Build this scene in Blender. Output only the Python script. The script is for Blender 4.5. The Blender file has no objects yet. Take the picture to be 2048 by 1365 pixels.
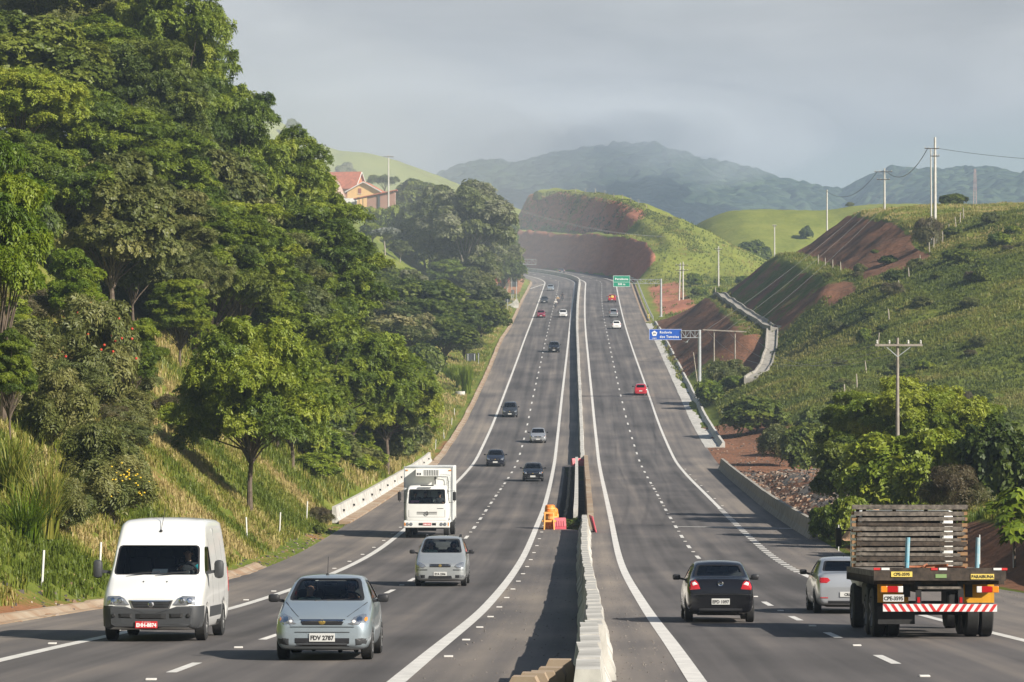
import bpy, bmesh, math, random
import numpy as np
from mathutils import Vector, Matrix
from mathutils.bvhtree import BVHTree
random.seed(7)
rng = np.random.default_rng(11)
S = bpy.context.scene
COL = S.collection
R = math.radians
# ------------------------------------------------------------------ render
S.render.engine = 'CYCLES'
S.view_settings.view_transform = 'Standard'
S.view_settings.look = 'None'
S.view_settings.gamma = 1
S.view_settings.exposure = 0.78
cy = S.cycles
cy.use_denoising = True
cy.max_bounces = 8; cy.diffuse_bounces = 3; cy.glossy_bounces = 3
cy.transmission_bounces = 4; cy.transparent_max_bounces = 10; cy.volume_bounces = 1
cy.caustics_reflective = False; cy.caustics_refractive = False
cy.sample_clamp_indirect = 4.0
# ------------------------------------------------------------------ camera
FPX, CX, CY = 6500.0, 1024.0, 682.5
cam = bpy.data.cameras.new('camera'); cam_o = bpy.data.objects.new('camera', cam); COL.objects.link(cam_o)
cam_o.location = (0, 0, 0); cam_o.rotation_euler = (R(90), 0, 0)
cam.sensor_width = 36; cam.lens = FPX / 2048 * 36
cam.clip_start = 1.0; cam.clip_end = 20000
S.camera = cam_o
def XP(px, D): return (px - CX) * D / FPX
def ZP(py, D): return (CY - py) * D / FPX
# ------------------------------------------------------------------ sun and sky
SUN_EL, SUN_AZ = 32.0, 54.0     # azimuth: from straight behind the camera round to the right
sx = math.cos(R(SUN_EL)) * math.sin(R(SUN_AZ)); sy = -math.cos(R(SUN_EL)) * math.cos(R(SUN_AZ)); sz = math.sin(R(SUN_EL))
sl = bpy.data.lights.new('sun', 'SUN'); sl.energy = 5.0; sl.angle = R(0.5); sl.color = (1.0, 0.93, 0.82)
so = bpy.data.objects.new('sun', sl); COL.objects.link(so)
so.rotation_euler = Vector((sx, sy, sz)).to_track_quat('Z', 'Y').to_euler()
W = bpy.data.worlds.new('World'); S.world = W; W.use_nodes = True
nt = W.node_tree; nt.nodes.clear()
def N(t, ty, **kw):
    n = t.nodes.new(ty)
    for k, v in kw.items():
        if k in n.inputs.keys() if hasattr(n, 'inputs') else False: n.inputs[k].default_value = v
        else: setattr(n, k, v)
    return n
out = N(nt, 'ShaderNodeOutputWorld'); bg = N(nt, 'ShaderNodeBackground'); bg.inputs['Strength'].default_value = 0.05
sky = nt.nodes.new('ShaderNodeTexSky'); sky.sky_type = 'NISHITA'; sky.sun_disc = False
sky.sun_elevation = R(SUN_EL); sky.sun_rotation = math.atan2(sx, sy)
sky.air_density = 1.0; sky.dust_density = 1.2; sky.ozone_density = 1.5
tc = nt.nodes.new('ShaderNodeTexCoord')
mp = nt.nodes.new('ShaderNodeMapping'); mp.inputs['Scale'].default_value = (5, 5, 16)
nz = nt.nodes.new('ShaderNodeTexNoise'); nz.inputs['Scale'].default_value = 1.3; nz.inputs['Detail'].default_value = 4; nz.inputs['Roughness'].default_value = .45
sep = nt.nodes.new('ShaderNodeSeparateXYZ')
nt.links.new(tc.outputs['Generated'], mp.inputs['Vector']); nt.links.new(mp.outputs[0], nz.inputs['Vector']); nt.links.new(tc.outputs['Generated'], sep.inputs[0])
# stratus deck: thick up to ~25 degrees, breaking up low over the right horizon
el = nt.nodes.new('ShaderNodeMapRange'); el.inputs['From Min'].default_value = .16; el.inputs['From Max'].default_value = .40; el.inputs['To Min'].default_value = 1; el.inputs['To Max'].default_value = 0
nt.links.new(sep.outputs['Z'], el.inputs['Value'])
brk = nt.nodes.new('ShaderNodeMapRange'); brk.inputs['From Min'].default_value = .02; brk.inputs['From Max'].default_value = .075; brk.inputs['To Min'].default_value = .12; brk.inputs['To Max'].default_value = .62
nt.links.new(sep.outputs['Z'], brk.inputs['Value'])
ad = nt.nodes.new('ShaderNodeMath'); ad.operation = 'ADD'
nt.links.new(brk.outputs[0], ad.inputs[0]); nt.links.new(nz.outputs['Fac'], ad.inputs[1])
st = nt.nodes.new('ShaderNodeMapRange'); st.interpolation_type = 'SMOOTHSTEP'; st.inputs['From Min'].default_value = .45; st.inputs['From Max'].default_value = 1.0
nt.links.new(ad.outputs[0], st.inputs['Value'])
mu = nt.nodes.new('ShaderNodeMath'); mu.operation = 'MULTIPLY'
nt.links.new(st.outputs[0], mu.inputs[0]); nt.links.new(el.outputs[0], mu.inputs[1])
mx = nt.nodes.new('ShaderNodeMix'); mx.data_type = 'RGBA'
nt.links.new(mu.outputs[0], mx.inputs['Factor']); nt.links.new(sky.outputs[0], mx.inputs['A'])
CLOUD_COL = (5.9, 5.95, 6.2, 1)
nz2 = nt.nodes.new('ShaderNodeTexNoise'); nz2.inputs['Scale'].default_value = 2.2; nz2.inputs['Detail'].default_value = 6; nz2.inputs['Roughness'].default_value = .55; nz2.inputs['Distortion'].default_value = .4
nt.links.new(mp.outputs[0], nz2.inputs['Vector'])
cr = nt.nodes.new('ShaderNodeValToRGB'); cr.color_ramp.elements[0].position = .3; cr.color_ramp.elements[1].position = .72
cr.color_ramp.elements[0].color = (4.7, 4.75, 5.0, 1); cr.color_ramp.elements[1].color = (7.0, 7.05, 7.2, 1)
nt.links.new(nz2.outputs['Fac'], cr.inputs[0]); nt.links.new(cr.outputs[0], mx.inputs['B'])
xr = nt.nodes.new('ShaderNodeMath'); xr.operation = 'MULTIPLY_ADD'; xr.inputs[1].default_value = -1.5; xr.inputs[2].default_value = .04
nt.links.new(sep.outputs['X'], xr.inputs[0])
ad2 = nt.nodes.new('ShaderNodeMath'); ad2.operation = 'ADD'; nt.links.new(ad.outputs[0], ad2.inputs[0]); nt.links.new(xr.outputs[0], ad2.inputs[1]); nt.links.new(ad2.outputs[0], st.inputs['Value'])
nt.links.new(mx.outputs['Result'], bg.inputs['Color']); nt.links.new(bg.outputs[0], out.inputs['Surface'])

# ------------------------------------------------------------------ materials
def newmat(name):
    m = bpy.data.materials.new(name); m.use_nodes = True
    t = m.node_tree; b = t.nodes['Principled BSDF']
    return m, t, b
def pm(name, col, rough=.6, metal=0, var=0.0, scale=3.0, spec=.5, coat=0, bump=0, col2=None, detail=4):
    m, t, b = newmat(name)
    b.inputs['Base Color'].default_value = (*col, 1); b.inputs['Roughness'].default_value = rough; b.inputs['Metallic'].default_value = metal
    b.inputs['Specular IOR Level'].default_value = spec; b.inputs['Coat Weight'].default_value = coat
    if coat: b.inputs['Coat Roughness'].default_value = .05
    if var or col2 or bump:
        tcn = t.nodes.new('ShaderNodeTexCoord'); n = t.nodes.new('ShaderNodeTexNoise')
        n.inputs['Scale'].default_value = scale; n.inputs['Detail'].default_value = detail; n.inputs['Roughness'].default_value = .6
        t.links.new(tcn.outputs['Object'], n.inputs['Vector'])
        r = t.nodes.new('ShaderNodeValToRGB'); r.color_ramp.elements[0].position = .32; r.color_ramp.elements[1].position = .68
        c2 = col2 or tuple(min(1, c * (1 + var)) for c in col); c1 = col if col2 else tuple(c * (1 - var) for c in col)
        r.color_ramp.elements[0].color = (*c1, 1); r.color_ramp.elements[1].color = (*c2, 1)
        t.links.new(n.outputs['Fac'], r.inputs['Fac']); t.links.new(r.outputs[0], b.inputs['Base Color'])
        if bump:
            bp = t.nodes.new('ShaderNodeBump'); bp.inputs['Strength'].default_value = bump; bp.inputs['Distance'].default_value = .05
            t.links.new(n.outputs['Fac'], bp.inputs['Height']); t.links.new(bp.outputs[0], b.inputs['Normal'])
    return m
def leafmat(name, cols, trans=.3, rough=.5):
    """leaf colour from the clump tint attribute, with a shift per plant"""
    m, t, b = newmat(name)
    at = t.nodes.new('ShaderNodeAttribute'); at.attribute_name = 'tint'
    oi = t.nodes.new('ShaderNodeObjectInfo')
    a = t.nodes.new('ShaderNodeMath'); a.operation = 'MULTIPLY_ADD'; a.inputs[1].default_value = .5; a.inputs[2].default_value = -.25
    t.links.new(oi.outputs['Random'], a.inputs[0])
    s = t.nodes.new('ShaderNodeMath'); s.operation = 'ADD'; s.use_clamp = True
    t.links.new(at.outputs['Fac'], s.inputs[0]); t.links.new(a.outputs[0], s.inputs[1])
    r = t.nodes.new('ShaderNodeValToRGB')
    while len(r.color_ramp.elements) < len(cols): r.color_ramp.elements.new(.5)
    for i, c in enumerate(cols):
        r.color_ramp.elements[i].position = i / (len(cols) - 1); r.color_ramp.elements[i].color = (*c, 1)
    t.links.new(s.outputs[0], r.inputs['Fac'])
    t.links.new(r.outputs[0], b.inputs['Base Color']); b.inputs['Roughness'].default_value = rough; b.inputs['Specular IOR Level'].default_value = .35
    tr = t.nodes.new('ShaderNodeBsdfTranslucent'); mixs = t.nodes.new('ShaderNodeMixShader'); mixs.inputs[0].default_value = trans
    hs = t.nodes.new('ShaderNodeHueSaturation'); hs.inputs['Value'].default_value = 1.25; hs.inputs['Hue'].default_value = .485
    t.links.new(r.outputs[0], hs.inputs['Color']); t.links.new(hs.outputs[0], tr.inputs['Color'])
    o = t.nodes['Material Output']
    t.links.new(b.outputs[0], mixs.inputs[1]); t.links.new(tr.outputs[0], mixs.inputs[2]); t.links.new(mixs.outputs[0], o.inputs['Surface'])
    return m
def glassmat(name, tint=(.25, .3, .3), refl=1.0):
    m, t, b = newmat(name); t.nodes.remove(b)
    g = t.nodes.new('ShaderNodeBsdfGlossy'); g.inputs['Roughness'].default_value = .02; g.inputs['Color'].default_value = (refl, refl, refl, 1)
    tr = t.nodes.new('ShaderNodeBsdfTransparent'); tr.inputs['Color'].default_value = (*tint, 1)
    f = t.nodes.new('ShaderNodeFresnel'); f.inputs['IOR'].default_value = 1.5
    x = t.nodes.new('ShaderNodeMixShader'); o = t.nodes['Material Output']
    t.links.new(f.outputs[0], x.inputs[0]); t.links.new(tr.outputs[0], x.inputs[1]); t.links.new(g.outputs[0], x.inputs[2]); t.links.new(x.outputs[0], o.inputs['Surface'])
    return m
M = {}
M['white_line'] = pm('road_paint_white', (.62, .60, .56), .6, var=.16, scale=2.2, detail=8)
M['concrete'] = pm('concrete_grey', (.29, .27, .235), .85, var=.25, scale=1.4, bump=.25, detail=9)
M['concrete_new'] = pm('concrete_pale', (.45, .435, .40), .85, var=.30, scale=1.6, bump=.2, detail=8)
M['concrete_stain'] = pm('concrete_stained', (.37, .31, .23), .9, col2=(.24, .14, .075), scale=.7, detail=10, bump=.4)
M['asphalt_edge'] = pm('asphalt_crumbled', (.03, .03, .03), .9, var=.4, scale=4)
M['tyre'] = pm('tyre_rubber', (.018, .018, .018), .75, var=.3, scale=20)
M['black'] = pm('black_plastic', (.018, .018, .02), .45)
M['dark_plastic'] = pm('grey_plastic', (.045, .047, .05), .5)
M['interior'] = pm('car_interior', (.02, .021, .024), .8)
M['rim'] = pm('alloy_rim', (.45, .45, .46), .35, metal=.8)
M['hub'] = pm('steel_wheel', (.2, .2, .2), .5, metal=.5)
M['chrome'] = pm('chrome', (.75, .75, .75), .12, metal=1)
M['lamp_glass'] = pm('headlamp', (.40, .42, .44), .1, metal=.7, coat=1)
M['amber'] = pm('amber_lens', (.75, .25, .02), .15, coat=1)
M['red_lens'] = pm('red_lens', (.42, .012, .015), .12, coat=1)
M['white_lens'] = pm('white_lens', (.7, .68, .66), .15, coat=1)
M['plate_grey'] = pm('plate_grey', (.55, .55, .53), .5)
M['plate_red'] = pm('plate_red', (.5, .02, .025), .5)
M['ink'] = pm('ink_black', (.012, .012, .012), .6)
M['ink_white'] = pm('ink_white', (.78, .76, .74), .6)
M['gold'] = pm('gold_badge', (.6, .42, .12), .3, metal=.8)
M['glass'] = glassmat('car_glass', (.80, .86, .85))
M['glass_dark'] = glassmat('car_glass_dark', (.05, .055, .06))
M['glass_clear'] = glassmat('glass_clear', (.62, .68, .68))
M['skin'] = pm('skin', (.52, .30, .21), .6)
M['skin_dark'] = pm('skin_tan', (.32, .17, .11), .6)
M['hair'] = pm('hair_dark', (.012, .009, .008), .6)
M['shirt_teal'] = pm('shirt_turquoise', (.02, .42, .5), .8)
M['shirt_dark'] = pm('shirt_dark', (.03, .03, .035), .8)
M['shirt_green'] = pm('shirt_pale_green', (.38, .5, .4), .8)
M['shirt_white'] = pm('shirt_white', (.7, .68, .64), .8)
M['shirt_tan'] = pm('jacket_tan', (.5, .35, .2), .8)
def paint(name, c, rough=.28, metal=0.0, flake=0):
    m = pm(name, c, rough, metal=metal, coat=.8 if max(c) > .1 else .25, var=.04, scale=1.5)
    return m
M['p_white'] = paint('paint_white', (.72, .72, .70), .35)
M['p_silverblue'] = paint('paint_silver_blue', (.40, .465, .505), .3, .55)
M['p_silver'] = paint('paint_silver', (.46, .48, .48), .3, .55)
M['p_silver2'] = paint('paint_silver_light', (.43, .445, .465), .3, .5)
M['p_black'] = paint('paint_black', (.008, .008, .010), .14)
M['p_dark'] = paint('paint_dark_blue', (.012, .014, .022), .18)
M['p_graphite'] = paint('paint_graphite', (.035, .04, .048), .22, .3)
M['p_red'] = paint('paint_red', (.42, .018, .028), .25)
M['p_wine'] = paint('paint_wine', (.26, .015, .035), .25)
M['p_whiteold'] = pm('paint_white_old', (.70, .70, .67), .45, var=.06, scale=1.2, detail=8)
M['wood'] = pm('weathered_wood', (.045, .039, .034), .9, col2=(.215, .185, .155), scale=9, detail=8)
M['wood_dark'] = pm('dark_wood', (.018, .015, .013), .85, col2=(.085, .062, .045), scale=7, detail=8)
M['wood_bare'] = pm('bare_wood', (.33, .20, .10), .85, col2=(.22, .12, .06), scale=6)  # warmer, lighter wood tone for the rack battens
M['yellow'] = pm('paint_yellow', (.62, .30, .015), .5, var=.18, scale=3)
M['yellow_plate'] = pm('yellow_plate', (.72, .55, .12), .6, var=.08, scale=5)
M['chassis'] = pm('chassis_black', (.012, .012, .012), .7, var=.5, scale=6)
M['steel'] = pm('galvanised_steel', (.42, .44, .45), .45, metal=.35, var=.12, scale=2)
M['white_post'] = pm('white_post', (.62, .61, .58), .7, var=.1, scale=4)
M['old_post'] = pm('old_fence_post', (.34, .30, .24), .9, var=.3, scale=5)
M['pole_concrete'] = pm('pole_concrete', (.50, .48, .44), .85, var=.14, scale=.9, detail=8)
M['pole_wood'] = pm('pole_wood', (.20, .17, .14), .9, col2=(.33, .29, .25), scale=2)
M['wire'] = pm('wire_metal', (.26, .25, .24), .5, metal=.3)
M['wire_dark'] = pm('wire_dark', (.03, .03, .03), .6)
M['sign_green'] = pm('sign_green', (.0, .24, .14), .5)
M['sign_blue'] = pm('sign_blue', (.008, .085, .42), .5)
M['sign_white'] = pm('sign_white', (.75, .75, .75), .5)
M['sign_back'] = pm('sign_back', (.05, .055, .062), .6)
M['tile'] = pm('clay_tile', (.40, .12, .065), .85, var=.3, scale=1.3, detail=8)
M['fibre_roof'] = pm('pale_roof_tile', (.52, .36, .28), .85, var=.2, scale=2)
M['wall_yellow'] = pm('wall_yellow', (.72, .46, .2), .85, var=.05, scale=1)
M['wall_orange'] = pm('wall_orange', (.5, .17, .07), .85)
M['wall_white'] = pm('wall_white', (.72, .70, .66), .85, var=.1, scale=1)
M['shutter'] = pm('shutter_brown', (.3, .1, .07), .6)
M['orange'] = pm('orange_plastic', (.75, .22, .03), .5, var=.12, scale=5)
M['orange_wood'] = pm('orange_board', (.80, .38, .10), .6)
M['pink'] = pm('red_plastic', (.48, .075, .10), .5, var=.15, scale=5)
M['bird'] = pm('feather_white', (.7, .69, .66), .8)
M['bird_dark'] = pm('feather_dark', (.06, .06, .07), .8)
M['red_machine'] = pm('red_machine', (.6, .05, .04), .5)
M['sand'] = pm('sand_load', (.42, .25, .14), .95, var=.15, scale=5, bump=.3)
M['rust'] = pm('rusty_iron', (.28, .10, .045), .9, var=.3, scale=9)
M['teal_paint'] = pm('worn_blue_paint', (.42, .44, .42), .7, col2=(.05, .32, .45), scale=2.5)
M['tape_white'] = pm('tape_white', (.72, .71, .69), .5)
M['tape_red'] = pm('tape_red', (.55, .03, .03), .5)
M['bark'] = pm('bark_brown', (.07, .05, .038), .95, col2=(.15, .115, .085), scale=5, detail=8)
M['bark_pale'] = pm('bark_pale', (.30, .26, .21), .9, var=.2, scale=4)
M['leaf_mimosa'] = leafmat('leaf_mimosa', [(.060, .098, .010), (.125, .176, .014), (.195, .245, .020), (.280, .312, .032)], .28)
M['leaf_dark'] = leafmat('leaf_dark', [(.044, .070, .011), (.080, .112, .015), (.122, .156, .020), (.170, .200, .028)])
M['leaf_lime'] = leafmat('leaf_lime', [(.055, .10, .008), (.10, .165, .010), (.165, .23, .014), (.22, .27, .02)], .4)
M['leaf_olive'] = leafmat('leaf_olive', [(.065, .085, .022), (.105, .125, .03), (.15, .16, .042), (.20, .195, .06)])
M['leaf_dry'] = leafmat('leaf_dry', [(.07, .055, .03), (.12, .095, .045), (.09, .10, .03), (.18, .15, .07)])
M['leaf_bright'] = leafmat('leaf_bright', [(.07, .11, .010), (.125, .175, .014), (.185, .235, .02), (.26, .29, .035)], .3)
M['leaf_pale'] = leafmat('leaf_pale', [(.06, .09, .02), (.12, .14, .04), (.22, .21, .085), (.33, .29, .14)])
M['leaf_grey'] = leafmat('leaf_grey', [(.06, .08, .022), (.095, .118, .032), (.135, .155, .045), (.23, .235, .14)])
M['leaf_silver'] = leafmat('leaf_silver', [(.13, .16, .12), (.2, .22, .18), (.27, .28, .24), (.32, .33, .3)])
M['flower_yellow'] = pm('flower_yellow', (.75, .5, .02), .6)
M['flower_red'] = pm('flower_red', (.55, .06, .03), .6)
M['grass_long'] = leafmat('grass_long', [(.075, .115, .012), (.15, .18, .02), (.26, .245, .05), (.42, .33, .14)], .25)
M['grass_dry'] = leafmat('grass_dry', [(.075, .105, .016), (.125, .150, .021), (.18, .19, .033), (.25, .225, .065)], .3)

# ------------------------------------------------------------------ objects
def tag(o, label=None, cat=None, group=None, kind=None):
    if label: o['label'] = label
    if cat: o['category'] = cat
    if group: o['group'] = group
    if kind: o['kind'] = kind
    return o
def link(name, me, parent=None, mat=None):
    o = bpy.data.objects.new(name, me); COL.objects.link(o)
    if mat is not None and me is not None and not me.materials: me.materials.append(mat)
    if parent is not None: o.parent = parent
    return o
def empty(name, loc, rz=0, label=None, cat=None, group=None):
    o = bpy.data.objects.new(name, None); COL.objects.link(o); o.location = loc; o.rotation_euler = (0, 0, rz)
    o.empty_display_size = .3
    return tag(o, label, cat, group)
CHILD = {}
def copy_tree(o, parent=None):
    c = o.copy(); COL.objects.link(c)
    if parent is not None: c.parent = parent
    for ch in o.children: copy_tree(ch, c)
    return c
def mesh_np(name, V, F, mats=(), smooth=False, attrs=None, midx=None):
    V = np.asarray(V, dtype=np.float32); F = np.asarray(F, dtype=np.int32)
    me = bpy.data.meshes.new(name); k = F.shape[1]
    me.vertices.add(len(V)); me.vertices.foreach_set('co', V.ravel())
    me.loops.add(F.size); me.loops.foreach_set('vertex_index', F.ravel())
    me.polygons.add(len(F)); me.polygons.foreach_set('loop_start', np.arange(0, F.size, k, dtype=np.int32))
    for m in mats: me.materials.append(m)
    if midx is not None: me.polygons.foreach_set('material_index', np.asarray(midx, dtype=np.int32))
    me.polygons.foreach_set('use_smooth', np.full(len(F), smooth, dtype=bool))
    for a, v in (attrs or {}).items():
        at = me.attributes.new(a, 'FLOAT', 'POINT'); at.data.foreach_set('value', np.asarray(v, dtype=np.float32))
    me.update(calc_edges=True)
    return me
class MB:
    """collects shapes into one mesh"""
    def __init__(s): s.v = []; s.f = []; s.m = []; s.mi = 0
    def add(s, vs, fs):
        b = len(s.v); s.v += [tuple(v) for v in vs]; s.f += [tuple(b + i for i in f) for f in fs]; s.m += [s.mi] * len(fs); return s
    def box(s, c, d, rot=None, taper=None):
        hx, hy, hz = d[0] / 2, d[1] / 2, d[2] / 2
        vs = [Vector((x * hx, y * hy, z * hz)) for z in (-1, 1) for y in (-1, 1) for x in (-1, 1)]
        if taper: vs = [Vector((v.x * (taper[0] if v.z > 0 else 1), v.y * (taper[1] if v.z > 0 else 1), v.z)) for v in vs]
        if rot is not None: vs = [rot @ v for v in vs]
        c = Vector(c)
        return s.add([v + c for v in vs], [(0, 2, 3, 1), (4, 5, 7, 6), (0, 1, 5, 4), (2, 6, 7, 3), (0, 4, 6, 2), (1, 3, 7, 5)])
    def bbox(s, c, d, bev=.02, rot=None):
        bm = bmesh.new(); bmesh.ops.create_cube(bm, size=1)
        for v in bm.verts: v.co = Vector((v.co.x * d[0], v.co.y * d[1], v.co.z * d[2]))
        bmesh.ops.bevel(bm, geom=bm.edges[:], offset=bev, segments=2, affect='EDGES', profile=.5)
        for v in bm.verts: v.co = (rot @ v.co if rot is not None else v.co) + Vector(c)
        bm.verts.index_update()
        s.add([v.co for v in bm.verts], [[v.index for v in f.verts] for f in bm.faces]); bm.free(); return s
    def bar(s, p0, p1, w, h=None, up=(0, 0, 1)):
        p0, p1 = Vector(p0), Vector(p1); d = p1 - p0; L = d.length
        if L < 1e-6: return s
        y = d.normalized(); u = Vector(up)
        if abs(y.dot(u)) > .98: u = Vector((1, 0, 0))
        x = y.cross(u).normalized(); z = x.cross(y)
        rot = Matrix((x, y, z)).transposed()
        return s.box((p0 + p1) / 2, (w, L, h or w), rot)
    def tube(s, pts, r, n=8, cap=True):
        pts = [Vector(p) for p in pts]; rs = r if isinstance(r, (list, tuple)) else [r] * len(pts)
        rings = []; b = len(s.v); vs = []; px = None
        for i, p in enumerate(pts):
            d = (pts[min(i + 1, len(pts) - 1)] - pts[max(i - 1, 0)]).normalized()
            u = px if px is not None and abs(px.dot(d)) < .95 else (Vector((0, 0, 1)) if abs(d.z) < .9 else Vector((1, 0, 0)))
            x = (u - d * u.dot(d)).normalized(); px = x; y = d.cross(x)
            vs += [p + (x * math.cos(2 * math.pi * k / n) + y * math.sin(2 * math.pi * k / n)) * rs[i] for k in range(n)]
        fs = [(i * n + k, i * n + (k + 1) % n, (i + 1) * n + (k + 1) % n, (i + 1) * n + k) for i in range(len(pts) - 1) for k in range(n)]
        if cap: fs += [tuple(range(n - 1, -1, -1)), tuple(range((len(pts) - 1) * n, len(pts) * n))]
        return s.add(vs, fs)
    def lathe(s, prof, n=24, axis='x', c=(0, 0, 0)):
        vs = []; m = len(prof)
        for k in range(n):
            a = 2 * math.pi * k / n
            for (h, r) in prof:
                p = {'x': (h, r * math.cos(a), r * math.sin(a)), 'y': (r * math.cos(a), h, r * math.sin(a)), 'z': (r * math.cos(a), r * math.sin(a), h)}[axis]
                vs.append((p[0] + c[0], p[1] + c[1], p[2] + c[2]))
        fs = [(k * m + i, ((k + 1) % n) * m + i, ((k + 1) % n) * m + i + 1, k * m + i + 1) for k in range(n) for i in range(m - 1)]
        return s.add(vs, fs)
    def prism(s, poly, z0, z1, axis='z'):
        """poly in the plane across axis: z -> (x,y); y -> (x,z); x -> (y,z)"""
        def P(a, b, h): return {'z': (a, b, h), 'y': (a, h, b), 'x': (h, a, b)}[axis]
        n = len(poly)
        vs = [P(a, b, z0) for a, b in poly] + [P(a, b, z1) for a, b in poly]
        return s.add(vs, [tuple(range(n - 1, -1, -1)), tuple(range(n, 2 * n))] + [(i, (i + 1) % n, n + (i + 1) % n, n + i) for i in range(n)])
    def sphere(s, c, r, n=10, m=6):
        rx, ry, rz = (r, r, r) if not isinstance(r, (tuple, list)) else r
        vs = [(c[0], c[1], c[2] - rz)]
        for i in range(1, m):
            t = math.pi * i / m
            vs += [(c[0] + rx * math.sin(t) * math.cos(2 * math.pi * k / n), c[1] + ry * math.sin(t) * math.sin(2 * math.pi * k / n), c[2] - rz * math.cos(t)) for k in range(n)]
        vs.append((c[0], c[1], c[2] + rz)); L = len(vs) - 1
        fs = [(0, 1 + (k + 1) % n, 1 + k) for k in range(n)]
        for i in range(m - 2):
            fs += [(1 + i * n + k, 1 + i * n + (k + 1) % n, 1 + (i + 1) * n + (k + 1) % n, 1 + (i + 1) * n + k) for k in range(n)]
        fs += [(1 + (m - 2) * n + k, 1 + (m - 2) * n + (k + 1) % n, L) for k in range(n)]
        return s.add(vs, fs)
    def mesh(s, name, mats, smooth=False, fixn=True):
        me = bpy.data.meshes.new(name); me.from_pydata(s.v, [], s.f)
        for m in (mats if isinstance(mats, (list, tuple)) else [mats]): me.materials.append(m)
        me.polygons.foreach_set('material_index', s.m)
        if fixn:
            bm = bmesh.new(); bm.from_mesh(me); bmesh.ops.recalc_face_normals(bm, faces=bm.faces[:]); bm.to_mesh(me); bm.free()
        if smooth:
            try: me.shade_smooth(); me.set_sharp_from_angle(angle=R(38))
            except Exception: pass
        me.update(); return me
    def build(s, name, mats, parent=None, smooth=False, loc=None):
        o = link(name, s.mesh(name, mats, smooth), parent)
        if loc is not None: o.location = loc
        return o
def text_mesh(txt, size, mat, name='lettering', parent=None, loc=(0, 0, 0), rot=(R(90), 0, 0), ext=.002, align='CENTER', space=1.0, xs=1.0, bold=0.0):
    cu = bpy.data.curves.new(name, 'FONT'); cu.body = txt; cu.size = size; cu.align_x = align; cu.align_y = 'CENTER'; cu.extrude = ext; cu.space_character = space
    cu.offset = bold; cu.resolution_u = 2
    t = bpy.data.objects.new('tmp_text', cu); COL.objects.link(t)
    dg = bpy.context.evaluated_depsgraph_get(); me = bpy.data.meshes.new_from_object(t.evaluated_get(dg)); me.name = name
    bpy.data.objects.remove(t); bpy.data.curves.remove(cu)
    me.materials.clear(); me.materials.append(mat)
    o = link(name, me, parent); o.location = loc; o.rotation_euler = rot; o.scale = (xs, 1, 1)
    return o
# ------------------------------------------------------------------ value noise
def vnoise(x, y, seed=0):
    x = np.asarray(x, float); y = np.asarray(y, float)
    xi = np.floor(x).astype(np.int64); yi = np.floor(y).astype(np.int64); fx = x - xi; fy = y - yi
    def h(a, b):
        n = (a * 374761393 + b * 668265263 + seed * 974634777) & 0xffffffff
        n = ((n ^ (n >> 13)) * 1274126177) & 0xffffffff
        return ((n ^ (n >> 16)) & 0xffff) / 65535.0
    sx_ = fx * fx * (3 - 2 * fx); sy_ = fy * fy * (3 - 2 * fy)
    return (h(xi, yi) * (1 - sx_) + h(xi + 1, yi) * sx_) * (1 - sy_) + (h(xi, yi + 1) * (1 - sx_) + h(xi + 1, yi + 1) * sx_) * sy_
def fbm(x, y, seed=0, oct=4):
    s = 0; a = .5; t = 0
    for o in range(oct):
        s = s + a * vnoise(x * 2 ** o, y * 2 ** o, seed + o); t += a; a *= .5
    return s / t
def tab(pts):
    a = np.array(pts, float); xs, ys = a[:, 0], a[:, 1]
    # smooth (monotone tangents) interpolation, straight beyond the ends
    d = np.diff(ys) / np.diff(xs); mth = np.concatenate([[d[0]], (d[1:] + d[:-1]) / 2, [d[-1]]])
    def f(x):
        x = np.asarray(x, float); i = np.clip(np.searchsorted(xs, x) - 1, 0, len(xs) - 2)
        h = xs[i + 1] - xs[i]; t = (x - xs[i]) / h
        r = ys[i] * (1 + 2 * t) * (1 - t) ** 2 + ys[i + 1] * t * t * (3 - 2 * t) + h * mth[i] * t * (1 - t) ** 2 - h * mth[i + 1] * t * t * (1 - t)
        r = np.where(x < xs[0], ys[0] + mth[0] * (x - xs[0]), r); r = np.where(x > xs[-1], ys[-1] + mth[-1] * (x - xs[-1]), r)
        return r if r.ndim else float(r)
    return f
# ================================================================== the road in plan and profile
ZR_ = tab([(0, -2.4), (55, -5.39), (91, -7.36), (139, -9.25), (187, -10.18), (235, -10.68), (271, -10.92), (295, -10.85), (319, -10.26), (355, -9.04), (415, -6.16),
           (475, -3.03), (535, .27), (595, 3.38), (655, 6.56), (715, 9.8), (775, 13.15), (835, 16.6), (960, 23.8)])
RL_ = tab([(48, 2.72), (68, 3.18), (88.5, 3.62), (127, 4.33), (188, 5.7), (249, 6.95), (343, 8.8), (487, 11.4), (560, 12.7), (643, 14.4), (758, 17.1), (787, 17.85)])
RR_ = tab([(48, 9.85), (63, 10.05), (90, 10.4), (121, 10.75), (160, 11.8), (200, 12.85), (259, 14.1), (301, 14.95), (419, 17.3), (533, 19.3), (587, 20.4), (770, 24.75), (787, 25.2)])
LR_ = tab([(45, -1.75), (55, -1.5), (102, -.4), (138, .45), (172, 1.25), (205, 2.05), (292, 3.82), (370, 5.46), (533, 9.25), (643, 11.75), (773, 14.87), (787, 15.2)])
LL_ = tab([(45, -8.85), (64, -8.35), (90, -7.45), (117, -6.75), (143, -6.15), (175, -5.6), (253, -4.15), (359, -2.0), (534, 2.05), (619, 4.05), (751, 7.1), (787, 7.95)])
LE_ = tab([(40, -12.4), (74, -11.7), (88, -11.0), (112, -10.0), (180, -9.0), (293, -6.55), (343, -5.4), (455, -3.0), (533, -1.5), (567, -.45), (700, 2.6), (764, 4.3), (787, 4.9)])
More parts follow.
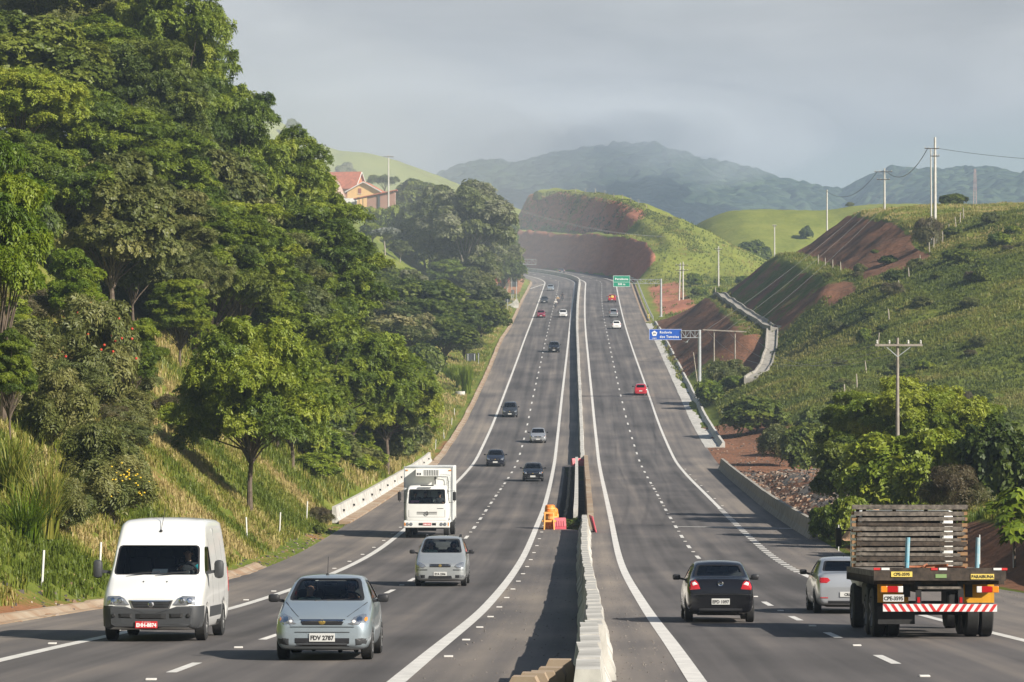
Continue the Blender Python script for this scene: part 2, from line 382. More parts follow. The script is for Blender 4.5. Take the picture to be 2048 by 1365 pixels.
RE_ = tab([(40, 20), (80, 17.6), (100, 15.9), (130, 14.6), (160, 15.1), (278, 18.1), (315, 18.95), (420, 21.3), (526, 23.4), (558, 24.0), (598, 24.6), (787, 28.9)])
def zr(t): return ZR_(t)
T0 = 787.0; R0 = 240.0
B_ = lambda t: RL_(t) - 1.5
TH0 = .027
def road_pt(fn, t, dz=0.0):
    """world point of a line of the road (fn gives X along the straight part) at running distance t"""
    t = np.asarray(t, float)
    x = fn(np.minimum(t, T0)); y = np.minimum(t, T0)
    return bend(x - B_(np.minimum(t, T0)), t, dz)
def bend(off, t, dz=0.0):
    """point at lateral offset off from the median at running distance t"""
    t = np.asarray(t, float); off = np.asarray(off, float)
    th = np.maximum(t - T0, 0) / R0
    bx = B_(np.minimum(t, T0)); by = np.minimum(t, T0)
    cx0 = -R0 * (1 - np.cos(th)) + TH0 * R0 * np.sin(th); cy0 = R0 * np.sin(th)
    a = np.maximum(th - TH0, 0) * (th > 0)
    X = bx + cx0 + off * np.cos(a); Y = by + cy0 + off * np.sin(a); Z = zr(t) + dz
    return np.stack(np.broadcast_arrays(X, Y, Z), -1)
def off_of(fn, t):
    tt = np.minimum(np.asarray(t, float), T0); return fn(tt) - B_(tt)
TMAX = 925.0
T_RD = lambda t: (RL_(t) + RR_(t)) / 2
T_RD_ = tab([(48, 6.2), (55, 6.34), (91, 7.15), (139, 7.95), (187, 9.12), (223, 10.0), (295, 11.55), (415, 13.7), (535, 15.85), (655, 18.25), (715, 19.75), (775, 21.4), (787, 21.7)])
LD_ = tab([(45, -5.4), (64, -4.95), (112, -3.55), (165, -2.2), (200, -1.55), (301, .65), (401, 2.6), (487, 4.5), (643, 8.0), (785, 11.3)])
# ---- asphalt
def asphalt():
    m, t, b = newmat('asphalt')
    at = t.nodes.new('ShaderNodeAttribute'); at.attribute_name = 'wear'
    a2 = t.nodes.new('ShaderNodeAttribute'); a2.attribute_name = 'lat'
    a3 = t.nodes.new('ShaderNodeAttribute'); a3.attribute_name = 'run'
    cv = t.nodes.new('ShaderNodeCombineXYZ'); t.links.new(a2.outputs['Fac'], cv.inputs[0]); t.links.new(a3.outputs['Fac'], cv.inputs[1])
    mp = t.nodes.new('ShaderNodeMapping'); mp.inputs['Scale'].default_value = (1.6, .022, 1); t.links.new(cv.outputs[0], mp.inputs[0])
    n1 = t.nodes.new('ShaderNodeTexNoise'); n1.inputs['Scale'].default_value = 1; n1.inputs['Detail'].default_value = 5; t.links.new(mp.outputs[0], n1.inputs['Vector'])
    mp2 = t.nodes.new('ShaderNodeMapping'); mp2.inputs['Scale'].default_value = (.16, .05, 1); t.links.new(cv.outputs[0], mp2.inputs[0])
    n2 = t.nodes.new('ShaderNodeTexNoise'); n2.inputs['Scale'].default_value = 1.4; n2.inputs['Detail'].default_value = 6; t.links.new(mp2.outputs[0], n2.inputs['Vector'])
    n3 = t.nodes.new('ShaderNodeTexNoise'); n3.inputs['Scale'].default_value = 9; n3.inputs['Detail'].default_value = 6; n3.inputs['Roughness'].default_value = .75; t.links.new(cv.outputs[0], n3.inputs['Vector'])
    v = t.nodes.new('ShaderNodeTexVoronoi'); v.inputs['Scale'].default_value = 3.2; t.links.new(cv.outputs[0], v.inputs['Vector'])
    add = None
    def ma(op, a, bb):
        q = t.nodes.new('ShaderNodeMath'); q.operation = op
        for i, s in enumerate((a, bb)):
            if isinstance(s, (int, float)): q.inputs[i].default_value = s
            else: t.links.new(s, q.inputs[i])
        return q.outputs[0]
    w = ma('ADD', at.outputs['Fac'], ma('MULTIPLY', ma('SUBTRACT', n1.outputs['Fac'], .5), 1.1))
    w = ma('ADD', w, ma('MULTIPLY', ma('SUBTRACT', n2.outputs['Fac'], .5), 1.25))
    w = ma('ADD', w, ma('MULTIPLY', ma('SUBTRACT', n3.outputs['Fac'], .5), .32))
    r = t.nodes.new('ShaderNodeValToRGB'); e = r.color_ramp.elements
    e[0].position = 0; e[0].color = (.056, .052, .051, 1); e[1].position = 1; e[1].color = (.255, .218, .180, 1)
    q = e.new(.4); q.color = (.112, .102, .098, 1); q = e.new(.7); q.color = (.175, .153, .136, 1)
    t.links.new(w, r.inputs['Fac'])
    # scattered pale stones on the shoulders
    st = ma('MULTIPLY', ma('LESS_THAN', v.outputs['Distance'], .10), ma('GREATER_THAN', ma('ADD', at.outputs['Fac'], ma('MULTIPLY', n3.outputs['Fac'], .5)), .86))
    mx = t.nodes.new('ShaderNodeMix'); mx.data_type = 'RGBA'; mx.inputs['B'].default_value = (.3, .27, .22, 1)
    t.links.new(st, mx.inputs['Factor']); t.links.new(r.outputs[0], mx.inputs['A'])
    t.links.new(mx.outputs['Result'], b.inputs['Base Color']); b.inputs['Roughness'].default_value = .82; b.inputs['Specular IOR Level'].default_value = .3
    bp = t.nodes.new('ShaderNodeBump'); bp.inputs['Strength'].default_value = .35; bp.inputs['Distance'].default_value = .02
    t.links.new(n3.outputs['Fac'], bp.inputs['Height']); t.links.new(bp.outputs[0], b.inputs['Normal'])
    return m
M['asphalt'] = asphalt()
ts = np.concatenate([np.arange(38, 300, 3.0), np.arange(300, TMAX + 1, 5.0)])
GAP0, GAP1 = 172.5, 283.0
def gapw(t): return (t > GAP0 - 1.5) & (t < GAP1 + 1.5)
def lat_wear(off_lane0, off_lane1, o):
    """worn wheel tracks dark, dusty shoulders pale"""
    lw = (off_lane1 - off_lane0) / 2; u = (o - off_lane0) / lw
    inside = (u > -.03) & (u < 2.03); fr = np.mod(u, 1)
    wt = .34 + .08 * np.exp(-((fr - .5) / .18) ** 2) - .13 * np.exp(-((fr - .25) / .11) ** 2) - .13 * np.exp(-((fr - .75) / .11) ** 2)
    return np.where(inside, wt, .60)
def deck(name, f0, f1, la, lb, extra0=0, extra1=0):
    V, F, we, la_, ru = [], [], [], [], []
    ncol = 40
    for i, t in enumerate(ts):
        o0 = f0(t) ; o1 = f1(t); os_ = np.linspace(o0, o1, ncol)
        V.append(bend(os_, np.full(ncol, t))); we.append(lat_wear(off_of(la, t), off_of(lb, t), os_)); la_.append(os_); ru.append(np.full(ncol, t))
    V = np.concatenate(V); n = len(ts)
    idx = np.arange(n * ncol).reshape(n, ncol)
    F = np.stack([idx[:-1, :-1], idx[:-1, 1:], idx[1:, 1:], idx[1:, :-1]], -1).reshape(-1, 4)
    me = mesh_np(name, V, F, [M['asphalt']], attrs={'wear': np.concatenate(we), 'lat': np.concatenate(la_), 'run': np.concatenate(ru)})
    return tag(link(name, me), kind='structure')
sm = lambda t, a, b: np.clip((t - a) / (b - a), 0, 1)
gapf = lambda t: sm(t, GAP0 - .5, GAP0 + .5) * (1 - sm(t, GAP1 - .5, GAP1 + .5))
deck('road', lambda t: off_of(LE_, t), lambda t: 0.0 * (1 - gapf(t)) + gapf(t) * (off_of(LR_, t) + .95), LL_, LR_)
road_b = deck('road', lambda t: .0 + gapf(t) * .15, lambda t: off_of(RE_, t), RL_, RR_)
# ---- the ditch between the two bridge decks
tg = np.arange(GAP0 - .6, GAP1 + .7, 4.0)
b_ = MB()
for a, b in zip(tg[:-1], tg[1:]):
    q = []
    for t in (a, b):
        o0 = float(off_of(LR_, t)) + .95; q.append([bend(o0, t, -.01), bend(o0 + .25, t, -.8), bend(-.6, t, -1.1), bend(.15, t, -1.1), bend(.15, t, -.01)])
    for j in range(4): b_.add([q[0][j], q[0][j + 1], q[1][j + 1], q[1][j]], [(0, 1, 2, 3)])
tag(b_.build('median_ditch', pm('ditch_floor', (.045, .042, .042), .9, var=.6, scale=.8, detail=8)), kind='structure')
# ---- painted markings, each a sheet a few millimetres above the asphalt
def strip(mb, fn, t0, t1, w, dz=.006, step=4.0, dx=0.0):
    tt = np.linspace(t0, t1, max(2, int((t1 - t0) / step) + 1))
    o = off_of(fn, tt) + dx
    A = bend(o - w / 2, tt, dz); Bq = bend(o + w / 2, tt, dz)
    vs = [p for pr in zip(A, Bq) for p in pr]
    mb.add(vs, [(2 * i, 2 * i + 1, 2 * i + 3, 2 * i + 2) for i in range(len(tt) - 1)])
for fn, w in ((LL_, .26), (LR_, .28), (RL_, .28)):
    mb = MB(); strip(mb, fn, 40, TMAX, w); tag(mb.build('lane_line', M['white_line']), kind='structure')
mb = MB(); strip(mb, RR_, 40, 121, .24); strip(mb, RR_, 200, TMAX, .24)
for k in range(40):
    t = 122 + k * 2.0; strip(mb, RR_, t, t + 1.0, .34)
tag(mb.build('lane_line', M['white_line']), kind='structure')
mb = MB()
for k in range(-2, 75):
    t = 55 + 12 * k; strip(mb, T_RD_, t - 1.7, t + 1.7, .17, step=1.7)
tag(mb.build('lane_dashes', M['white_line']), kind='structure')
mb = MB()
for k in range(-2, 75):
    t = 54 + 12 * k + (-2 if k < 1 else 0); strip(mb, LD_, t - 1.7, t + 1.7, .17, step=1.7)
tag(mb.build('lane_dashes', M['white_line']), kind='structure')
mb = MB()   # pale transverse joint at the bridge and the merge line at the far left exit
for a, b in ((.0, 1.0),):
    o0, o1 = float(off_of(T_RD_, 175)), float(off_of(RE_, 173)) - .4
    P = [bend(o0, 175.0, .008), bend(o1, 172.5, .008), bend(o1, 172.95, .008), bend(o0, 175.4, .008)]; mb.add(P, [(0, 1, 2, 3)])
P = [bend(float(off_of(LE_, 757)) + .15, 757, .007), bend(float(off_of(LL_, 786)), 786, .007), bend(float(off_of(LL_, 789)), 789, .007), bend(float(off_of(LE_, 760)) + .15, 760.5, .007)]
mb.add(P, [(0, 1, 2, 3)])
tag(mb.build('lane_line', M['white_line']), kind='structure')
# raised studs
sm_ = MB().bbox((0, 0, .012), (.16, .12, .026), .008).mesh('road_stud', M['white_line'])
def stud(fn, t, dx=0):
    p = bend(float(off_of(fn, t)) + dx, t, .002); o = link('road_stud', sm_); o.location = p
    tag(o, 'small white raised stud on the asphalt beside a lane line', 'road stud', 'raised road studs')
for k in range(-1, 16):
    stud(T_RD_, 61 + 12 * k); stud(LD_, 60 + 12 * k)
for k in range(18): stud(LR_, 56 + 8 * k, .38)
for k in range(16): stud(LL_, 62 + 8 * k, -.36)
for k in range(7): stud(RR_, 205 + 12 * k, .3)

# ================================================================== the land
Lrows = {  # u -> height above the road, going left from the pavement edge
 38: [(0, 0), (1, .3), (5, 3.2), (10, 7.0), (15, 10.8), (20, 14), (30, 20), (45, 28), (70, 38), (140, 50)],
 170: [(0, 0), (1, .3), (5, 3.4), (10, 7.4), (15, 11.2), (20, 15), (30, 22), (45, 30), (70, 40), (140, 50)],
 178: [(0, -.05), (1.2, -.05), (1.7, .5), (5, 3.4), (10, 7.6), (15, 11.4), (20, 15.2), (30, 22), (45, 30), (70, 40), (140, 50)],
 220: [(0, -.05), (1.2, -.05), (1.7, .5), (5, 3.2), (10, 8.5), (15, 13), (20, 17.5), (30, 25), (45, 33), (70, 42), (140, 50)],
 293: [(0, -.05), (1.2, -.05), (1.7, .3), (5, 1.9), (10, 5.9), (15, 10.4), (20, 15), (30, 22), (45, 30), (70, 40), (140, 50)],
 300: [(0, 0), (1.5, .1), (5, 1.6), (10, 5.5), (15, 10), (20, 15), (30, 22), (45, 30), (70, 40), (140, 50)],
 380: [(0, 0), (1.5, .1), (5, .5), (10, 2.5), (15, 5.5), (20, 9), (30, 16), (45, 24), (70, 34), (140, 50)],
 480: [(0, 0), (1.5, .1), (5, .5), (10, 2), (15, 4.5), (20, 8), (30, 14), (45, 23), (70, 32), (140, 50)],
 650: [(0, 0), (1.5, .2), (5, 1.6), (10, 4.5), (15, 8.5), (20, 12), (30, 19.2), (45, 22), (70, 27), (140, 40)],
 700: [(0, 0), (1.5, .2), (5, .6), (10, 2.0), (15, 6), (20, 11), (30, 19.5), (45, 22), (70, 27), (140, 40)],
 745: [(0, 0), (1.5, .2), (5, .8), (9, 1.6), (13, 5), (20, 11), (30, 19), (45, 22), (70, 27), (140, 40)],
 775: [(0, 0), (1, .2), (2.5, 1.6), (5, 4.2), (9, 6.5), (20, 11), (30, 17), (45, 20), (70, 25), (140, 38)],
 800: [(0, 0), (1, .1), (2.5, 1.8), (5, 5.0), (9, 8), (20, 11), (30, 15), (45, 18), (70, 22), (140, 36)],
 930: [(0, 0), (1, .1), (4, 2), (8, 6), (14, 9), (20, 11), (30, 15), (45, 18), (70, 22), (140, 36)]}
Rrows = {
 38: [(0, 0), (3, .1), (6, 1.8), (12, 3), (40, 5), (140, 12)],
 98: [(0, 0), (2.4, .1), (3.6, 2.1), (8, 3.1), (20, 4.2), (40, 6), (140, 14)],
 130: [(0, 0), (1.2, .1), (2.4, 1.5), (8, 2.4), (20, 3), (140, 12)],
 152: [(0, 0), (.8, .1), (2.2, 1.3), (9, 1.2), (25, .4), (140, 6)],
 166: [(0, -.1), (1.5, .0), (4, .1), (12, -.4), (25, -1), (140, 2)],
 200: [(0, -.1), (3, .2), (8, .1), (12, -1), (30, -1.5), (140, 1)],
 280: [(0, 0), (4, -.1), (10, -.5), (30, -1), (140, 2)],
 320: [(0, 0), (3, 0), (8, .4), (14, 1), (30, 2), (60, 4), (140, 8)],
 345: [(0, 0), (2.5, .2), (6, 1.4), (12, 3.4), (34, 5), (60, 8), (140, 12)],
 382: [(0, 0), (2, .2), (5, 2), (9, 3.6), (14, 5.2), (24, 8), (36, 11), (60, 15.5), (140, 20)],
 427: [(0, 0), (2, .2), (5, 1.5), (9.5, 2.9), (11.5, 3.6), (13.5, 5.0), (20, 9.9), (26, 13.0), (36, 16.8), (60, 20), (140, 25)],
 412: [(0, 0), (2, .2), (6, 2.0), (10, 3.0), (13.5, 4.6), (20, 8.9), (26, 12.6), (36, 16.2), (60, 20), (140, 25)],
 434: [(0, 0), (1.5, .1), (10, 6.0), (13.5, 6.2), (20, 11.5), (26, 13.6), (36, 17.4), (50, 20.4), (70, 22.5), (140, 27)],
 452: [(0, 0), (1.5, .1), (10, 6.4), (13.5, 6.4), (21.5, 13.3), (25.5, 13.6), (36, 18), (47, 21.2), (70, 23), (140, 26)],
 478: [(0, 0), (1.5, .1), (10, 6.4), (13.5, 6.4), (21.5, 13.4), (25.5, 13.6), (35.5, 20.6), (45, 21.8), (70, 23), (140, 26)],
 560: [(0, 0), (1.5, .1), (10, 6.4), (13.5, 6.4), (21.5, 13.4), (25.5, 13.6), (35, 20.8), (45, 21.5), (70, 22), (140, 26)],
 588: [(0, 0), (1.5, .1), (6, 1.8), (10, 3.8), (13.5, 4.6), (21.5, 11), (25.5, 12), (34, 16.5), (45, 17), (140, 22)],
 610: [(0, -.1), (4, .2), (10, .8), (13.5, 1.6), (21.5, 6), (25.5, 8), (34, 11.5), (45, 13), (140, 18)],
 650: [(0, -.2), (3, -.1), (8, .3), (14, 1.0), (22, 3), (34, 9), (45, 11), (140, 16)],
 710: [(0, -.3), (4, -.2), (10, .6), (15, 1.6), (24, 3), (34, 7), (50, 9), (140, 14)],
 765: [(0, -.2), (4, .2), (10, 1.0), (20, 2), (35, 2.5), (60, 3), (140, 6)],
 786: [(0, 0), (3, .6), (10, 1.6), (20, 1.8), (35, 1), (60, -1), (140, -3)],
 796: [(0, 0), (1.2, .3), (5.2, 6.6), (8, 7.4), (20, 5.0), (35, 1), (60, -3), (140, -8)],
 818: [(0, 0), (1.2, .2), (6, 9.0), (8.5, 9.4), (11, 11.5), (20, 9.5), (30, 6.5), (45, 0), (70, -8), (140, -14)],
 838: [(0, 0), (1.2, .2), (6, 9.6), (9, 9.8), (11.5, 12), (19, 13.6), (27, 11.5), (40, 5), (60, -4), (140, -14)],
 858: [(0, 0), (1.2, .2), (6, 10), (9, 10.1), (12.5, 15.2), (17, 16.8), (25, 14.8), (36, 9), (50, 1), (70, -6), (140, -14)],
 874: [(0, 0), (1.2, .2), (6, 10), (9, 10.2), (14.5, 18.6), (19, 19.2), (27, 17), (36, 11), (50, 3), (70, -5), (140, -14)],
 892: [(0, 0), (1.2, .2), (6, 10), (9, 10.2), (15, 20), (19, 20.8), (28, 19), (38, 13), (52, 4), (70, -5), (140, -14)],
 925: [(0, 0), (1.2, .2), (6, 10), (9, 10.2), (15, 20.2), (19, 21.8), (32, 22), (50, 14), (140, -4)]}
def rows_interp(rows, t, u):
    ks = np.array(sorted(rows)); out_ = np.zeros_like(u)
    prof = np.array([np.interp(u[0], *np.array(rows[k]).T) for k in ks])       # same u columns on every row
    for i, tt in enumerate(t[:, 0]):
        j = int(np.clip(np.searchsorted(ks, tt) - 1, 0, len(ks) - 2)); f = np.clip((tt - ks[j]) / (ks[j + 1] - ks[j]), 0, 1)
        out_[i] = prof[j] * (1 - f) + prof[j + 1] * f
    return out_
def landmat(name, g, soil, soil_dark):
    """grass and earth by the soil attribute, broken up with noise"""
    m, t, b = newmat(name)
    at = t.nodes.new('ShaderNodeAttribute'); at.attribute_name = 'soil'
    ge = t.nodes.new('ShaderNodeNewGeometry')
    def nz_(sc, det, ro=.6, str_=None):
        n = t.nodes.new('ShaderNodeTexNoise'); n.inputs['Scale'].default_value = sc; n.inputs['Detail'].default_value = det; n.inputs['Roughness'].default_value = ro
        if str_:
            mp = t.nodes.new('ShaderNodeMapping'); mp.inputs['Scale'].default_value = str_; t.links.new(ge.outputs['Position'], mp.inputs[0]); t.links.new(mp.outputs[0], n.inputs['Vector'])
        else: t.links.new(ge.outputs['Position'], n.inputs['Vector'])
        return n.outputs['Fac']
    n1 = nz_(.07, 8, .65); n2 = nz_(.9, 8, .7); n3 = nz_(.35, 8, .7, (.5, .5, 2.4))
    def ma(op, a, bb, c=None):
        q = t.nodes.new('ShaderNodeMath'); q.operation = op
        for i, s in enumerate((a, bb, c)):
            if s is None: continue
            if isinstance(s, (int, float)): q.inputs[i].default_value = s
            else: t.links.new(s, q.inputs[i])
        return q.outputs[0]
    r = t.nodes.new('ShaderNodeValToRGB'); e = r.color_ramp.elements
    for i in range(len(g) - 2): e.new(.5)
    for i, c in enumerate(g): e[i].position = .30 + .40 * i / (len(g) - 1); e[i].color = (*c, 1)
    t.links.new(ma('ADD', ma('MULTIPLY', n1, .55), ma('MULTIPLY', n2, .45)), r.inputs['Fac'])
    rs = t.nodes.new('ShaderNodeValToRGB'); e = rs.color_ramp.elements
    e[0].position = .3; e[0].color = (*soil_dark, 1); e[1].position = .68; e[1].color = (*soil, 1)
    t.links.new(ma('ADD', ma('MULTIPLY', n3, .6), ma('MULTIPLY', n2, .4)), rs.inputs['Fac'])
    f = t.nodes.new('ShaderNodeMapRange'); f.inputs['From Min'].default_value = .42; f.inputs['From Max'].default_value = .58
    t.links.new(ma('ADD', at.outputs['Fac'], ma('MULTIPLY', ma('SUBTRACT', ma('ADD', ma('MULTIPLY', n1, .5), ma('MULTIPLY', n2, .5)), .5), 1.5)), f.inputs['Value'])
    mx = t.nodes.new('ShaderNodeMix'); mx.data_type = 'RGBA'
    t.links.new(f.outputs[0], mx.inputs['Factor']); t.links.new(r.outputs[0], mx.inputs['A']); t.links.new(rs.outputs[0], mx.inputs['B'])
    t.links.new(mx.outputs['Result'], b.inputs['Base Color']); b.inputs['Roughness'].default_value = .95; b.inputs['Specular IOR Level'].default_value = .1
    bp = t.nodes.new('ShaderNodeBump'); bp.inputs['Strength'].default_value = .8; bp.inputs['Distance'].default_value = .35
    t.links.new(ma('ADD', n2, n3), bp.inputs['Height']); t.links.new(bp.outputs[0], b.inputs['Normal'])
    return m
M['land_left'] = landmat('land_left', [(.05, .075, .014), (.10, .135, .02), (.17, .19, .035), (.26, .225, .085)], (.34, .17, .085), (.16, .07, .035))
M['land_right'] = landmat('land_right', [(.045, .068, .014), (.085, .112, .019), (.14, .165, .026), (.21, .205, .055)], (.28, .128, .070), (.098, .062, .044))
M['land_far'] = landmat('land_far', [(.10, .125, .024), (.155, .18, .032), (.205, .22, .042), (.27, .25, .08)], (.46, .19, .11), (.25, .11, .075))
M['gravel'] = pm('gravel', (.05, .046, .044), .95, col2=(.20, .175, .15), scale=3.5, bump=1.0, detail=14)
LANDS = []
def land(name, X, Y, Z, soil, mat):
    n, m = X.shape; V = np.stack([X, Y, Z], -1).reshape(-1, 3); idx = np.arange(n * m).reshape(n, m)
    F = np.stack([idx[:-1, :-1], idx[:-1, 1:], idx[1:, 1:], idx[1:, :-1]], -1).reshape(-1, 4)
    me = mesh_np(name, V, F, [mat], smooth=True, attrs={'soil': soil.ravel()})
    o = tag(link(name, me), kind='structure'); LANDS.append((V, F)); return o
tt = np.concatenate([np.arange(38, 340, 3.0), np.arange(340, 640, 2.0), np.arange(640, 780, 4.0), np.arange(780, 926, 1.25)])
uu = np.concatenate([np.arange(0, 3, .5), np.arange(3, 40, .9), np.arange(40, 141, 4.0)])
Tg, Ug = np.meshgrid(tt, uu, indexing='ij')
H = rows_interp(Lrows, Tg, Ug)
am = np.clip(Ug / 6, 0, 1)
H = H + am * ((fbm(Tg / 9, Ug / 7, 3) - .5) * 1.8 + (fbm(Tg / 2.2, Ug / 2.2, 5) - .5) * .5)
P = bend(off_of(LE_, Tg) - Ug, Tg); P[..., 2] += H - .03
soilL = .16 + .30 * np.exp(-((Ug - .5) / .7) ** 2) + .6 * sm(Tg, 700, 725) * (Ug > 1.5) * (Ug < 16) * (Tg < 815) - .3 * (Tg > 560) * (Tg < 690) \
    + .34 * np.exp(-((Tg - 135) / 14) ** 2 - ((Ug - 7) / 4) ** 2) + .3 * np.exp(-((Tg - 318) / 12) ** 2 - ((Ug - 3.5) / 2.5) ** 2) + .25 * np.exp(-((Tg - 80) / 8) ** 2 - ((Ug - 1.5) / 1.5) ** 2)
land('hillside', P[..., 0], P[..., 1], P[..., 2], soilL, M['land_left'])
Pl_, soil_L = P, soilL
uu = np.concatenate([np.arange(0, 48, .75), np.arange(48, 141, 4.0)])
Tg, Ug = np.meshgrid(tt, uu, indexing='ij')
H = rows_interp(Rrows, Tg, Ug)
def band(x, a, b, w=.6): return np.clip((x - a) / w, 0, 1) * np.clip((b - x) / w, 0, 1)
cut = band(Tg, 430, 597, 6) * np.maximum.reduce([band(Ug, .8, 9.9), band(Ug, 13.2, 21.2), band(Ug, 25.2, 34.6)])
cutT = np.maximum(band(Tg, 791, 930, 3) * band(Ug, .3, 6.4), band(Tg, 848 + 8 * fbm(Ug / 3, Ug * 0, 5), 935, 6) * band(Ug + 2.2 * (fbm(Tg / 4, Ug / 6, 15) - .5), 8.5, 16.2, .8))
rough = np.clip(Ug / 8, 0, 1) * (1 - .7 * np.maximum(cut, cutT)) * (1 - .6 * band(Tg, 425, 600, 5) * band(Ug, 9.5, 27))
H = H + rough * ((fbm(Tg / 10, Ug / 8, 23) - .5) * 2.0 + (fbm(Tg / 2.5, Ug / 2.5, 25) - .5) * .6)
H = H + np.maximum(cut, cutT * 1.5) * ((fbm(Tg / 2.6, Ug / 12, 31) - .5) * 1.5 + (fbm(Tg / 7, Ug / 5, 37) - .5) * 1.2)
grav = band(Tg, 178, 262, 14) * band(Ug, 1.2, 8.5, 2.2)
H = H + grav * (.55 + 1.1 * fbm(Tg / 3, Ug / 2, 9))
P = bend(off_of(RE_, Tg) + Ug, Tg); P[..., 2] += H - .03
soilR = .12 + .22 * (fbm(Tg / 13, Ug / 8, 91) > .60) * (Ug > 12) * (Tg < 600) + .60 * cut * (1 - .45 * (Ug > 13) * (Ug < 22)) + .75 * cutT - .30 * band(Tg, 878, 940, 14) * band(Ug, 8.5, 16) \
    + .8 * band(Tg, 262, 352, 9) * band(Ug, -2, 10, 2.5) + .85 * band(Tg, 168, 275, 8) * band(Ug, -2, 13, 3) + .75 * band(Tg, 80, 158, 9) * band(Ug, .3, 3.9, .6) \
    + .55 * band(Tg, 612, 775, 14) * band(Ug, 1.5, 13, 3) + .8 * band(Tg, 400, 436, 5) * band(Ug, 5.5, 11.5, 1.2) + .6 * band(Tg, 424, 446, 5) * band(Ug, 19, 25, 1.5) + .35 * band(Tg, 425, 600, 6) * band(Ug, 9.5, 13.6, .8)
midx = None
Rl = land('hillside', P[..., 0], P[..., 1], P[..., 2], soilR, M['land_right'])
# gravel faces and the far land get their own materials on the same sheet
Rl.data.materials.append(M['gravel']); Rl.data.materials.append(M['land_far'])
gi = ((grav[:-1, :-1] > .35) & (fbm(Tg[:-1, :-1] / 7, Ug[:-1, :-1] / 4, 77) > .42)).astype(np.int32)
fi = ((Tg[:-1, :-1] > 600) | ((Tg[:-1, :-1] > 425) & (Ug[:-1, :-1] > 36))) * 2  # hilltop columns take the brighter land too, stronger sun painted into the colour
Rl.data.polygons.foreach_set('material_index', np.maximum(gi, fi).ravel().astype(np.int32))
# the plain under everything, out to the horizon
g = MB(); g.add([(-9000, -400, -17), (9000, -400, -17), (9000, 14000, -17), (-9000, 14000, -17)], [(0, 1, 2, 3)])
tag(g.build('ground', M['land_right']), kind='structure')
# hills further back: ridge line picked from the photograph at its own distance, with a front and a back slope
def hill(name, ridge, D, Dfront, zfront, Dback, mat, seed, rough=2.0, nx=150, ny=70, soil=.1, shape=.9):
    rx = np.array([p[0] for p in ridge], float); rz = np.array([p[1] for p in ridge], float)
    px = np.linspace(rx[0], rx[-1], nx); f = tab(list(zip(rx, rz))); py = f(px)
    zt = ZP(py, D); X0 = XP(px, D)
    v = np.linspace(0, 1, ny)[:, None] ** shape; nf = int(ny * .7)
    s = np.linspace(0, 1, ny)
    Y = np.where(s < .7, Dfront + (D - Dfront) * (s / .7), D + (Dback - D) * ((s - .7) / .3))[:, None] * np.ones((1, nx))
    prof = np.where(s < .7, np.sin(np.pi / 2 * s / .7) ** 1.15, np.cos(np.pi / 2 * (s - .7) / .3))[:, None]
    Z = zfront + (zt[None, :] - zfront) * prof
    X = np.repeat(X0[None, :], ny, 0)
    Z = Z + (fbm(X / (rough * 18), Y / (rough * 18), seed) - .5) * rough * 2.2 * (1 - .75 * (np.abs(s - .7) < .1)[:, None]) + (fbm(X / (rough * 3), Y / (rough * 3), seed + 9) - .5) * rough * .5
    return land(name, X, Y, Z, np.full(X.shape, soil), mat), X, Y, Z
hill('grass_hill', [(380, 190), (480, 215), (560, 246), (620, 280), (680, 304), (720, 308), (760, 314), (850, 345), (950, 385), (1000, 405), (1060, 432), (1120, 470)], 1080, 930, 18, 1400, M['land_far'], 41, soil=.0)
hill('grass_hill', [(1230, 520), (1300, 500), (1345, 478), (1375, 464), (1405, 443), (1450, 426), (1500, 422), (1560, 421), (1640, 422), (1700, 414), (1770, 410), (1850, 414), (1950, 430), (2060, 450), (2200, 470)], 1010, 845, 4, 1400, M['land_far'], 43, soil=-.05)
# forested mountains
def forest():
    m, t, b = newmat('far_forest')
    ge = t.nodes.new('ShaderNodeNewGeometry')
    v = t.nodes.new('ShaderNodeTexVoronoi'); v.inputs['Scale'].default_value = .10; t.links.new(ge.outputs['Position'], v.inputs['Vector'])
    n = t.nodes.new('ShaderNodeTexNoise'); n.inputs['Scale'].default_value = .012; n.inputs['Detail'].default_value = 10; n.inputs['Roughness'].default_value = .7; t.links.new(ge.outputs['Position'], n.inputs['Vector'])
    a = t.nodes.new('ShaderNodeMix'); a.data_type = 'FLOAT'; a.inputs[0].default_value = .5; t.links.new(v.outputs['Color'], a.inputs[2]); t.links.new(n.outputs['Fac'], a.inputs[3])
    r = t.nodes.new('ShaderNodeValToRGB'); e = r.color_ramp.elements; e[0].position = .3; e[0].color = (.012, .026, .016, 1); e[1].position = .7; e[1].color = (.055, .078, .04, 1)
    t.links.new(a.outputs[0], r.inputs[0]); t.links.new(r.outputs[0], b.inputs['Base Color']); b.inputs['Roughness'].default_value = .95; b.inputs['Specular IOR Level'].default_value = .05
    bp = t.nodes.new('ShaderNodeBump'); bp.inputs['Strength'].default_value = 1; bp.inputs['Distance'].default_value = 6; t.links.new(v.outputs['Distance'], bp.inputs['Height']); bp.invert = True; t.links.new(bp.outputs[0], b.inputs['Normal'])
    return m
M['forest'] = forest()
def mountain(ridge, D, Df, Db, seed, nx=520, ny=150):
    o, X, Y, Z = hill('mountain', ridge, D, Df, -10, Db, M['forest'], seed, rough=6, nx=nx, ny=ny, shape=1)
    # canopy: crowns as bumps
    cr = vnoise(X / 9, Y / 14, seed + 3) ** 1.5 * 6 + vnoise(X / 30, Y / 40, seed + 4) * 6 - 10 + (np.abs(fbm(X / 190, Y / 190, seed + 5) - .5)) * -34 * (np.abs(np.linspace(0, 1, Z.shape[0])[:, None] - .7) > .06)
    co = np.stack([X, Y, Z + cr], -1).astype(np.float32); o.data.vertices.foreach_set('co', co.ravel()); o.data.update()
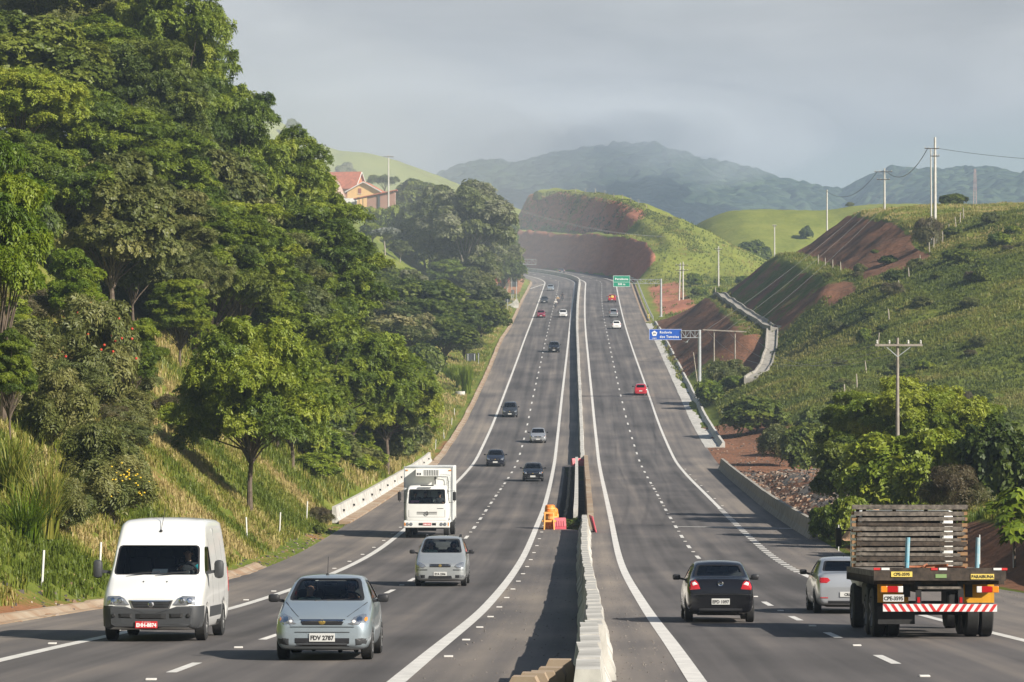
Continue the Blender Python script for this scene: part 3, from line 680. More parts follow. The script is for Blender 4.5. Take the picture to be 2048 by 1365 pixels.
mountain([(560, 470), (700, 420), (800, 372), (870, 355), (930, 330), (1000, 322), (1050, 320), (1110, 308), (1160, 303), (1210, 296), (1260, 292), (1310, 298), (1370, 315), (1420, 322), (1470, 338), (1530, 352), (1580, 372), (1640, 392), (1720, 420), (1850, 470)], 3100, 1700, 4200, 61)
mountain([(1560, 470), (1610, 408), (1650, 388), (1690, 364), (1730, 345), (1780, 334), (1830, 338), (1880, 334), (1930, 334), (1960, 338), (1990, 350), (2030, 366), (2080, 385), (2160, 420), (2300, 470)], 2700, 1600, 3600, 67, nx=260)
BV = []
for V, F in LANDS: BV.append(BVHTree.FromPolygons([Vector(v) for v in V], F.tolist()))
def gz(x, y, default=None):
    best = None
    for b in BV:
        h = b.ray_cast(Vector((x, y, 900)), Vector((0, 0, -1)))
        if h[0] is not None and (best is None or h[0].z > best): best = h[0].z
    return best if best is not None else (default if default is not None else -17)
# ------------------------------------------------------------------ air
def haze():
    m = bpy.data.materials.new('haze_air'); m.use_nodes = True; t = m.node_tree; t.nodes.remove(t.nodes['Principled BSDF'])
    v = t.nodes.new('ShaderNodeVolumePrincipled'); v.inputs['Color'].default_value = (.55, .69, .88, 1); v.inputs['Density'].default_value = HAZE_D; v.inputs['Anisotropy'].default_value = .0
    t.links.new(v.outputs[0], t.nodes['Material Output'].inputs['Volume'])
    b = MB(); b.box((0, 2080, 96), (4200, 4700, 230)); o = b.build('haze', m); tag(o, kind='stuff'); return o
HAZE_D = .00020
haze()

def cloud_mist(px, py, D, rx, ry, rz, dens, col=(.82, .86, .92)):
    """a bank of low cloud or mist: a soft-edged closed volume standing at its own place"""
    m = bpy.data.materials.new('cloud_mist_air'); m.use_nodes = True; t = m.node_tree; t.nodes.remove(t.nodes['Principled BSDF'])
    v = t.nodes.new('ShaderNodeVolumePrincipled'); v.inputs['Color'].default_value = (*col, 1); v.inputs['Density'].default_value = dens; v.inputs['Anisotropy'].default_value = 0
    t.links.new(v.outputs[0], t.nodes['Material Output'].inputs['Volume'])
    v.inputs['Density'].default_value = dens / 7
    for k in (1.0, .9, .8, .69, .58, .46, .34):
        b = MB(); b.sphere((rx * .16 * math.sin(k * 17), 0, 0), (rx * k, ry * k, rz * k), 48, 32)
        o = b.build('cloud_mist', m, smooth=True); o.location = (XP(px, D), D, ZP(py, D) + rz * (1 - k) * .4); tag(o, kind='stuff')
cloud_mist(1275, 284, 2300, 150, 260, 40, .0034)  # this one is low cloud over the central summit
cloud_mist(760, 330, 1900, 190, 500, 60, .0004)
cloud_mist(520, 470, 720, 82, 290, 46, .0017)
cloud_mist(1300, 470, 2050, 900, 420, 130, .0002, (.50, .68, .95))
# unseen ridge added behind the camera to darken reflections and fill light
b = MB(); yy = np.linspace(-700, 700, 40); V = []
for k, x in enumerate(yy): z = 38 + 18 * math.sin(x / 90) + 9 * math.sin(x / 31); V += [(x, -90, -14), (x, -240, z), (x, -520, -14)]
b.add(V, [q for k in range(39) for q in ((3 * k, 3 * k + 3, 3 * k + 4, 3 * k + 1), (3 * k + 1, 3 * k + 4, 3 * k + 5, 3 * k + 2))])
tag(b.build('hill', M['forest'], smooth=True), kind='structure')
# ================================================================== plants
def rot_to(nrm, spin):
    """per-row frames: two unit vectors spanning the plane across nrm, turned by spin"""
    nrm = nrm / np.linalg.norm(nrm, axis=1, keepdims=True)
    h = np.where(np.abs(nrm[:, 2:3]) < .9, np.array([[0, 0, 1.0]]), np.array([[1.0, 0, 0]]))
    a = np.cross(h, nrm); a /= np.linalg.norm(a, axis=1, keepdims=True); b = np.cross(nrm, a)
    c, s = np.cos(spin)[:, None], np.sin(spin)[:, None]
    return a * c + b * s, -a * s + b * c, nrm
def sprays(P, Nn, tint, r, size, pairs=4, leaf=(.5, .17), droop=.35, jit=.15):
    """feather sprays: each a short rachis with leaflets in pairs"""
    n = len(P); A, Bv, Cn = rot_to(Nn, r.uniform(0, 2 * np.pi, n))
    sz = size * r.uniform(.65, 1.3, n)[:, None]
    V, T = [], []
    for k in range(pairs):
        for sgn in (-1, 1):
            f = (k + .5) / pairs
            base = P + A * sz * (f - .4) * 1.1 - np.array([[0, 0, 1.0]]) * sz * droop * f * f
            d = A * .45 + Bv * sgn + r.normal(0, jit, (n, 3)); d /= np.linalg.norm(d, axis=1, keepdims=True)
            w = np.cross(d, Cn + r.normal(0, .3, (n, 3))); w /= np.linalg.norm(w, axis=1, keepdims=True) + 1e-9
            L = sz * leaf[0] * (1 - .45 * abs(f - .4)); Wd = sz * leaf[1]
            tip = base + d * L - np.array([[0, 0, 1.0]]) * L * droop * .5
            mid = base + d * L * .5
            V.append(np.stack([base, mid + w * Wd, tip, mid - w * Wd], 1)); T.append(np.repeat((tint + r.normal(0, .05, n))[:, None], 4, 1))
    V = np.concatenate(V).reshape(-1, 3); T = np.concatenate(T).ravel()
    return V, T
def crown(name, seed, H, Wd, z0, nl, lr, flat, n, size, mats, pairs=4, leaf=(.56, .135), droop=.35, shell=(.55, 1.05), up=.6, lowbias=-.25, dome=1.0, holes=0.0):
    """lobes on a dome of height H-z0 and width Wd; returns (leaf mesh, lobe centres)"""
    r = np.random.default_rng(seed); hc = (H - z0)
    L = []
    tries = 0
    while len(L) < nl and tries < 4000:
        tries += 1
        d = r.normal(0, 1, 3); d /= np.linalg.norm(d)
        if d[2] < lowbias: continue
        rad = r.uniform(.45, .97); q = lr * r.uniform(.7, 1.35)
        c = np.array([d[0] * rad * (Wd / 2 - q * .6), d[1] * rad * (Wd / 2 - q * .6), z0 + hc * .42 + d[2] * rad * (hc * .58 - q * flat * .7) * dome])
        if all(np.linalg.norm((c - e[0]) / np.array([1, 1, flat])) > .62 * (q + e[1]) * .8 for e in L) or tries > 2500: L.append((c, q))
    C = np.array([l[0] for l in L]); Q = np.array([l[1] for l in L])
    pick = r.choice(len(L), n, p=Q ** 2 / np.sum(Q ** 2))
    d = r.normal(0, 1, (n, 3)); d[:, 2] = np.abs(d[:, 2]) * .9 + r.normal(-.12, .35, n); d /= np.linalg.norm(d, axis=1, keepdims=True)
    rad = r.uniform(*shell, n) ** .6
    Pp = C[pick] + d * (Q[pick] * rad)[:, None] * np.array([1, 1, flat])
    Pp += (np.stack([fbm(Pp[:, 0] * 1.3, Pp[:, 1] * 1.3 + Pp[:, 2], seed), fbm(Pp[:, 1] * 1.3, Pp[:, 2] * 1.3, seed + 1), fbm(Pp[:, 2] * 1.3, Pp[:, 0] * 1.3, seed + 2)], -1) - .5) * lr * .9
    if holes: 
        keep = vnoise(Pp[:, 0] * 1.1 + Pp[:, 2], Pp[:, 1] * 1.1 - Pp[:, 2] * .7, seed + 7) > holes; Pp, d, pick = Pp[keep], d[keep], pick[keep]
    lt = r.uniform(.1, .85, len(L))
    tint = lt[pick] + r.normal(0, .12, len(Pp))
    Nn = d * (1 - up) + np.array([0, 0, 1.0]) * up + r.normal(0, .35, (len(Pp), 3))
    V, T = sprays(Pp, Nn, tint, r, size, pairs, leaf, droop)
    F = np.arange(len(V)).reshape(-1, 4)
    return mesh_np(name, V, F, mats, attrs={'tint': np.clip(T, 0, 1)}), C, Q
def limbs(name, seed, H, z0, C, r0, mat, lean=.3, split=None, every=1):
    r = random.Random(seed); mb = MB(); top = Vector((r.uniform(-lean, lean), r.uniform(-lean, lean), z0 if split is None else split))
    mb.tube([(0, 0, -.6), (r.uniform(-.1, .1), r.uniform(-.1, .1), top.z * .5), top], [r0 * 1.35, r0, r0 * .8], 8)
    for i, c in enumerate(C[::every]):
        c = Vector(c); h = Vector((c.x * .3, c.y * .3, (top.z * .55 + c.z * .45)))
        st = Vector((0, 0, top.z * r.uniform(.75, 1.0))) + Vector((top.x, top.y, 0)) * .9
        mb.tube([st, st.lerp(h, .6) + Vector((r.uniform(-.2, .2), r.uniform(-.2, .2), 0)), h.lerp(c, .5), c], [r0 * .42, r0 * .3, r0 * .2, r0 * .06], 5, cap=False)
    return mb.mesh(name, mat, smooth=True)
PROTO = {}
def proto(kind, H, Wd, parts): PROTO[kind] = (H, Wd, parts)
def mk(kind, seed, H, Wd, z0, nl, lr, flat, n, size, mat, r0=.16, bark='bark', split=None, every=1, **kw):
    cr, C, Q = crown('crown', seed, H, Wd, z0, nl, lr, flat, n, size, [M[mat]], **kw)
    zs = np.zeros(len(cr.vertices) * 3); cr.vertices.foreach_get('co', zs); zs = zs.reshape(-1, 3)
    proto(kind, float(np.percentile(zs[:, 2], 99.8)), float(np.percentile(zs[:, 0], 99.5) - np.percentile(zs[:, 0], .5)), [('trunk', limbs('trunk', seed, H, z0, C, r0, M[bark], split=split, every=every)), ('crown', cr)])
for i in range(4):
    mk('mimosa%d' % i, 100 + i, 10, 10.5, 3.2, 40, 1.4, .46, 21000, .34, 'leaf_mimosa', split=2.6, holes=.26, droop=.45)
mk('roadside0', 109, 10, 11, 2.0, 46, 1.5, .5, 30000, .32, 'leaf_mimosa', split=3.0, holes=.24, droop=.45, lowbias=-.5)
for i in range(3):
    mk('tallmimosa%d' % i, 110 + i, 17, 10.5, 3.0, 74, 1.4, .46, 33000, .34, 'leaf_mimosa', split=4, holes=.26, droop=.45, r0=.2)
for i in range(3):
    mk('dense%d' % i, 120 + i, 10, 8.5, 1.5, 36, 1.4, .7, 19000, .33, 'leaf_dark', split=2.2, holes=.1, droop=.25, leaf=(.55, .24), up=.45)
for i in range(2):
    mk('airy%d' % i, 140 + i, 12, 7.5, 3.5, 34, 1.05, .8, 10500, .33, 'leaf_grey', bark='bark_pale', split=3.2, holes=.2, leaf=(.6, .2), droop=.4, up=.35, r0=.13)
for i in range(2):
    mk('lime%d' % i, 150 + i, 10, 5, 2.4, 19, 1.0, .6, 9500, .32, 'leaf_lime', split=2, holes=.15, droop=.6)
mk('pale0', 160, 8, 8, 2, 20, 1.4, .7, 4200, .42, 'leaf_pale', split=2, holes=.1, leaf=(.5, .25))
mk('umbrella0', 165, 9, 8, 6.2, 14, 1.5, .35, 2600, .5, 'leaf_dark', split=5.5, holes=.2)
for i in range(3):
    mk('bush%d' % i, 170 + i, 3, 3.8, .1, 16, .8, .8, 2600, .34, 'leaf_dark', split=.4, r0=.05, lowbias=-.6, leaf=(.55, .24), up=.4)
for i in range(2):
    mk('scrub%d' % i, 180 + i, 3, 3.8, .2, 16, .75, .8, 2400, .34, 'leaf_olive', split=.5, r0=.04, lowbias=-.5, holes=.2, leaf=(.6, .1), up=.3)
    mk('green_bush%d' % i, 190 + i, 3, 3.6, .1, 15, .8, .8, 2400, .36, 'leaf_mimosa', split=.4, r0=.04, lowbias=-.5, holes=.12, leaf=(.6, .16), up=.4)
mk('dry0', 198, 2.4, 3.4, .2, 14, .7, .8, 1700, .34, 'leaf_dry', split=.4, r0=.04, lowbias=-.4, holes=.25, leaf=(.6, .07), up=.25)
mk('cecropia0', 205, 9, 4, 5.6, 12, .8, .6, 900, .5, 'leaf_silver', bark='bark_pale', split=6, r0=.1, pairs=3, leaf=(.6, .25), droop=.5)
# tall grass-like clumps and big-leaved plants
def blades(name, n, h, spread, mat, seed, lean=.5, w=.03, seg=3):
    r = np.random.default_rng(seed); a = r.uniform(0, 2 * np.pi, n); d = np.sqrt(r.uniform(0, 1, n)) * spread
    base = np.stack([np.cos(a) * d, np.sin(a) * d, np.zeros(n)], -1); hh = h * r.uniform(.55, 1.1, n); az = a + r.normal(0, .8, n); le = lean * r.uniform(.2, 1.3, n)
    ax = np.stack([np.cos(az), np.sin(az), np.zeros(n)], -1); sd = np.stack([-np.sin(az), np.cos(az), np.zeros(n)], -1)
    V, F = [], []
    rings = []
    for k in range(seg + 1):
        f = k / seg; c = base + ax * (le * hh * f * f)[:, None]; c[:, 2] += hh * (f - .25 * le * f * f * 1.2)
        ww = w * (1 - f ** 1.5) + .002
        rings.append((c - sd * ww, c + sd * ww))
    V = np.stack([p for r_ in rings for p in r_], 1).reshape(-1, 3); m = 2 * (seg + 1)
    b0 = np.arange(n)[:, None] * m
    F = np.concatenate([b0 + np.array([[2 * k, 2 * k + 1, 2 * k + 3, 2 * k + 2]]) for k in range(seg)])
    t = np.repeat(np.clip(r.uniform(.15, .85, n), 0, 1), m)
    return mesh_np(name, V, F, [M[mat]], attrs={'tint': t})
PROTO['cane0'] = (2.6, 2.4, [('foliage', blades('foliage', 260, 2.7, .5, 'grass_long', 301, lean=.75, w=.035))])
PROTO['cane1'] = (2.6, 2.4, [('foliage', blades('foliage', 220, 2.7, .55, 'leaf_lime', 302, lean=.8, w=.035))])
PROTO['bamboo0'] = (5, 3, [('foliage', blades('foliage', 420, 5.2, .9, 'leaf_lime', 303, lean=.3, w=.07))])
def castor(seed):
    r = np.random.default_rng(seed); n = 60; th = r.uniform(0, 2 * np.pi, n); z = r.uniform(.7, 2.3, n); d = r.uniform(.15, .75, n) * (1.2 - .25 * (z - .7))
    C = np.stack([np.cos(th) * d, np.sin(th) * d, z], -1); V, T = [], []
    for k in range(7):
        Nn = np.stack([np.cos(th) * .5, np.sin(th) * .5, np.full(n, .8)], -1)
        A, Bv, Cn = rot_to(Nn, np.full(n, 2 * np.pi * k / 7)); L = .34
        mid = C + A * L * .55; V.append(np.stack([C, mid + Bv * .09, C + A * L - np.array([[0, 0, .05]]), mid - Bv * .09], 1)); T.append(np.repeat(r.uniform(.3, .9, n)[:, None], 4, 1))
    V = np.concatenate(V).reshape(-1, 3); me = mesh_np('foliage', V, np.arange(len(V)).reshape(-1, 4), [M['leaf_silver'] if False else M['leaf_mimosa']], attrs={'tint': np.concatenate(T).ravel()})
    mb = MB(); mb.tube([(0, 0, -.2), (.05, 0, 1.0), (0, .05, 2.0)], [.05, .04, .02], 6)
    for c in C[::3]: mb.tube([(0, 0, c[2] - .35), tuple(c)], [.015, .01], 4, cap=False)
    return [('stem', mb.mesh('stem', M['bark'])), ('foliage', me)]
PROTO['castor0'] = (2.5, 1.9, castor(311))
def flowers(name, n, H, Wd, mat, seed, s=.09):
    r = np.random.default_rng(seed); d = r.normal(0, 1, (n, 3)); d[:, 2] = np.abs(d[:, 2]); d[:, 1] = -np.abs(d[:, 1]) ; d /= np.linalg.norm(d, axis=1, keepdims=True)
    c = d * np.array([Wd / 2, Wd / 2, H * .55]) * r.uniform(.8, 1.02, (n, 1)) + np.array([0, 0, H * .42]); mb = MB()
    for p in c: mb.sphere(p, (s, s, s * .7), 6, 4)
    return mb.mesh(name, M[mat])
PROTO['flowering0'] = (3, 3.6, PROTO['scrub0'][2] + [('blossom', flowers('blossom', 60, 3, 3.4, 'flower_yellow', 5, .05))])
PROTO['flowering1'] = (3, 3.8, PROTO['scrub1'][2] + [('blossom', flowers('blossom', 34, 3, 3.5, 'flower_red', 6, .05))])
NAMES = {'roadside': ('mimosa_tree', 'tree'), 'tallmimosa': ('mimosa_tree', 'tree'), 'mimosa': ('mimosa_tree', 'tree'), 'dense': ('broadleaf_tree', 'tree'), 'airy': ('tall_tree', 'tree'), 'lime': ('young_tree', 'tree'), 'pale': ('flowering_tree', 'tree'),
         'umbrella': ('umbrella_tree', 'tree'), 'bush': ('bush', 'bush'), 'scrub': ('scrub_bush', 'bush'), 'green_bush': ('bush', 'bush'), 'dry': ('dry_bush', 'bush'), 'cecropia': ('silver_tree', 'tree'),
         'cane': ('tall_grass_clump', 'grass clump'), 'bamboo': ('bamboo_clump', 'bamboo'), 'castor': ('castor_plant', 'plant'), 'flowering': ('flowering_bush', 'bush')}
def plant(kind, x, y, h, w, label, group=None, rz=None, z=None, single=False, leaf=None):
    if kind.startswith('mimosa') and w and h / w > 1.25: kind = 'tallmimosa%d' % (int(kind[-1]) % 3)
    H, Wd, parts = PROTO[kind]; nm, cat = NAMES[kind.rstrip('0123456789')]
    zz = gz(x, y) if z is None else z
    s = h / H; sw = min(max((w / Wd) if w else s, s * .72), s * 1.6)
    if single:      # far small copies: crown only
        o = link(nm, parts[-1][1]); o.location = (x, y, zz); o.scale = (sw, sw, s); o.rotation_euler = (0, 0, random.uniform(0, 6.28) if rz is None else rz)
        return tag(o, label, cat, group)
    r = empty(nm, (x, y, zz), random.uniform(0, 6.28) if rz is None else rz, label, cat, group); r.scale = (sw, sw, s)
    for pn, me in parts:
        if pn == 'crown' and cat == 'bush': pn = 'foliage'
        if pn == 'trunk' and cat == 'bush': pn = 'stem'
        o = link(pn, me, r)
        if leaf and pn in ('crown', 'foliage'): o.material_slots[0].link = 'OBJECT'; o.material_slots[0].material = M[leaf]
    return r
def by_px(kind, px, top, D, wpx, label, group=None, **kw):
    """a plant whose axis stands px across the photograph at distance D and whose top reaches the given row"""
    x = XP(px, D); z = gz(x, D); h = max(.6, ZP(top, D) - z)
    return plant(kind, x, D, h, wpx * D / FPX if wpx else None, label, group, z=z, **kw)
GF = 'trees massed on the left hillside'
LF = 'feathery green tree in the massed forest covering the left hillside'
# silhouette trees of the left forest, one by one
for k, px, top, D, w, lab in (
    ('mimosa0', 345, -55, 258, 170, 'tall feathery tree leaning out at the top edge of the left forest against the sky'),
    ('mimosa1', 450, 150, 250, 200, 'feathery tree on the forest skyline just above the small hazy tree on the ridge'),
    ('mimosa2', 590, 258, 265, 215, 'layered tree on the forest skyline left of the orange-roofed house'),
    ('mimosa3', 640, 405, 262, 265, 'dark layered tree whose branches reach right below the houses'),
    ('roadside0', 500, 640, 150, 300, 'rounded feathery roadside tree with its bare leaning trunk in the grass'),
    ('roadside0', 670, 632, 225, 300, 'broad feathery tree above the near end of the left concrete parapet'),
    ('roadside0', 775, 700, 250, 210, 'bright green feathery tree overhanging the parapet beside the box truck'),
    ('lime0', 5, 285, 116, 170, 'yellow-green drooping tree at the left edge of the photo'),
    ('lime1', 150, 500, 158, 110, 'small lime-green sapling in front of the dark trees at the left edge'),
    ('airy0', 560, 540, 235, 190, 'dark vine-hung tree in the hollow at the middle of the left forest')):
    by_px(k, px, top, D, w, lab)
r_ = random.Random(5)
fill = [  # the rest of the massed forest, back to front
 (40, -120, 268, 330), (150, -130, 262, 330), (225, -110, 268, 300), (290, -20, 262, 240), (355, 70, 262, 200), (60, 20, 240, 300), (180, 40, 245, 300), (290, 90, 240, 260), (345, 160, 248, 220), (500, 235, 262, 200), (520, 330, 268, 240),
 (30, 130, 215, 260), (130, 170, 218, 260), (230, 190, 222, 260), (330, 235, 228, 250), (420, 290, 240, 240), (600, 340, 275, 200), (560, 400, 280, 220),
 (20, 250, 190, 220), (110, 290, 188, 240), (210, 320, 194, 240), (300, 370, 200, 230), (390, 390, 210, 240), (470, 410, 222, 230), (530, 460, 240, 240),
 (270, 440, 196, 170), (350, 470, 200, 190), (430, 500, 205, 220), (500, 545, 222, 220), (590, 560, 245, 230), (660, 560, 275, 200),
 (640, 690, 220, 190), (590, 720, 190, 210), (700, 760, 240, 170), (560, 800, 200, 150), (740, 800, 250, 150), (640, 820, 215, 150)]
for i, (px, top, D, w) in enumerate(fill):
    k = ('mimosa%d' % (i % 4)) if i % 5 else ('dense%d' % (i % 3))
    lf = r_.choice([None, None, 'leaf_bright', 'leaf_bright', 'leaf_olive', 'leaf_dark']) if i % 5 else r_.choice([None, 'leaf_olive'])
    by_px(k, px + r_.uniform(-12, 12), top + r_.uniform(-15, 15), D + r_.uniform(-4, 4), w * r_.uniform(.9, 1.1), LF if i % 5 else 'dense dark tree in the massed forest covering the left hillside', GF, leaf=lf)
# lower storey under and between them
for i in range(46):
    D = r_.uniform(185, 290); x0 = float(LE_(D)); u = r_.uniform(5 if D > 205 else 10, 26); x = x0 - u
    if x < -D * .158: continue
    plant('bush%d' % (i % 3) if i % 3 else 'green_bush%d' % (i % 2), x, D, r_.uniform(2.5, 4.8), r_.uniform(3.5, 6), 'undergrowth bush beneath the trees of the left hillside', 'undergrowth bushes under the left forest')
for i in range(40):
    D = r_.uniform(196, 300); x = float(LE_(D)) - r_.uniform(2.6, 7.5)
    plant(('green_bush%d' % (i % 2)) if i % 3 else 'bush%d' % (i % 3), x, D, r_.uniform(1.3, 3.0), r_.uniform(2.4, 4.2), 'leafy undergrowth bush behind the left concrete parapet', 'undergrowth bushes behind the left parapet', leaf=r_.choice([None, 'leaf_bright', 'leaf_olive']))
for i in range(44):
    D = r_.uniform(92, 175); x = float(LE_(D)) - r_.uniform(6.0, 17)
    if abs(x) > D * .162: continue
    plant(r_.choice(['scrub0', 'scrub1', 'green_bush0', 'dry0', 'cane0']), x, D, r_.uniform(.8, 1.9), r_.uniform(1.4, 3.2), 'small scrubby bush among the long grass of the near left slope', 'scrub on the near left slope', leaf=None)
# open slope at the near left
for k, px, top, D, w, lab in (
    ('scrub0', 110, 740, 118, 170, 'large olive feathery bush on the open slope at the left edge'),
    ('scrub1', 30, 640, 128, 170, 'grey-green bush at the left edge under the lime-green tree'),
    ('flowering1', 190, 590, 140, 170, 'open-branched shrub tree with a few red flowers on the left slope'),
    ('mimosa1', 262, 640, 146, 120, 'slim leafy tree at the right of the red-flowered shrub tree'),
    ('scrub1', 200, 840, 112, 150, 'brown-green feathery bush low on the open left slope'),
    ('flowering0', 225, 915, 108, 170, 'bush dotted with yellow flowers above the white van'),
    ('scrub0', 135, 960, 100, 120, 'olive bush left of the yellow-flowered bush'),
    ('mimosa2', 20, 660, 112, 110, 'small green tree at the far left edge half-way up the slope'),
    ('cane0', 90, 900, 96, 110, 'tall arching grass clump on the slope above the white van, left of its roof'),
    ('cane1', 50, 960, 92, 110, 'bright tall grass clump at the left edge of the bank'),
    ('cane0', 25, 850, 100, 110, 'pale tall grass clump against the left edge below the olive bush'),
    ('dry0', 345, 790, 160, 80, 'small reddish dry bush beside the pale grass track'),
    ('green_bush0', 395, 800, 165, 120, 'dark green shrub at the foot of the roadside tree'),
    ('mimosa3', 360, 560, 192, 130, 'bright young tree below the left forest edge'),
    ('dry0', 640, 1015, 172, 60, 'brown dry bush beside the near end of the left parapet'),
    ('bush0', 705, 925, 228, 100, 'dark bush behind the left parapet'),
    ('green_bush1', 640, 965, 203, 80, 'leafy bush just behind the near end of the left parapet'),
    ('bush2', 640, 1052, 163, 26, 'tiny dark bush on the verge edge short of the parapet')):
    by_px(k, px, top, D, w, lab)
# ---- middle distance, left of the road
for k, px, top, D, w, lab in (
    ('airy1', 935, 362, 600, 180, 'tall airy tree with pale forked limbs left of the far curve'),
    ('airy0', 880, 372, 620, 120, 'tall loose tree left of the airy tree with pale limbs'),
    ('umbrella0', 768, 350, 690, 62, 'flat-topped tree behind the white pole by the houses'),
    ('dense0', 835, 360, 660, 100, 'round tree right of the brick shed'),
    ('dense1', 850, 430, 610, 120, 'rounded tree below the brick shed on the hill'),
    ('airy1', 985, 450, 650, 110, 'loose tree beside the left sign gantry'),
    ('airy0', 975, 565, 560, 90, 'narrow tree at the verge short of the left sign gantry'),
    ('cecropia0', 770, 455, 570, 75, 'slender tree with silvery leaves and a thin pale trunk'),
    ('pale0', 745, 592, 420, 175, 'tree with pale cream flower heads in the middle of the left slope'),
    ('pale0', 815, 622, 430, 110, 'smaller cream-flowered tree right of the larger one'),
    ('dense1', 850, 560, 470, 220, 'broad dark green tree behind the cream-flowered trees'),
    ('dense0', 770, 555, 480, 170, 'rounded green tree left of the broad dark one'),
    ('dense2', 890, 630, 450, 190, 'dense dark tree nearest the left verge'),
    ('dense1', 960, 600, 510, 110, 'grey-green tree by the verge above the sign back'),
    ('dense0', 700, 540, 440, 130, 'dark tree in the hollow between near forest and far slope'),
    ('dense2', 690, 470, 500, 150, 'hazy dark tree below the white house wall'),
    ('airy1', 800, 480, 590, 110, 'grey leafy tree beside the bare grass strip'),
    ('dense0', 740, 690, 380, 130, 'dark tree just beyond the near left forest'),
    ('bush2', 840, 690, 400, 90, 'rounded bush right of the near forest'),
    ('dense1', 790, 690, 400, 110, 'rounded tree behind the tip of the near left forest'),
    ('dense2', 585, 238, 1040, 30, 'lone hazy tree on the ridge above the left forest')):
    by_px(k, px, top, D, w, lab)
for i in range(16):
    D = r_.uniform(520, 680); x = float(LE_(D)) - r_.uniform(5, 24)
    plant(('green_bush%d' % (i % 2)) if i % 3 else 'scrub%d' % (i % 2), x, D, r_.uniform(1.6, 4), r_.uniform(3, 6.5), 'hazy low bush on the grassy slope below the houses', 'low bushes on the slope below the houses', single=True)
for i in range(5):
    by_px('bamboo0', 885 + 12 * i + r_.uniform(-3, 3), 728 + r_.uniform(-8, 15), 436 - 8 * i, 30, 'bright green bamboo clump at the left verge below the sign back', 'bamboo clumps at the left verge')
for i, (px, top, D, w) in enumerate([(640, 420, 640, 90), (690, 415, 630, 70), (760, 412, 640, 80), (810, 405, 650, 60), (700, 440, 600, 100), (745, 445, 590, 90), (940, 535, 590, 90), (1005, 480, 670, 90), (1015, 520, 690, 60), (960, 640, 520, 70),
                                     (930, 660, 470, 70), (640, 350, 720, 60), (690, 325, 800, 50), (720, 500, 540, 110), (660, 600, 400, 120), (860, 420, 690, 70), (890, 395, 720, 60), (950, 420, 720, 80), (985, 600, 560, 50), (760, 520, 520, 80), (820, 540, 520, 80), (1000, 420, 760, 60), (868, 452, 600, 100), (915, 470, 605, 110), (955, 490, 600, 90), (890, 520, 590, 90)]):
    by_px('dense%d' % (i % 3) if i % 4 else 'airy%d' % (i % 2), px, top, D, w, 'hazy green tree among those covering the slope below the houses', 'trees covering the slope below the houses', leaf=('leaf_grey', 'leaf_mimosa', 'leaf_olive', None)[i % 4])
# ---- right side
for k, px, top, D, w, lab in (
    ('mimosa1', 1830, 758, 178, 300, 'broad feathery tree behind the wooden crossarm pole on the right'),
    ('mimosa3', 1715, 785, 186, 150, 'darker feathery tree left of the wooden crossarm pole'),
    ('mimosa0', 1935, 800, 180, 190, 'feathery tree right of the wooden crossarm pole'),
    ('green_bush0', 1770, 870, 160, 190, 'big leafy bush in front of the wooden crossarm pole'),
    ('dense2', 1690, 880, 170, 130, 'dark bushy tree beside the gravel heap'),
    ('green_bush1', 1870, 860, 152, 190, 'round light green bush behind the flatbed truck'),
    ('bush1', 2010, 835, 150, 130, 'large-leaved bush at the right edge above the bank'),
    ('dry0', 1905, 930, 140, 130, 'tangled dry bush on the bank behind the flatbed truck'),
    ('castor0', 2030, 968, 112, 110, 'castor plant with star-shaped leaves on the bank at the right edge'),
    ('castor0', 1985, 1000, 125, 80, 'smaller castor plant on the bank left of the large one'),
    ('bush0', 1512, 795, 330, 130, 'rounded dark bush beside the red dirt on the right'),
    ('scrub0', 1560, 850, 285, 100, 'grey-green bush behind the gravel heap'),
    ('bush2', 1615, 850, 270, 110, 'leafy bush between gravel heap and trees'),
    ('green_bush0', 1660, 1010, 158, 75, 'bright bush behind the end of the right barrier'),
    ('green_bush1', 1700, 995, 150, 60, 'small bush left of the flatbed truck load'),
    ('bush0', 1635, 820, 300, 90, 'dark bush at the foot of the right hillside'),
    ('scrub1', 1455, 720, 385, 80, 'pale leafy shrub at the foot of the twin-pole frame'),
    ('green_bush0', 1420, 760, 378, 60, 'low shrub left of the twin-pole frame'),
    ('green_bush1', 1468, 752, 380, 50, 'shrub at the foot of the concrete chute'),
    ('bush2', 1750, 500, 462, 28, 'small rounded bush at the foot of the highest earth cut'),
    ('bush1', 1612, 452, 930, 26, 'small dark bush alone on the far green hill'),
    ('bush0', 1502, 483, 890, 75, 'wide dark bush in the fold of the far green hills'),
    ('scrub0', 1700, 405, 1000, 70, 'olive bushy patch on top of the far green hill'),
    ('bush2', 1905, 388, 560, 80, 'low spreading tree behind the tall pole on the right hilltop'),
    ('airy0', 1310, 480, 850, 26, 'thin sparse tree on the grassy slope right of the earth cut'),
    ('airy1', 1418, 484, 870, 22, 'thin sapling left of the pole on the grassy slope'),
    ('bush1', 1340, 505, 850, 26, 'small bush beside the thin tree on the grassy slope'),
    ('dry0', 1855, 435, 445, 40, 'reddish dry shrub at the foot of the tall pole'),
    ('dense0', 1075, 383, 925, 14, 'little tree on the crest above the red earth cut')):
    by_px(k, px, top, D, w, lab)
for i in range(64):
    D = r_.uniform(330, 450); v = r_.uniform(9, 56); v = v + 12 if v < 17 and D > 365 else v; x = float(RE_(D)) + v
    plant(r_.choice(['scrub0', 'scrub1', 'dry0', 'bush0', 'green_bush1']), x, D, r_.uniform(.7, 1.8), r_.uniform(1.4, 4.2), 'low scrubby bush scattered on the right hillside', 'scrub on the right hillside', single=True)
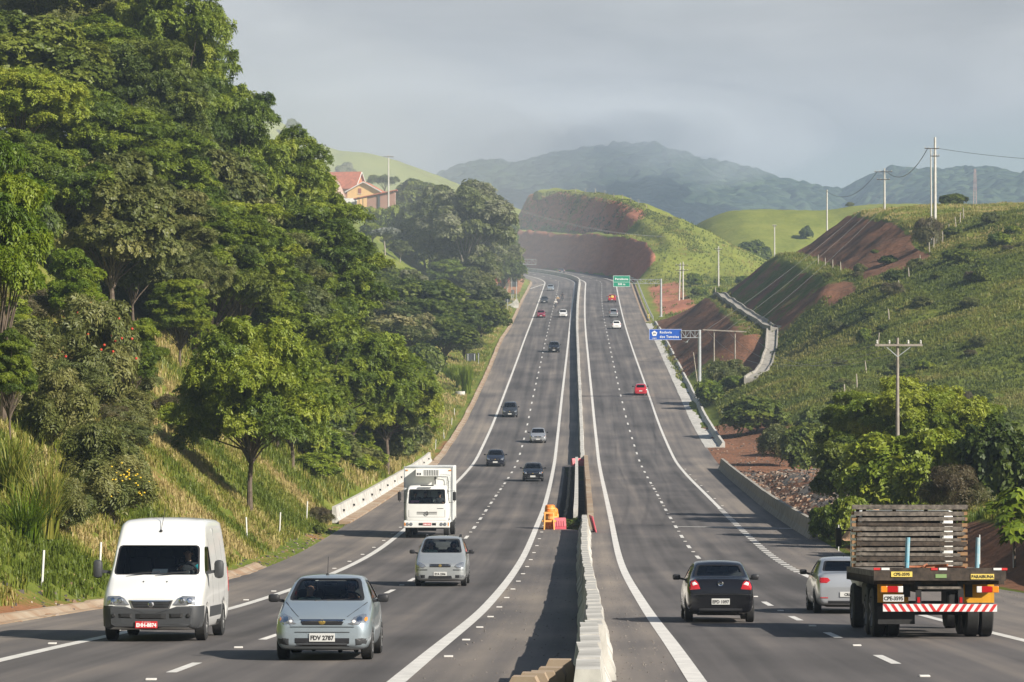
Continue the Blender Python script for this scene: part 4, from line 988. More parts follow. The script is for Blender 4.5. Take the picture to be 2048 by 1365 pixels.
for i in range(12):
    D = r_.uniform(640, 770); v = r_.uniform(12, 30); x = float(RE_(D)) + v
    plant('green_bush%d' % (i % 2), x, D, r_.uniform(1.2, 2.4), r_.uniform(3, 6), 'leafy bush beyond the right cutting', 'bushes beyond the right cutting', single=True)
# ---- grass: one object per stretch of land
def grass(name, pts, h, per, mat, seed, lean=.85, w=.022, tv=.17, toff=0.0):
    """tufts of blades at pts (N,3); nobody could count them"""
    r = np.random.default_rng(seed); n = len(pts) * per
    P = np.repeat(pts, per, 0) + np.concatenate([r.normal(0, .16 * h, (n, 2)), np.zeros((n, 1))], 1)
    hs = np.repeat(r.uniform(.5, 1.25, len(pts)), per) * h * r.uniform(.6, 1.15, n)
    az = r.uniform(0, 2 * np.pi, n); ax = np.stack([np.cos(az), np.sin(az), np.zeros(n)], -1); sd = np.stack([-np.sin(az), np.cos(az), np.zeros(n)], -1)
    le = r.uniform(.1, 1.0, n) * lean; ww = w * r.uniform(.6, 1.4, n)
    b0 = P - sd * ww[:, None]; b1 = P + sd * ww[:, None]; b0[:, 2] -= .08; b1[:, 2] -= .08
    mid = P + ax * (hs * le * .35)[:, None]; mid[:, 2] += hs * .6
    tip = P + ax * (hs * le)[:, None]; tip[:, 2] += hs * (1 - .35 * le)
    V = np.stack([b0, b1, mid + sd * ww[:, None] * .7, mid - sd * ww[:, None] * .7, tip], 1).reshape(-1, 3)
    k = np.arange(n)[:, None] * 5
    F = np.concatenate([k + np.array([[0, 1, 2]]), k + np.array([[0, 2, 3]]), k + np.array([[3, 2, 4]])])
    big = fbm(P[:, 0] / 6, P[:, 1] / 6, seed, 3)
    t = np.repeat(np.clip(.50 + toff + (big - .5) * 2.3 + r.normal(0, tv, n), 0, 1), 5)
    return tag(link(name, mesh_np(name, V, F, [M[mat]], attrs={'tint': t})), kind='stuff')
def scatter(grid, soil, t0, t1, u0, u1, n, seed, keep=.5):
    """random points on a sheet between rows t0..t1 and columns u0..u1"""
    r = np.random.default_rng(seed); tq, uq, G = grid
    a = r.uniform(t0, t1, n); b = r.uniform(u0, u1, n)
    i = np.clip(np.searchsorted(tq, a) - 1, 0, len(tq) - 2); j = np.clip(np.searchsorted(uq, b) - 1, 0, len(uq) - 2)
    fi = ((a - tq[i]) / (tq[i + 1] - tq[i]))[:, None]; fj = ((b - uq[j]) / (uq[j + 1] - uq[j]))[:, None]
    p = (G[i, j] * (1 - fi) + G[i + 1, j] * fi) * (1 - fj) + (G[i, j + 1] * (1 - fi) + G[i + 1, j + 1] * fi) * fj
    s = soil[i, j] + (fbm(p[:, 0] / 3, p[:, 1] / 3, seed + 50) - .5) * .9
    vis = np.abs(p[:, 0]) < p[:, 1] * .17
    return p[(s < keep) & vis]
uL = np.concatenate([np.arange(0, 3, .5), np.arange(3, 40, .9), np.arange(40, 141, 4.0)]); uR = np.concatenate([np.arange(0, 48, .75), np.arange(48, 141, 4.0)])
GL = (tt, uL, Pl_); GR = (tt, uR, P)
grass('bank_grass', scatter(GL, soil_L, 66, 185, .9, 6, 9000, 1), .34, 9, 'grass_long', 1, toff=-.2)
grass('bank_grass', scatter(GL, soil_L, 66, 185, 5.4, 17, 12500, 21), .42, 9, 'grass_long', 21)
grass('bank_grass', scatter(GL, soil_L, 180, 330, 1.9, 14, 9000, 2), .65, 8, 'grass_long', 2, w=.03)
grass('verge_grass', scatter(GL, soil_L, 300, 720, 1.2, 9, 9000, 3), .45, 5, 'grass_long', 3, w=.04)
grass('bank_grass', scatter(GR, soilR, 84, 175, 2.5, 16, 8000, 4), .6, 9, 'grass_long', 4)
grass('hillside_grass', scatter(GR, soilR + cut * .8, 318, 480, 3, 60, 60000, 5), .40, 5, 'grass_dry', 5, w=.05, tv=.07)
grass('hillside_grass', scatter(GR, soilR, 200, 330, 6, 30, 5000, 6), .8, 7, 'grass_long', 6, w=.03)
grass('hillside_grass', scatter(GR, soilR + cut * .8, 430, 600, .5, 34, 7000, 7), .5, 5, 'grass_dry', 7, w=.04)
grass('hillside_grass', scatter(GR, soilR, 425, 600, 34, 70, 16000, 17), .42, 5, 'grass_long', 17, w=.04)  # brighter grass on the hilltop, its stronger sun put into the colour
grass('hillside_grass', scatter(GR, soilR, 600, 860, 4, 45, 9000, 8), .6, 5, 'grass_long', 8, w=.05)

def stones(name, pts, s0, s1, mat, seed):
    """loose stones, uncounted"""
    r = np.random.default_rng(seed); n = len(pts); base = np.array([(-1, -1, -.6), (1, -1, -.6), (1, 1, -.6), (-1, 1, -.6), (-.7, -.8, .7), (.8, -.6, .6), (.6, .8, .8), (-.8, .7, .6)])
    sz = s0 + (s1 - s0) * r.uniform(0, 1, n) ** 2.5; a = r.uniform(0, 6.28, n); c, s = np.cos(a)[:, None], np.sin(a)[:, None]
    B = base[None] * (1 + r.normal(0, .22, (n, 8, 3))) * sz[:, None, None] * .5
    V = np.stack([B[..., 0] * c - B[..., 1] * s, B[..., 0] * s + B[..., 1] * c, B[..., 2]], -1) + pts[:, None, :]
    f = np.array([(0, 3, 2, 1), (4, 5, 6, 7), (0, 1, 5, 4), (1, 2, 6, 5), (2, 3, 7, 6), (3, 0, 4, 7)]); F = (np.arange(n)[:, None, None] * 8 + f[None]).reshape(-1, 4)
    return tag(link(name, mesh_np(name, V.reshape(-1, 3), F, [M[mat]], attrs={'tint': np.repeat(r.uniform(0, 1, n), 8)})), kind='stuff')
def stonemat():
    m, t, b = newmat('stone_mix'); at = t.nodes.new('ShaderNodeAttribute'); at.attribute_name = 'tint'; r = t.nodes.new('ShaderNodeValToRGB'); e = r.color_ramp.elements
    e[0].color = (.04, .037, .035, 1); e[1].color = (.36, .32, .27, 1); q = e.new(.5); q.color = (.12, .10, .085, 1); q = e.new(.8); q.color = (.26, .15, .09, 1)
    t.links.new(at.outputs['Fac'], r.inputs[0]); t.links.new(r.outputs[0], b.inputs['Base Color']); b.inputs['Roughness'].default_value = .95; return m
M['stone'] = stonemat(); M['grit'] = pm('grit', (.16, .145, .13), .95, var=.4, scale=3)
zero = np.zeros_like(soilR)
stones('rubble_stones', scatter(GR, zero, 176, 268, .8, 10, 5200, 61, 9), .05, .36, 'stone', 1)
stones('rubble_stones', scatter(GR, zero, 165, 345, .2, 9, 2200, 62, 9), .04, .22, 'stone', 2)
stones('rubble_stones', scatter(GL, np.zeros_like(soil_L), 66, 185, -.1, 1.8, 900, 63, 9), .04, .16, 'stone', 3)
q = np.random.default_rng(9); tq = q.uniform(46, 170, 1500); oq = np.where(q.uniform(0, 1, 1500) < .5, -q.uniform(.35, 2.6, 1500), q.uniform(.35, 1.25, 1500))
stones('shoulder_grit', bend(oq, tq, .004), .01, .04, 'grit', 4)
tq = q.uniform(60, 180, 1500); stones('shoulder_grit', bend(off_of(RE_, tq) - q.uniform(0, 1, 1500) ** 1.5 * 3.0, tq, .004), .012, .045, 'grit', 5)

grass('cutting_scrub', scatter(GR, np.zeros_like(soilR), 862, 922, 8.8, 15.5, 1300, 71, .06), .6, 5, 'leaf_dry', 71, w=.09)
grass('crest_grass', scatter(GR, np.zeros_like(soilR), 800, 922, 14.5, 19, 1500, 72, .3), .4, 5, 'grass_dry', 72, w=.07)
# ================================================================== vehicles
def eval_mesh(o):
    dg = bpy.context.evaluated_depsgraph_get(); return bpy.data.meshes.new_from_object(o.evaluated_get(dg))
def loft(stations, crease=(), sub=2, arches=(), endcrease=.5):
    """closed body from half sections (x>=0, from the floor centre to the roof centre); wheel arches cut out; returns a bmesh"""
    k = len(stations[0][1]); n = 2 * k - 2; V, F = [], []
    for y, pts in stations:
        V += [(p[0], y, p[1]) for p in pts] + [(-p[0], y, p[1]) for p in pts[k - 2:0:-1]]
    for i in range(len(stations) - 1):
        for j in range(n): F.append((i * n + j, i * n + (j + 1) % n, (i + 1) * n + (j + 1) % n, (i + 1) * n + j))
    for b in (0, (len(stations) - 1) * n):
        F.append((b, b + 1, b + n - 1))
        for j in range(1, k - 2): F.append((b + j, b + j + 1, b + n - j - 1, b + n - j))
        F.append((b + k - 2, b + k - 1, b + k))
    me = bpy.data.meshes.new('tmp'); me.from_pydata(V, [], F)
    bm = bmesh.new(); bm.from_mesh(me); bmesh.ops.recalc_face_normals(bm, faces=bm.faces[:])
    cl = bm.edges.layers.float.new('crease_edge'); bm.verts.ensure_lookup_table()
    for e in bm.edges:
        a, b = e.verts[0].index, e.verts[1].index
        if a // n == b // n:
            if a // n in (0, len(stations) - 1): e[cl] = endcrease
        else:
            j = a % n; j = j if j < k else n - j
            if j in crease: e[cl] = crease[j]
    bm.to_mesh(me); bm.free()
    o = bpy.data.objects.new('tmp', me); COL.objects.link(o)
    m = o.modifiers.new('s', 'SUBSURF'); m.levels = sub; m.render_levels = sub
    cut = []
    for (wy, wz, wr, xin) in arches:
        for sg in (-1, 1):
            mb = MB(); mb.lathe([(xin * sg, 0), (xin * sg, wr), (1.6 * sg, wr), (1.6 * sg, 0)], 28, 'x', (0, wy, wz))
            c = bpy.data.objects.new('tmpc', mb.mesh('tmpc', [])); COL.objects.link(c); cut.append(c)
            q = o.modifiers.new('b', 'BOOLEAN'); q.operation = 'DIFFERENCE'; q.object = c; q.solver = 'EXACT'
    r = eval_mesh(o)
    for c in cut: bpy.data.objects.remove(c)
    bpy.data.objects.remove(o)
    bm = bmesh.new(); bm.from_mesh(r); bpy.data.meshes.remove(r)
    for f in bm.faces: f.smooth = True; f.material_index = 0
    return bm
def rounded(poly, q=.18):
    """convex polygon with its corners cut"""
    o = []; n = len(poly)
    for i in range(n):
        p = Vector(poly[i]); a = Vector(poly[i - 1]); b = Vector(poly[(i + 1) % n])
        d = min((a - p).length, (b - p).length) * q
        o += [p + (a - p).normalized() * d, p + ((a - p).normalized() + (b - p).normalized()) * d * .28, p + (b - p).normalized() * d]
    return o
def cut_region(bm, poly, axis, sgn, lim=.12):
    """cut the outline of poly (seen along axis) into the faces that look that way; returns the faces inside"""
    poly = [Vector(p) for p in poly]
    ar = sum(poly[i].x * poly[(i + 1) % len(poly)].y - poly[(i + 1) % len(poly)].x * poly[i].y for i in range(len(poly)))
    if ar < 0: poly.reverse()
    ia, ib = {'y': (0, 2), 'x': (1, 2)}[axis]; iw = {'y': 1, 'x': 0}[axis]
    lo = Vector((min(p.x for p in poly), min(p.y for p in poly))); hi = Vector((max(p.x for p in poly), max(p.y for p in poly)))
    def cand():
        r = []
        for f in bm.faces:
            if f.normal[iw] * sgn < lim: continue
            xs = [v.co[ia] for v in f.verts]; zs = [v.co[ib] for v in f.verts]
            if max(xs) < lo.x or min(xs) > hi.x or max(zs) < lo.y or min(zs) > hi.y: continue
            r.append(f)
        return r
    for i in range(len(poly)):
        p, q = poly[i], poly[(i + 1) % len(poly)]; d = q - p; nn = Vector((0, 0, 0)); nn[ia] = d.y; nn[ib] = -d.x
        co = Vector((0, 0, 0)); co[ia] = p.x; co[ib] = p.y
        fs = cand(); es = {e for f in fs for e in f.edges}; vs = {v for f in fs for v in f.verts}
        bmesh.ops.bisect_plane(bm, geom=list(fs) + list(es) + list(vs), dist=1e-5, plane_co=co, plane_no=nn)
    ins = []
    bm.normal_update()
    for f in cand():
        c = f.calc_center_median(); pt = Vector((c[ia], c[ib]))
        if all((poly[(i + 1) % len(poly)] - poly[i]).cross(pt - poly[i]) > -1e-6 for i in range(len(poly))): ins.append(f)
    return ins
def take_out(bm, faces, shrink=.012):
    """move faces out of bm into a mesh of their own (a window pane), set back a little"""
    nb = bmesh.new(); mp = {}
    for f in faces:
        vs = []
        for v in f.verts:
            if v not in mp: mp[v] = nb.verts.new(v.co - v.normal * shrink)
            vs.append(mp[v])
        try: nf = nb.faces.new(vs); nf.smooth = True
        except ValueError: pass
    bmesh.ops.delete(bm, geom=faces, context='FACES')
    return nb
def bm_mesh(bm, name, mats):
    me = bpy.data.meshes.new(name); bm.to_mesh(me); bm.free()
    for m in mats: me.materials.append(m)
    return me
def decal(bvh, poly, axis, sgn, off=.008, rings=3, depth=.03):
    """a lamp, grille or trim piece: outline seen along axis, laid on the body with a rim"""
    n = len(poly); c = Vector((sum(p[0] for p in poly) / n, sum(p[1] for p in poly) / n)); mb = MB(); L = []
    dense = []
    for i in range(n):
        a, b = Vector(poly[i]), Vector(poly[(i + 1) % n])
        for t in (0, .5): dense.append(a.lerp(b, t))
    n = len(dense)
    def hit(p):
        if axis == 'y': o = Vector((p.x, 20 * sgn, p.y)); d = Vector((0, -sgn, 0))
        else: o = Vector((20 * sgn, p.x, p.y)); d = Vector((-sgn, 0, 0))
        h = bvh.ray_cast(o, d); return h[0]
    def pt(p):
        h = hit(p)
        for s in (.97, .93, .88, .8, .6, .3):
            if h is not None: break
            h0 = hit(c.lerp(p, s))
            if h0 is not None: h = Vector((p.x, h0.y, p.y)) if axis == 'y' else Vector((h0.x, p.x, p.y))
        if h is None: h = Vector((p.x, 0, p.y))
        return h
    d = Vector((0, sgn, 0)) if axis == 'y' else Vector((sgn, 0, 0))
    vs = [pt(c) + d * (off * 1.35)]; fs = []
    for k in range(1, rings + 1):
        for p in dense: vs.append(pt(c.lerp(p, k / rings)) + d * (off * (1.3 if k < rings else .9)))
    for i in range(n): fs.append((0, 1 + i, 1 + (i + 1) % n))
    for k in range(rings - 1):
        a, b = 1 + k * n, 1 + (k + 1) * n
        for i in range(n): fs.append((a + i, b + i, b + (i + 1) % n, a + (i + 1) % n))
    b = 1 + (rings - 1) * n; q = len(vs)
    for i in range(n): vs.append(vs[b + i] - d * (depth + off))
    for i in range(n): fs.append((b + i, q + i, q + (i + 1) % n, b + (i + 1) % n))
    mb.add(vs, fs); return mb
def mir(poly): return [(-x, z) for x, z in poly][::-1]
def wheel(parent, x, y, r, w, dark=False, dual=False, spokes=5):
    s = 1 if x > 0 else -1
    e = empty('wheel', (x, y, r)); e.parent = parent
    if ('t', r, w, s) not in WM:
        h = w / 2; mb = MB(); mb.lathe([(-h * .6, r * .6), (-h, r * .68), (-h, r * .9), (-h * .8, r * .985), (h * .8, r * .985), (h, r * .9), (h, r * .68), (h * .6, r * .6), (-h * .6, r * .6)], 28); WM[('t', r, w, s)] = mb.mesh('tyre', M['tyre'], smooth=True)
        mb = MB(); mb.lathe([(h * .55 * s, .0), (h * .62 * s, r * .16), (h * .5 * s, r * .2), (h * .42 * s, r * .5), (h * .8 * s, r * .58), (h * .8 * s, r * .63), (h * .3 * s, r * .62)], 24)
        for k in range(5):
            a = 2 * math.pi * k / 5; mb.bar((h * .62 * s, r * .1 * math.cos(a), r * .1 * math.sin(a)), (h * .74 * s, r * .58 * math.cos(a), r * .58 * math.sin(a)), .05 if r < .4 else .1, .03)
        WM[('r', r, w, s)] = mb.mesh('rim', M['rim'], smooth=True)
    link('tyre', WM[('t', r, w, s)], e); o = link('rim', WM[('r', r, w, s)], e)
    if dark: o.material_slots[0].link = 'OBJECT'; o.material_slots[0].material = M['hub']
    return e
WM = {}
def plate(parent, txt, x, y, z, facing, mat='plate_grey', ink='ink', w=.40, h=.13, sub=None):
    b = MB(); b.bbox((0, 0, 0), (w, .012, h), .004); o = b.build('licence_plate', M[mat], parent); o.location = (x, y, z)
    rz = 0 if facing < 0 else math.pi
    if txt:
        text_mesh(txt, h * .74, M[ink], 'lettering', o, (0, facing * .0075, -h * .07), (R(90), 0, rz), .0008, xs=.92, bold=.004)
        if sub: text_mesh(sub, h * .17, M[ink], 'lettering', o, (0, facing * .0075, h * .36), (R(90), 0, rz), .0008)
    return o
def st(y, w, ws, zl, zm, z4, x5, z5, z7, x4=.955, p1=.86):
    return (y, [(0, zl), (w * ws * p1, zl), (w * ws * .97, zl + .11), (w * ws, zm), (w * ws * x4, z4), (x5, z5), (x5 * .62, z5 + (z7 - z5) * .74), (0, z7)])
def car_body(P):
    L, w, H = P['L'], P['W'] / 2, P['H']; yn, ye = -L / 2, L / 2; zl = P.get('zl', .17); hf, hr, bt = P['hf'], P['hr'], P['bt']; r5 = P.get('r5', .70) * w
    yc, y0, y1, yb, tr = P['yc'], P['y0'], P['y1'], P['yb'], P['tr']; zm = P.get('zm', .55)
    nose = P.get('nose', .77)
    S_ = [st(yn, w, nose, zl + .10, zm - .1, hf - .10, w * nose * .82, hf - .05, hf - .03),
          st(yn + .07, w, nose + .17, zl + .02, zm - .06, hf - .05, w * .80, hf + .0, hf + .025),
          st(yn + .30, w, .985, zl, zm - .02, hf + .02, w * .82, hf + .075, hf + .105),
          st(yn + .70, w, 1.0, zl, zm, (hf + hr) / 2 + .0, w * .84, (hf + hr) / 2 + .07, (hf + hr) / 2 + .105),
          st(yc, w, 1.0, zl, zm + .03, bt - .04, w * .85, hr, hr + .035),
          st(yc + .12, w, 1.0, zl, zm + .03, bt - .02, w * .83, hr + .10, hr + .14, .955),
          st((yc + y0) / 2, w, 1.0, zl, zm + .03, bt, (w * .82 + r5) / 2 + .015, (hr + H) / 2 + .03, (hr + H) / 2 + .075),
          st(y0 - .06, w, 1.0, zl, zm + .03, bt + .01, r5 + .01, H - .085, H - .035),
          st(y0 + .14, w, 1.0, zl, zm + .03, bt + .01, r5, H - .055, H - .008),
          st((y0 + y1) / 2, w, 1.0, zl, zm + .04, bt + .02, r5, H - .045, H),
          st(y1 - .12, w, .99, zl, zm + .05, bt + .02, r5 - .01, H - .08, H - .03),
          st(y1 + .06, w, .985, zl, zm + .05, bt + .03, r5 - .015, H - .13, H - .075),
          st((y1 + yb) / 2, w, .97, zl + .02, zm + .06, bt + .02, (r5 + w * .78) / 2, (H + tr) / 2 - .05, (H + tr) / 2),
          st(yb, w, .965, zl + .03, zm + .07, bt - .0 if P['style'] != 'hatch' else tr - .12, w * .77, tr, tr + .03)]
    if P['style'] in ('sedan',):
        S_ += [st((yb + ye) / 2, w, .955, zl + .04, zm + .07, tr - .06, w * .76, tr + .0, tr + .03), st(ye - .10, w, .93, zl + .05, zm + .06, tr - .08, w * .74, tr - .01, tr + .015),
               st(ye - .03, w, .90, zl + .07, zm, tr - .2, w * .72, tr - .12, tr - .10), st(ye, w, .84, zl + .12, zm - .05, zm + .06, w * .68, zm + .12, zm + .13)]
    else:
        S_ += [st(ye - .08, w, .93, zl + .05, zm + .04, tr - .2, w * .74, tr - .12, tr - .10), st(ye, w, .86, zl + .10, zm - .03, zm + .05, w * .7, zm + .1, zm + .11)]
    bm = loft(S_, {4: .25, 5: .35, 1: .3}, arches=[(P['wf'], P['r'], P['r'] + .055, w - .24), (P['wr'], P['r'], P['r'] + .055, w - .24)])
    return bm
def make_car(P, name, paintmat, label, glass='glass', near=False):
    """one car with its parts; the front looks to -y"""
    L, w, H = P['L'], P['W'] / 2, P['H']
    root = empty(name, (0, 0, 0)); tag(root, label, P.get('cat', 'car'))
    bm = car_body(P); bm.normal_update(); bvh = BVHTree.FromBMesh(bm)
    panes = []
    for poly, ax, sg, nm in P['win']:
        polys = [(poly, sg)] if ax == 'y' else [(poly, 1), (poly, -1)]
        for pl, s in polys:
            rp = rounded(pl, .16)
            for f in cut_region(bm, rp, ax, s): f.material_index = 1
            c = Vector((sum(p[0] for p in pl) / len(pl), sum(p[1] for p in pl) / len(pl)))
            m_ = .035
            inner = [c + (Vector(p) - c) * (1 - m_ * 1.6 / max(.2, (Vector(p) - c).length)) for p in rp]
            fs = cut_region(bm, inner, ax, s)
            if fs: panes.append((nm, take_out(bm, fs)))
    body = bm_mesh(bm, 'body', [paintmat, M['black']]); link('body', body, root)
    for nm, nb in panes: link(nm, bm_mesh(nb, nm, [M[glass]]), root)
    for nm, mat, poly, ax, sg, mirr in P['feat']:
        for k, pl in enumerate([poly] + ([mir(poly)] if mirr else [])):
            o = decal(bvh, pl, ax, sg, depth=.02).build(nm, M[mat], root, smooth=False)
            for sub in P.get('sub', {}).get(nm, []):
                mat2, pl2 = sub; pl2 = pl2 if k == 0 else mir(pl2)
                decal(bvh, pl2, ax, sg, off=.014, rings=2, depth=.012).build(SUBN.get(mat2, 'trim'), M[mat2], o)
    # inside: floor tub, dashboard, seats
    mb = MB(); mb.bbox((0, (P['yc'] + P['yb']) / 2 + .1, P['bt'] - .38), (w * 1.62, P['yb'] - P['yc'] - .3, .12), .03); mb.build('cabin_floor', M['interior'], root)
    mb = MB(); mb.bbox((0, P['yc'] + .36, P['bt'] - .10), (w * 1.55, .5, .2), .05); mb.build('dashboard', M['interior'], root)
    seats = [(-.37, P['ys']), (.37, P['ys'])] if near else [(-.37, P['ys']), (.37, P['ys'])]
    for x, y in seats:
        mb = MB(); mb.bbox((x, y, P['bt'] - .05), (.46, .16, .55), .06); mb.bbox((x, y + .02, P['bt'] + .29), (.25, .09, .16), .04); mb.build('seat', M['interior'], root, smooth=True)
    if near:
        mb = MB(); mb.bbox((0, P['ys'] + .85, P['bt'] - .08), (1.2, .16, .42), .06); mb.build('seat', M['interior'], root)
        mb = MB(); t = [(.37 + .19 * math.cos(a), P['yc'] + .68 - .07 * math.sin(a), P['bt'] + .02 + .17 * math.sin(a)) for a in np.linspace(0, 2 * math.pi, 17)]
        mb.tube(t, .016, 6); mb.build('steering_wheel', M['black'], root)
        mb = MB(); mb.bbox((0, P['y0'] + .02, H - .17), (.22, .03, .06), .012); mb.build('rear_view_mirror', M['black'], root)
    for s in (-1, 1):
        mb = MB(); y = P['yc'] + .34; z = P['bt'] + .07
        mb.bbox((s * (w + .11), y, z + .02), (.19, .11, .135), .04); mb.bar((s * (w * .92), y, z - .03), (s * (w + .10), y, z), .05); 
        mb.build('wing_mirror', P.get('mirmat', M['black']) if P.get('mirmat') else M['black'], root, smooth=True)
    for yy in (P['wf'], P['wr']):
        for s in (-1, 1): wheel(root, s * (w - .115), yy, P['r'], P.get('tw', .19), P.get('hub', False))
    mb = MB(); mb.box((0, 0, .235), (w * 1.25, L * .86, .12)); mb.tube([(-.4, L / 2 - .55, .22), (-.4, L / 2 - .08, .22)], .03, 8); mb.build('underbody', M['chassis'], root)
    return root
SUBN = {'amber': 'indicator', 'white_lens': 'reversing_light', 'chrome': 'chrome_bar', 'gold': 'emblem', 'black': 'grille_slats', 'lamp_glass': 'bulb', 'dark_plastic': 'mesh'}
def disc(x, z, rx, rz=None, n=12): rz = rz or rx; return [(x + rx * math.cos(2 * math.pi * k / n), z + rz * math.sin(2 * math.pi * k / n)) for k in range(n)]
def rect(x0, z0, x1, z1): return [(x0, z0), (x1, z0), (x1, z1), (x0, z1)]
# ---- people
def hand_chain(V, E, Rr, wrist, d, up, side, curl=.5):
    """five separate curled fingers rooted in a palm"""
    d = Vector(d).normalized(); up = Vector(up).normalized(); sd = d.cross(up).normalized() * side
    b = len(V); palm = wrist + d * .055; V.append(tuple(palm)); Rr.append((.030, .017)); E.append((V.index(tuple(wrist)) if tuple(wrist) in V else b - 1, b))
    for k, (o, l) in enumerate(((-.030, .060), (-.010, .075), (.010, .07), (.030, .055))):
        p0 = palm + d * .035 + sd * o; p1 = p0 + d * l * .5 - up * l * .15 * curl; p2 = p1 + d * l * .28 * (1 - curl * .6) - up * l * .45 * curl
        i = len(V); V += [tuple(p0), tuple(p1), tuple(p2)]; Rr += [(.009, .009), (.0085, .0085), (.007, .007)]; E += [(b, i), (i, i + 1), (i + 1, i + 2)]
    p0 = palm - sd * .03 - d * .02; p1 = p0 - sd * .025 + d * .03; p2 = p1 + d * .03 - up * .01
    i = len(V); V += [tuple(p0), tuple(p1), tuple(p2)]; Rr += [(.011, .011), (.010, .010), (.008, .008)]; E += [(b, i), (i, i + 1), (i + 1, i + 2)]
def person(label, loc, shirt, skin='skin', hair='hair', arms=None, scale=1.0, head=(0, 0), trousers='shirt_dark', legs='sit', helmet=None, rz=0, lean=0.0, group=None):
    """seated figure looking to -y, hips at the origin; one continuous skinned body"""
    V, E, Rr = [], [], []
    def ad(p, r, par=None):
        V.append(tuple(p)); Rr.append(r if isinstance(r, tuple) else (r, r)); i = len(V) - 1
        if par is not None: E.append((par, i))
        return i
    ly = -lean
    pel = ad((0, 0, .02), (.17, .13)); sp = ad((0, .01 + ly * .3, .22), (.15, .115), pel); ch = ad((0, .02 + ly * .8, .42), (.185, .12), sp); nb_ = ad((0, .0 + ly, .555), (.075, .07), ch)
    hx, hy = head; nk = ad((hx * .2, -.015 + ly, .61), (.055, .06), nb_); jaw = ad((hx * .6, -.04 + ly + hy * .5, .665), (.066, .080), nk); hd = ad((hx, -.012 + ly + hy, .745), (.078, .098), jaw); ad((hx * 1.1, -.005 + ly + hy, .815), (.062, .078), hd)
    arms = arms or [((-.27, -.1, .27), (-.16, -.36, .34)), ((.27, -.1, .27), (.16, -.36, .34))]
    for sg, (el, wr) in zip((-1, 1), arms):
        sh = ad((sg * .185, .02 + ly * .9, .50), .068, ch); e = ad(el, .046, sh); w = ad(wr, (.032, .026), e)
        hand_chain(V, E, Rr, Vector(wr), Vector(wr) - Vector(el), (0, 0, 1), sg)
    for sg in (-1, 1):
        th = ad((sg * .095, -.06, 0), .088, pel)
        if legs == 'sit': kn = ad((sg * .13, -.44, .06), .062, th); an = ad((sg * .13, -.62, -.32), .042, kn); ad((sg * .14, -.78, -.36), (.045, .03), an)
        else: kn = ad((sg * .2, -.36, -.06), .062, th); an = ad((sg * .2, -.16, -.45), .045, kn); ad((sg * .21, -.32, -.5), (.045, .03), an)
    me = bpy.data.meshes.new('tmp'); me.from_pydata(V, E, [])
    o = bpy.data.objects.new('tmp', me); COL.objects.link(o)
    bm = bmesh.new(); bm.from_mesh(me); ly_ = bm.verts.layers.skin.verify(); bm.verts.ensure_lookup_table()
    for i, v in enumerate(bm.verts): v[ly_].radius = Rr[i]; v[ly_].use_root = (i == 0)
    bm.to_mesh(me); bm.free()
    m = o.modifiers.new('k', 'SKIN'); m.use_smooth_shade = True; s = o.modifiers.new('s', 'SUBSURF'); s.levels = 1; s.render_levels = 1
    r = eval_mesh(o); bpy.data.objects.remove(o)
    r.name = 'person'; r.materials.clear()
    for mm in (shirt, skin, trousers): r.materials.append(M[mm])
    wr_ = [Vector(a[1]) for a in arms]; el_ = [Vector(a[0]) for a in arms]
    for f in r.polygons:
        c = f.center; mi = 0
        if c.z > .585 and abs(c.x - hx) < .2: mi = 1
        elif any((c - w).length < .17 for w in wr_): mi = 1
        elif c.z < .09 and c.y < .0 and abs(c.x) < .3 and (c.z < .02 or c.y < -.12): mi = 2
        f.material_index = mi
    p = bpy.data.objects.new('person', r); COL.objects.link(p); p.location = loc; p.scale = (scale,) * 3; p.rotation_euler = (0, 0, rz); tag(p, label, 'person', group)
    fy = -.108 + ly + hy
    if helmet: mb = MB(); mb.sphere((hx, -.01 + ly + hy, .76), (.125, .145, .135), 14, 9); mb.build('helmet', M[helmet], p, smooth=True)
    else:
        mb = MB(); mb.sphere((hx, .02 + ly + hy, .80), (.094, .108, .085), 12, 8); mb.sphere((hx, .05 + ly + hy, .74), (.088, .075, .10), 12, 8); mb.build('hair', M[hair], p, smooth=True)
        mb = MB(); mb.sphere((hx, fy + .005, .725), (.014, .024, .022), 8, 6)
        for s in (-1, 1): mb.sphere((hx + s * .088, .0 + ly + hy, .735), (.012, .022, .032), 8, 6)
        mb.build('face_features', M[skin], p, smooth=True)
        for s in (-1, 1): mb = MB(); mb.sphere((hx + s * .032, fy + .016, .752), (.013, .01, .008), 8, 6); mb.build('eye', M['ink'], p)
        mb = MB(); mb.sphere((hx, fy + .018, .682), (.026, .009, .006), 8, 5); mb.build('mouth', M['rust'], p)
    return p
# ---- placing on the road
def D_of(y, lo=46, hi=840):
    f = lambda D: float(zr(D)) - ZP(y, D)
    a, b = lo, hi      # rows run up the picture with distance
    best = min(np.linspace(lo, hi, 3200), key=lambda D: abs(CY - float(zr(D)) * FPX / D - y)); return float(best)
def slope_at(t): return math.atan2(float(zr(t + 2)) - float(zr(t - 2)), 4)
def put(o, px, y, back, oncoming=True, D=None, dz=0.0):
    """wheels of the end nearest the camera at pixel column px on the road row y; back = distance from there to the vehicle origin"""
    D = D or D_of(y); Y = D + back; x = XP(px, D) + back * .02
    o.location = (x, Y, float(zr(Y)) + dz); pit = slope_at(Y); hd = -math.atan(.021)
    # heading along the road; pitched with the grade
    q = Matrix.Rotation(hd + (0 if oncoming else math.pi), 3, 'Z'); q = q @ Matrix.Rotation(pit if oncoming else -pit, 3, 'X')
    o.rotation_euler = q.to_euler(); return D
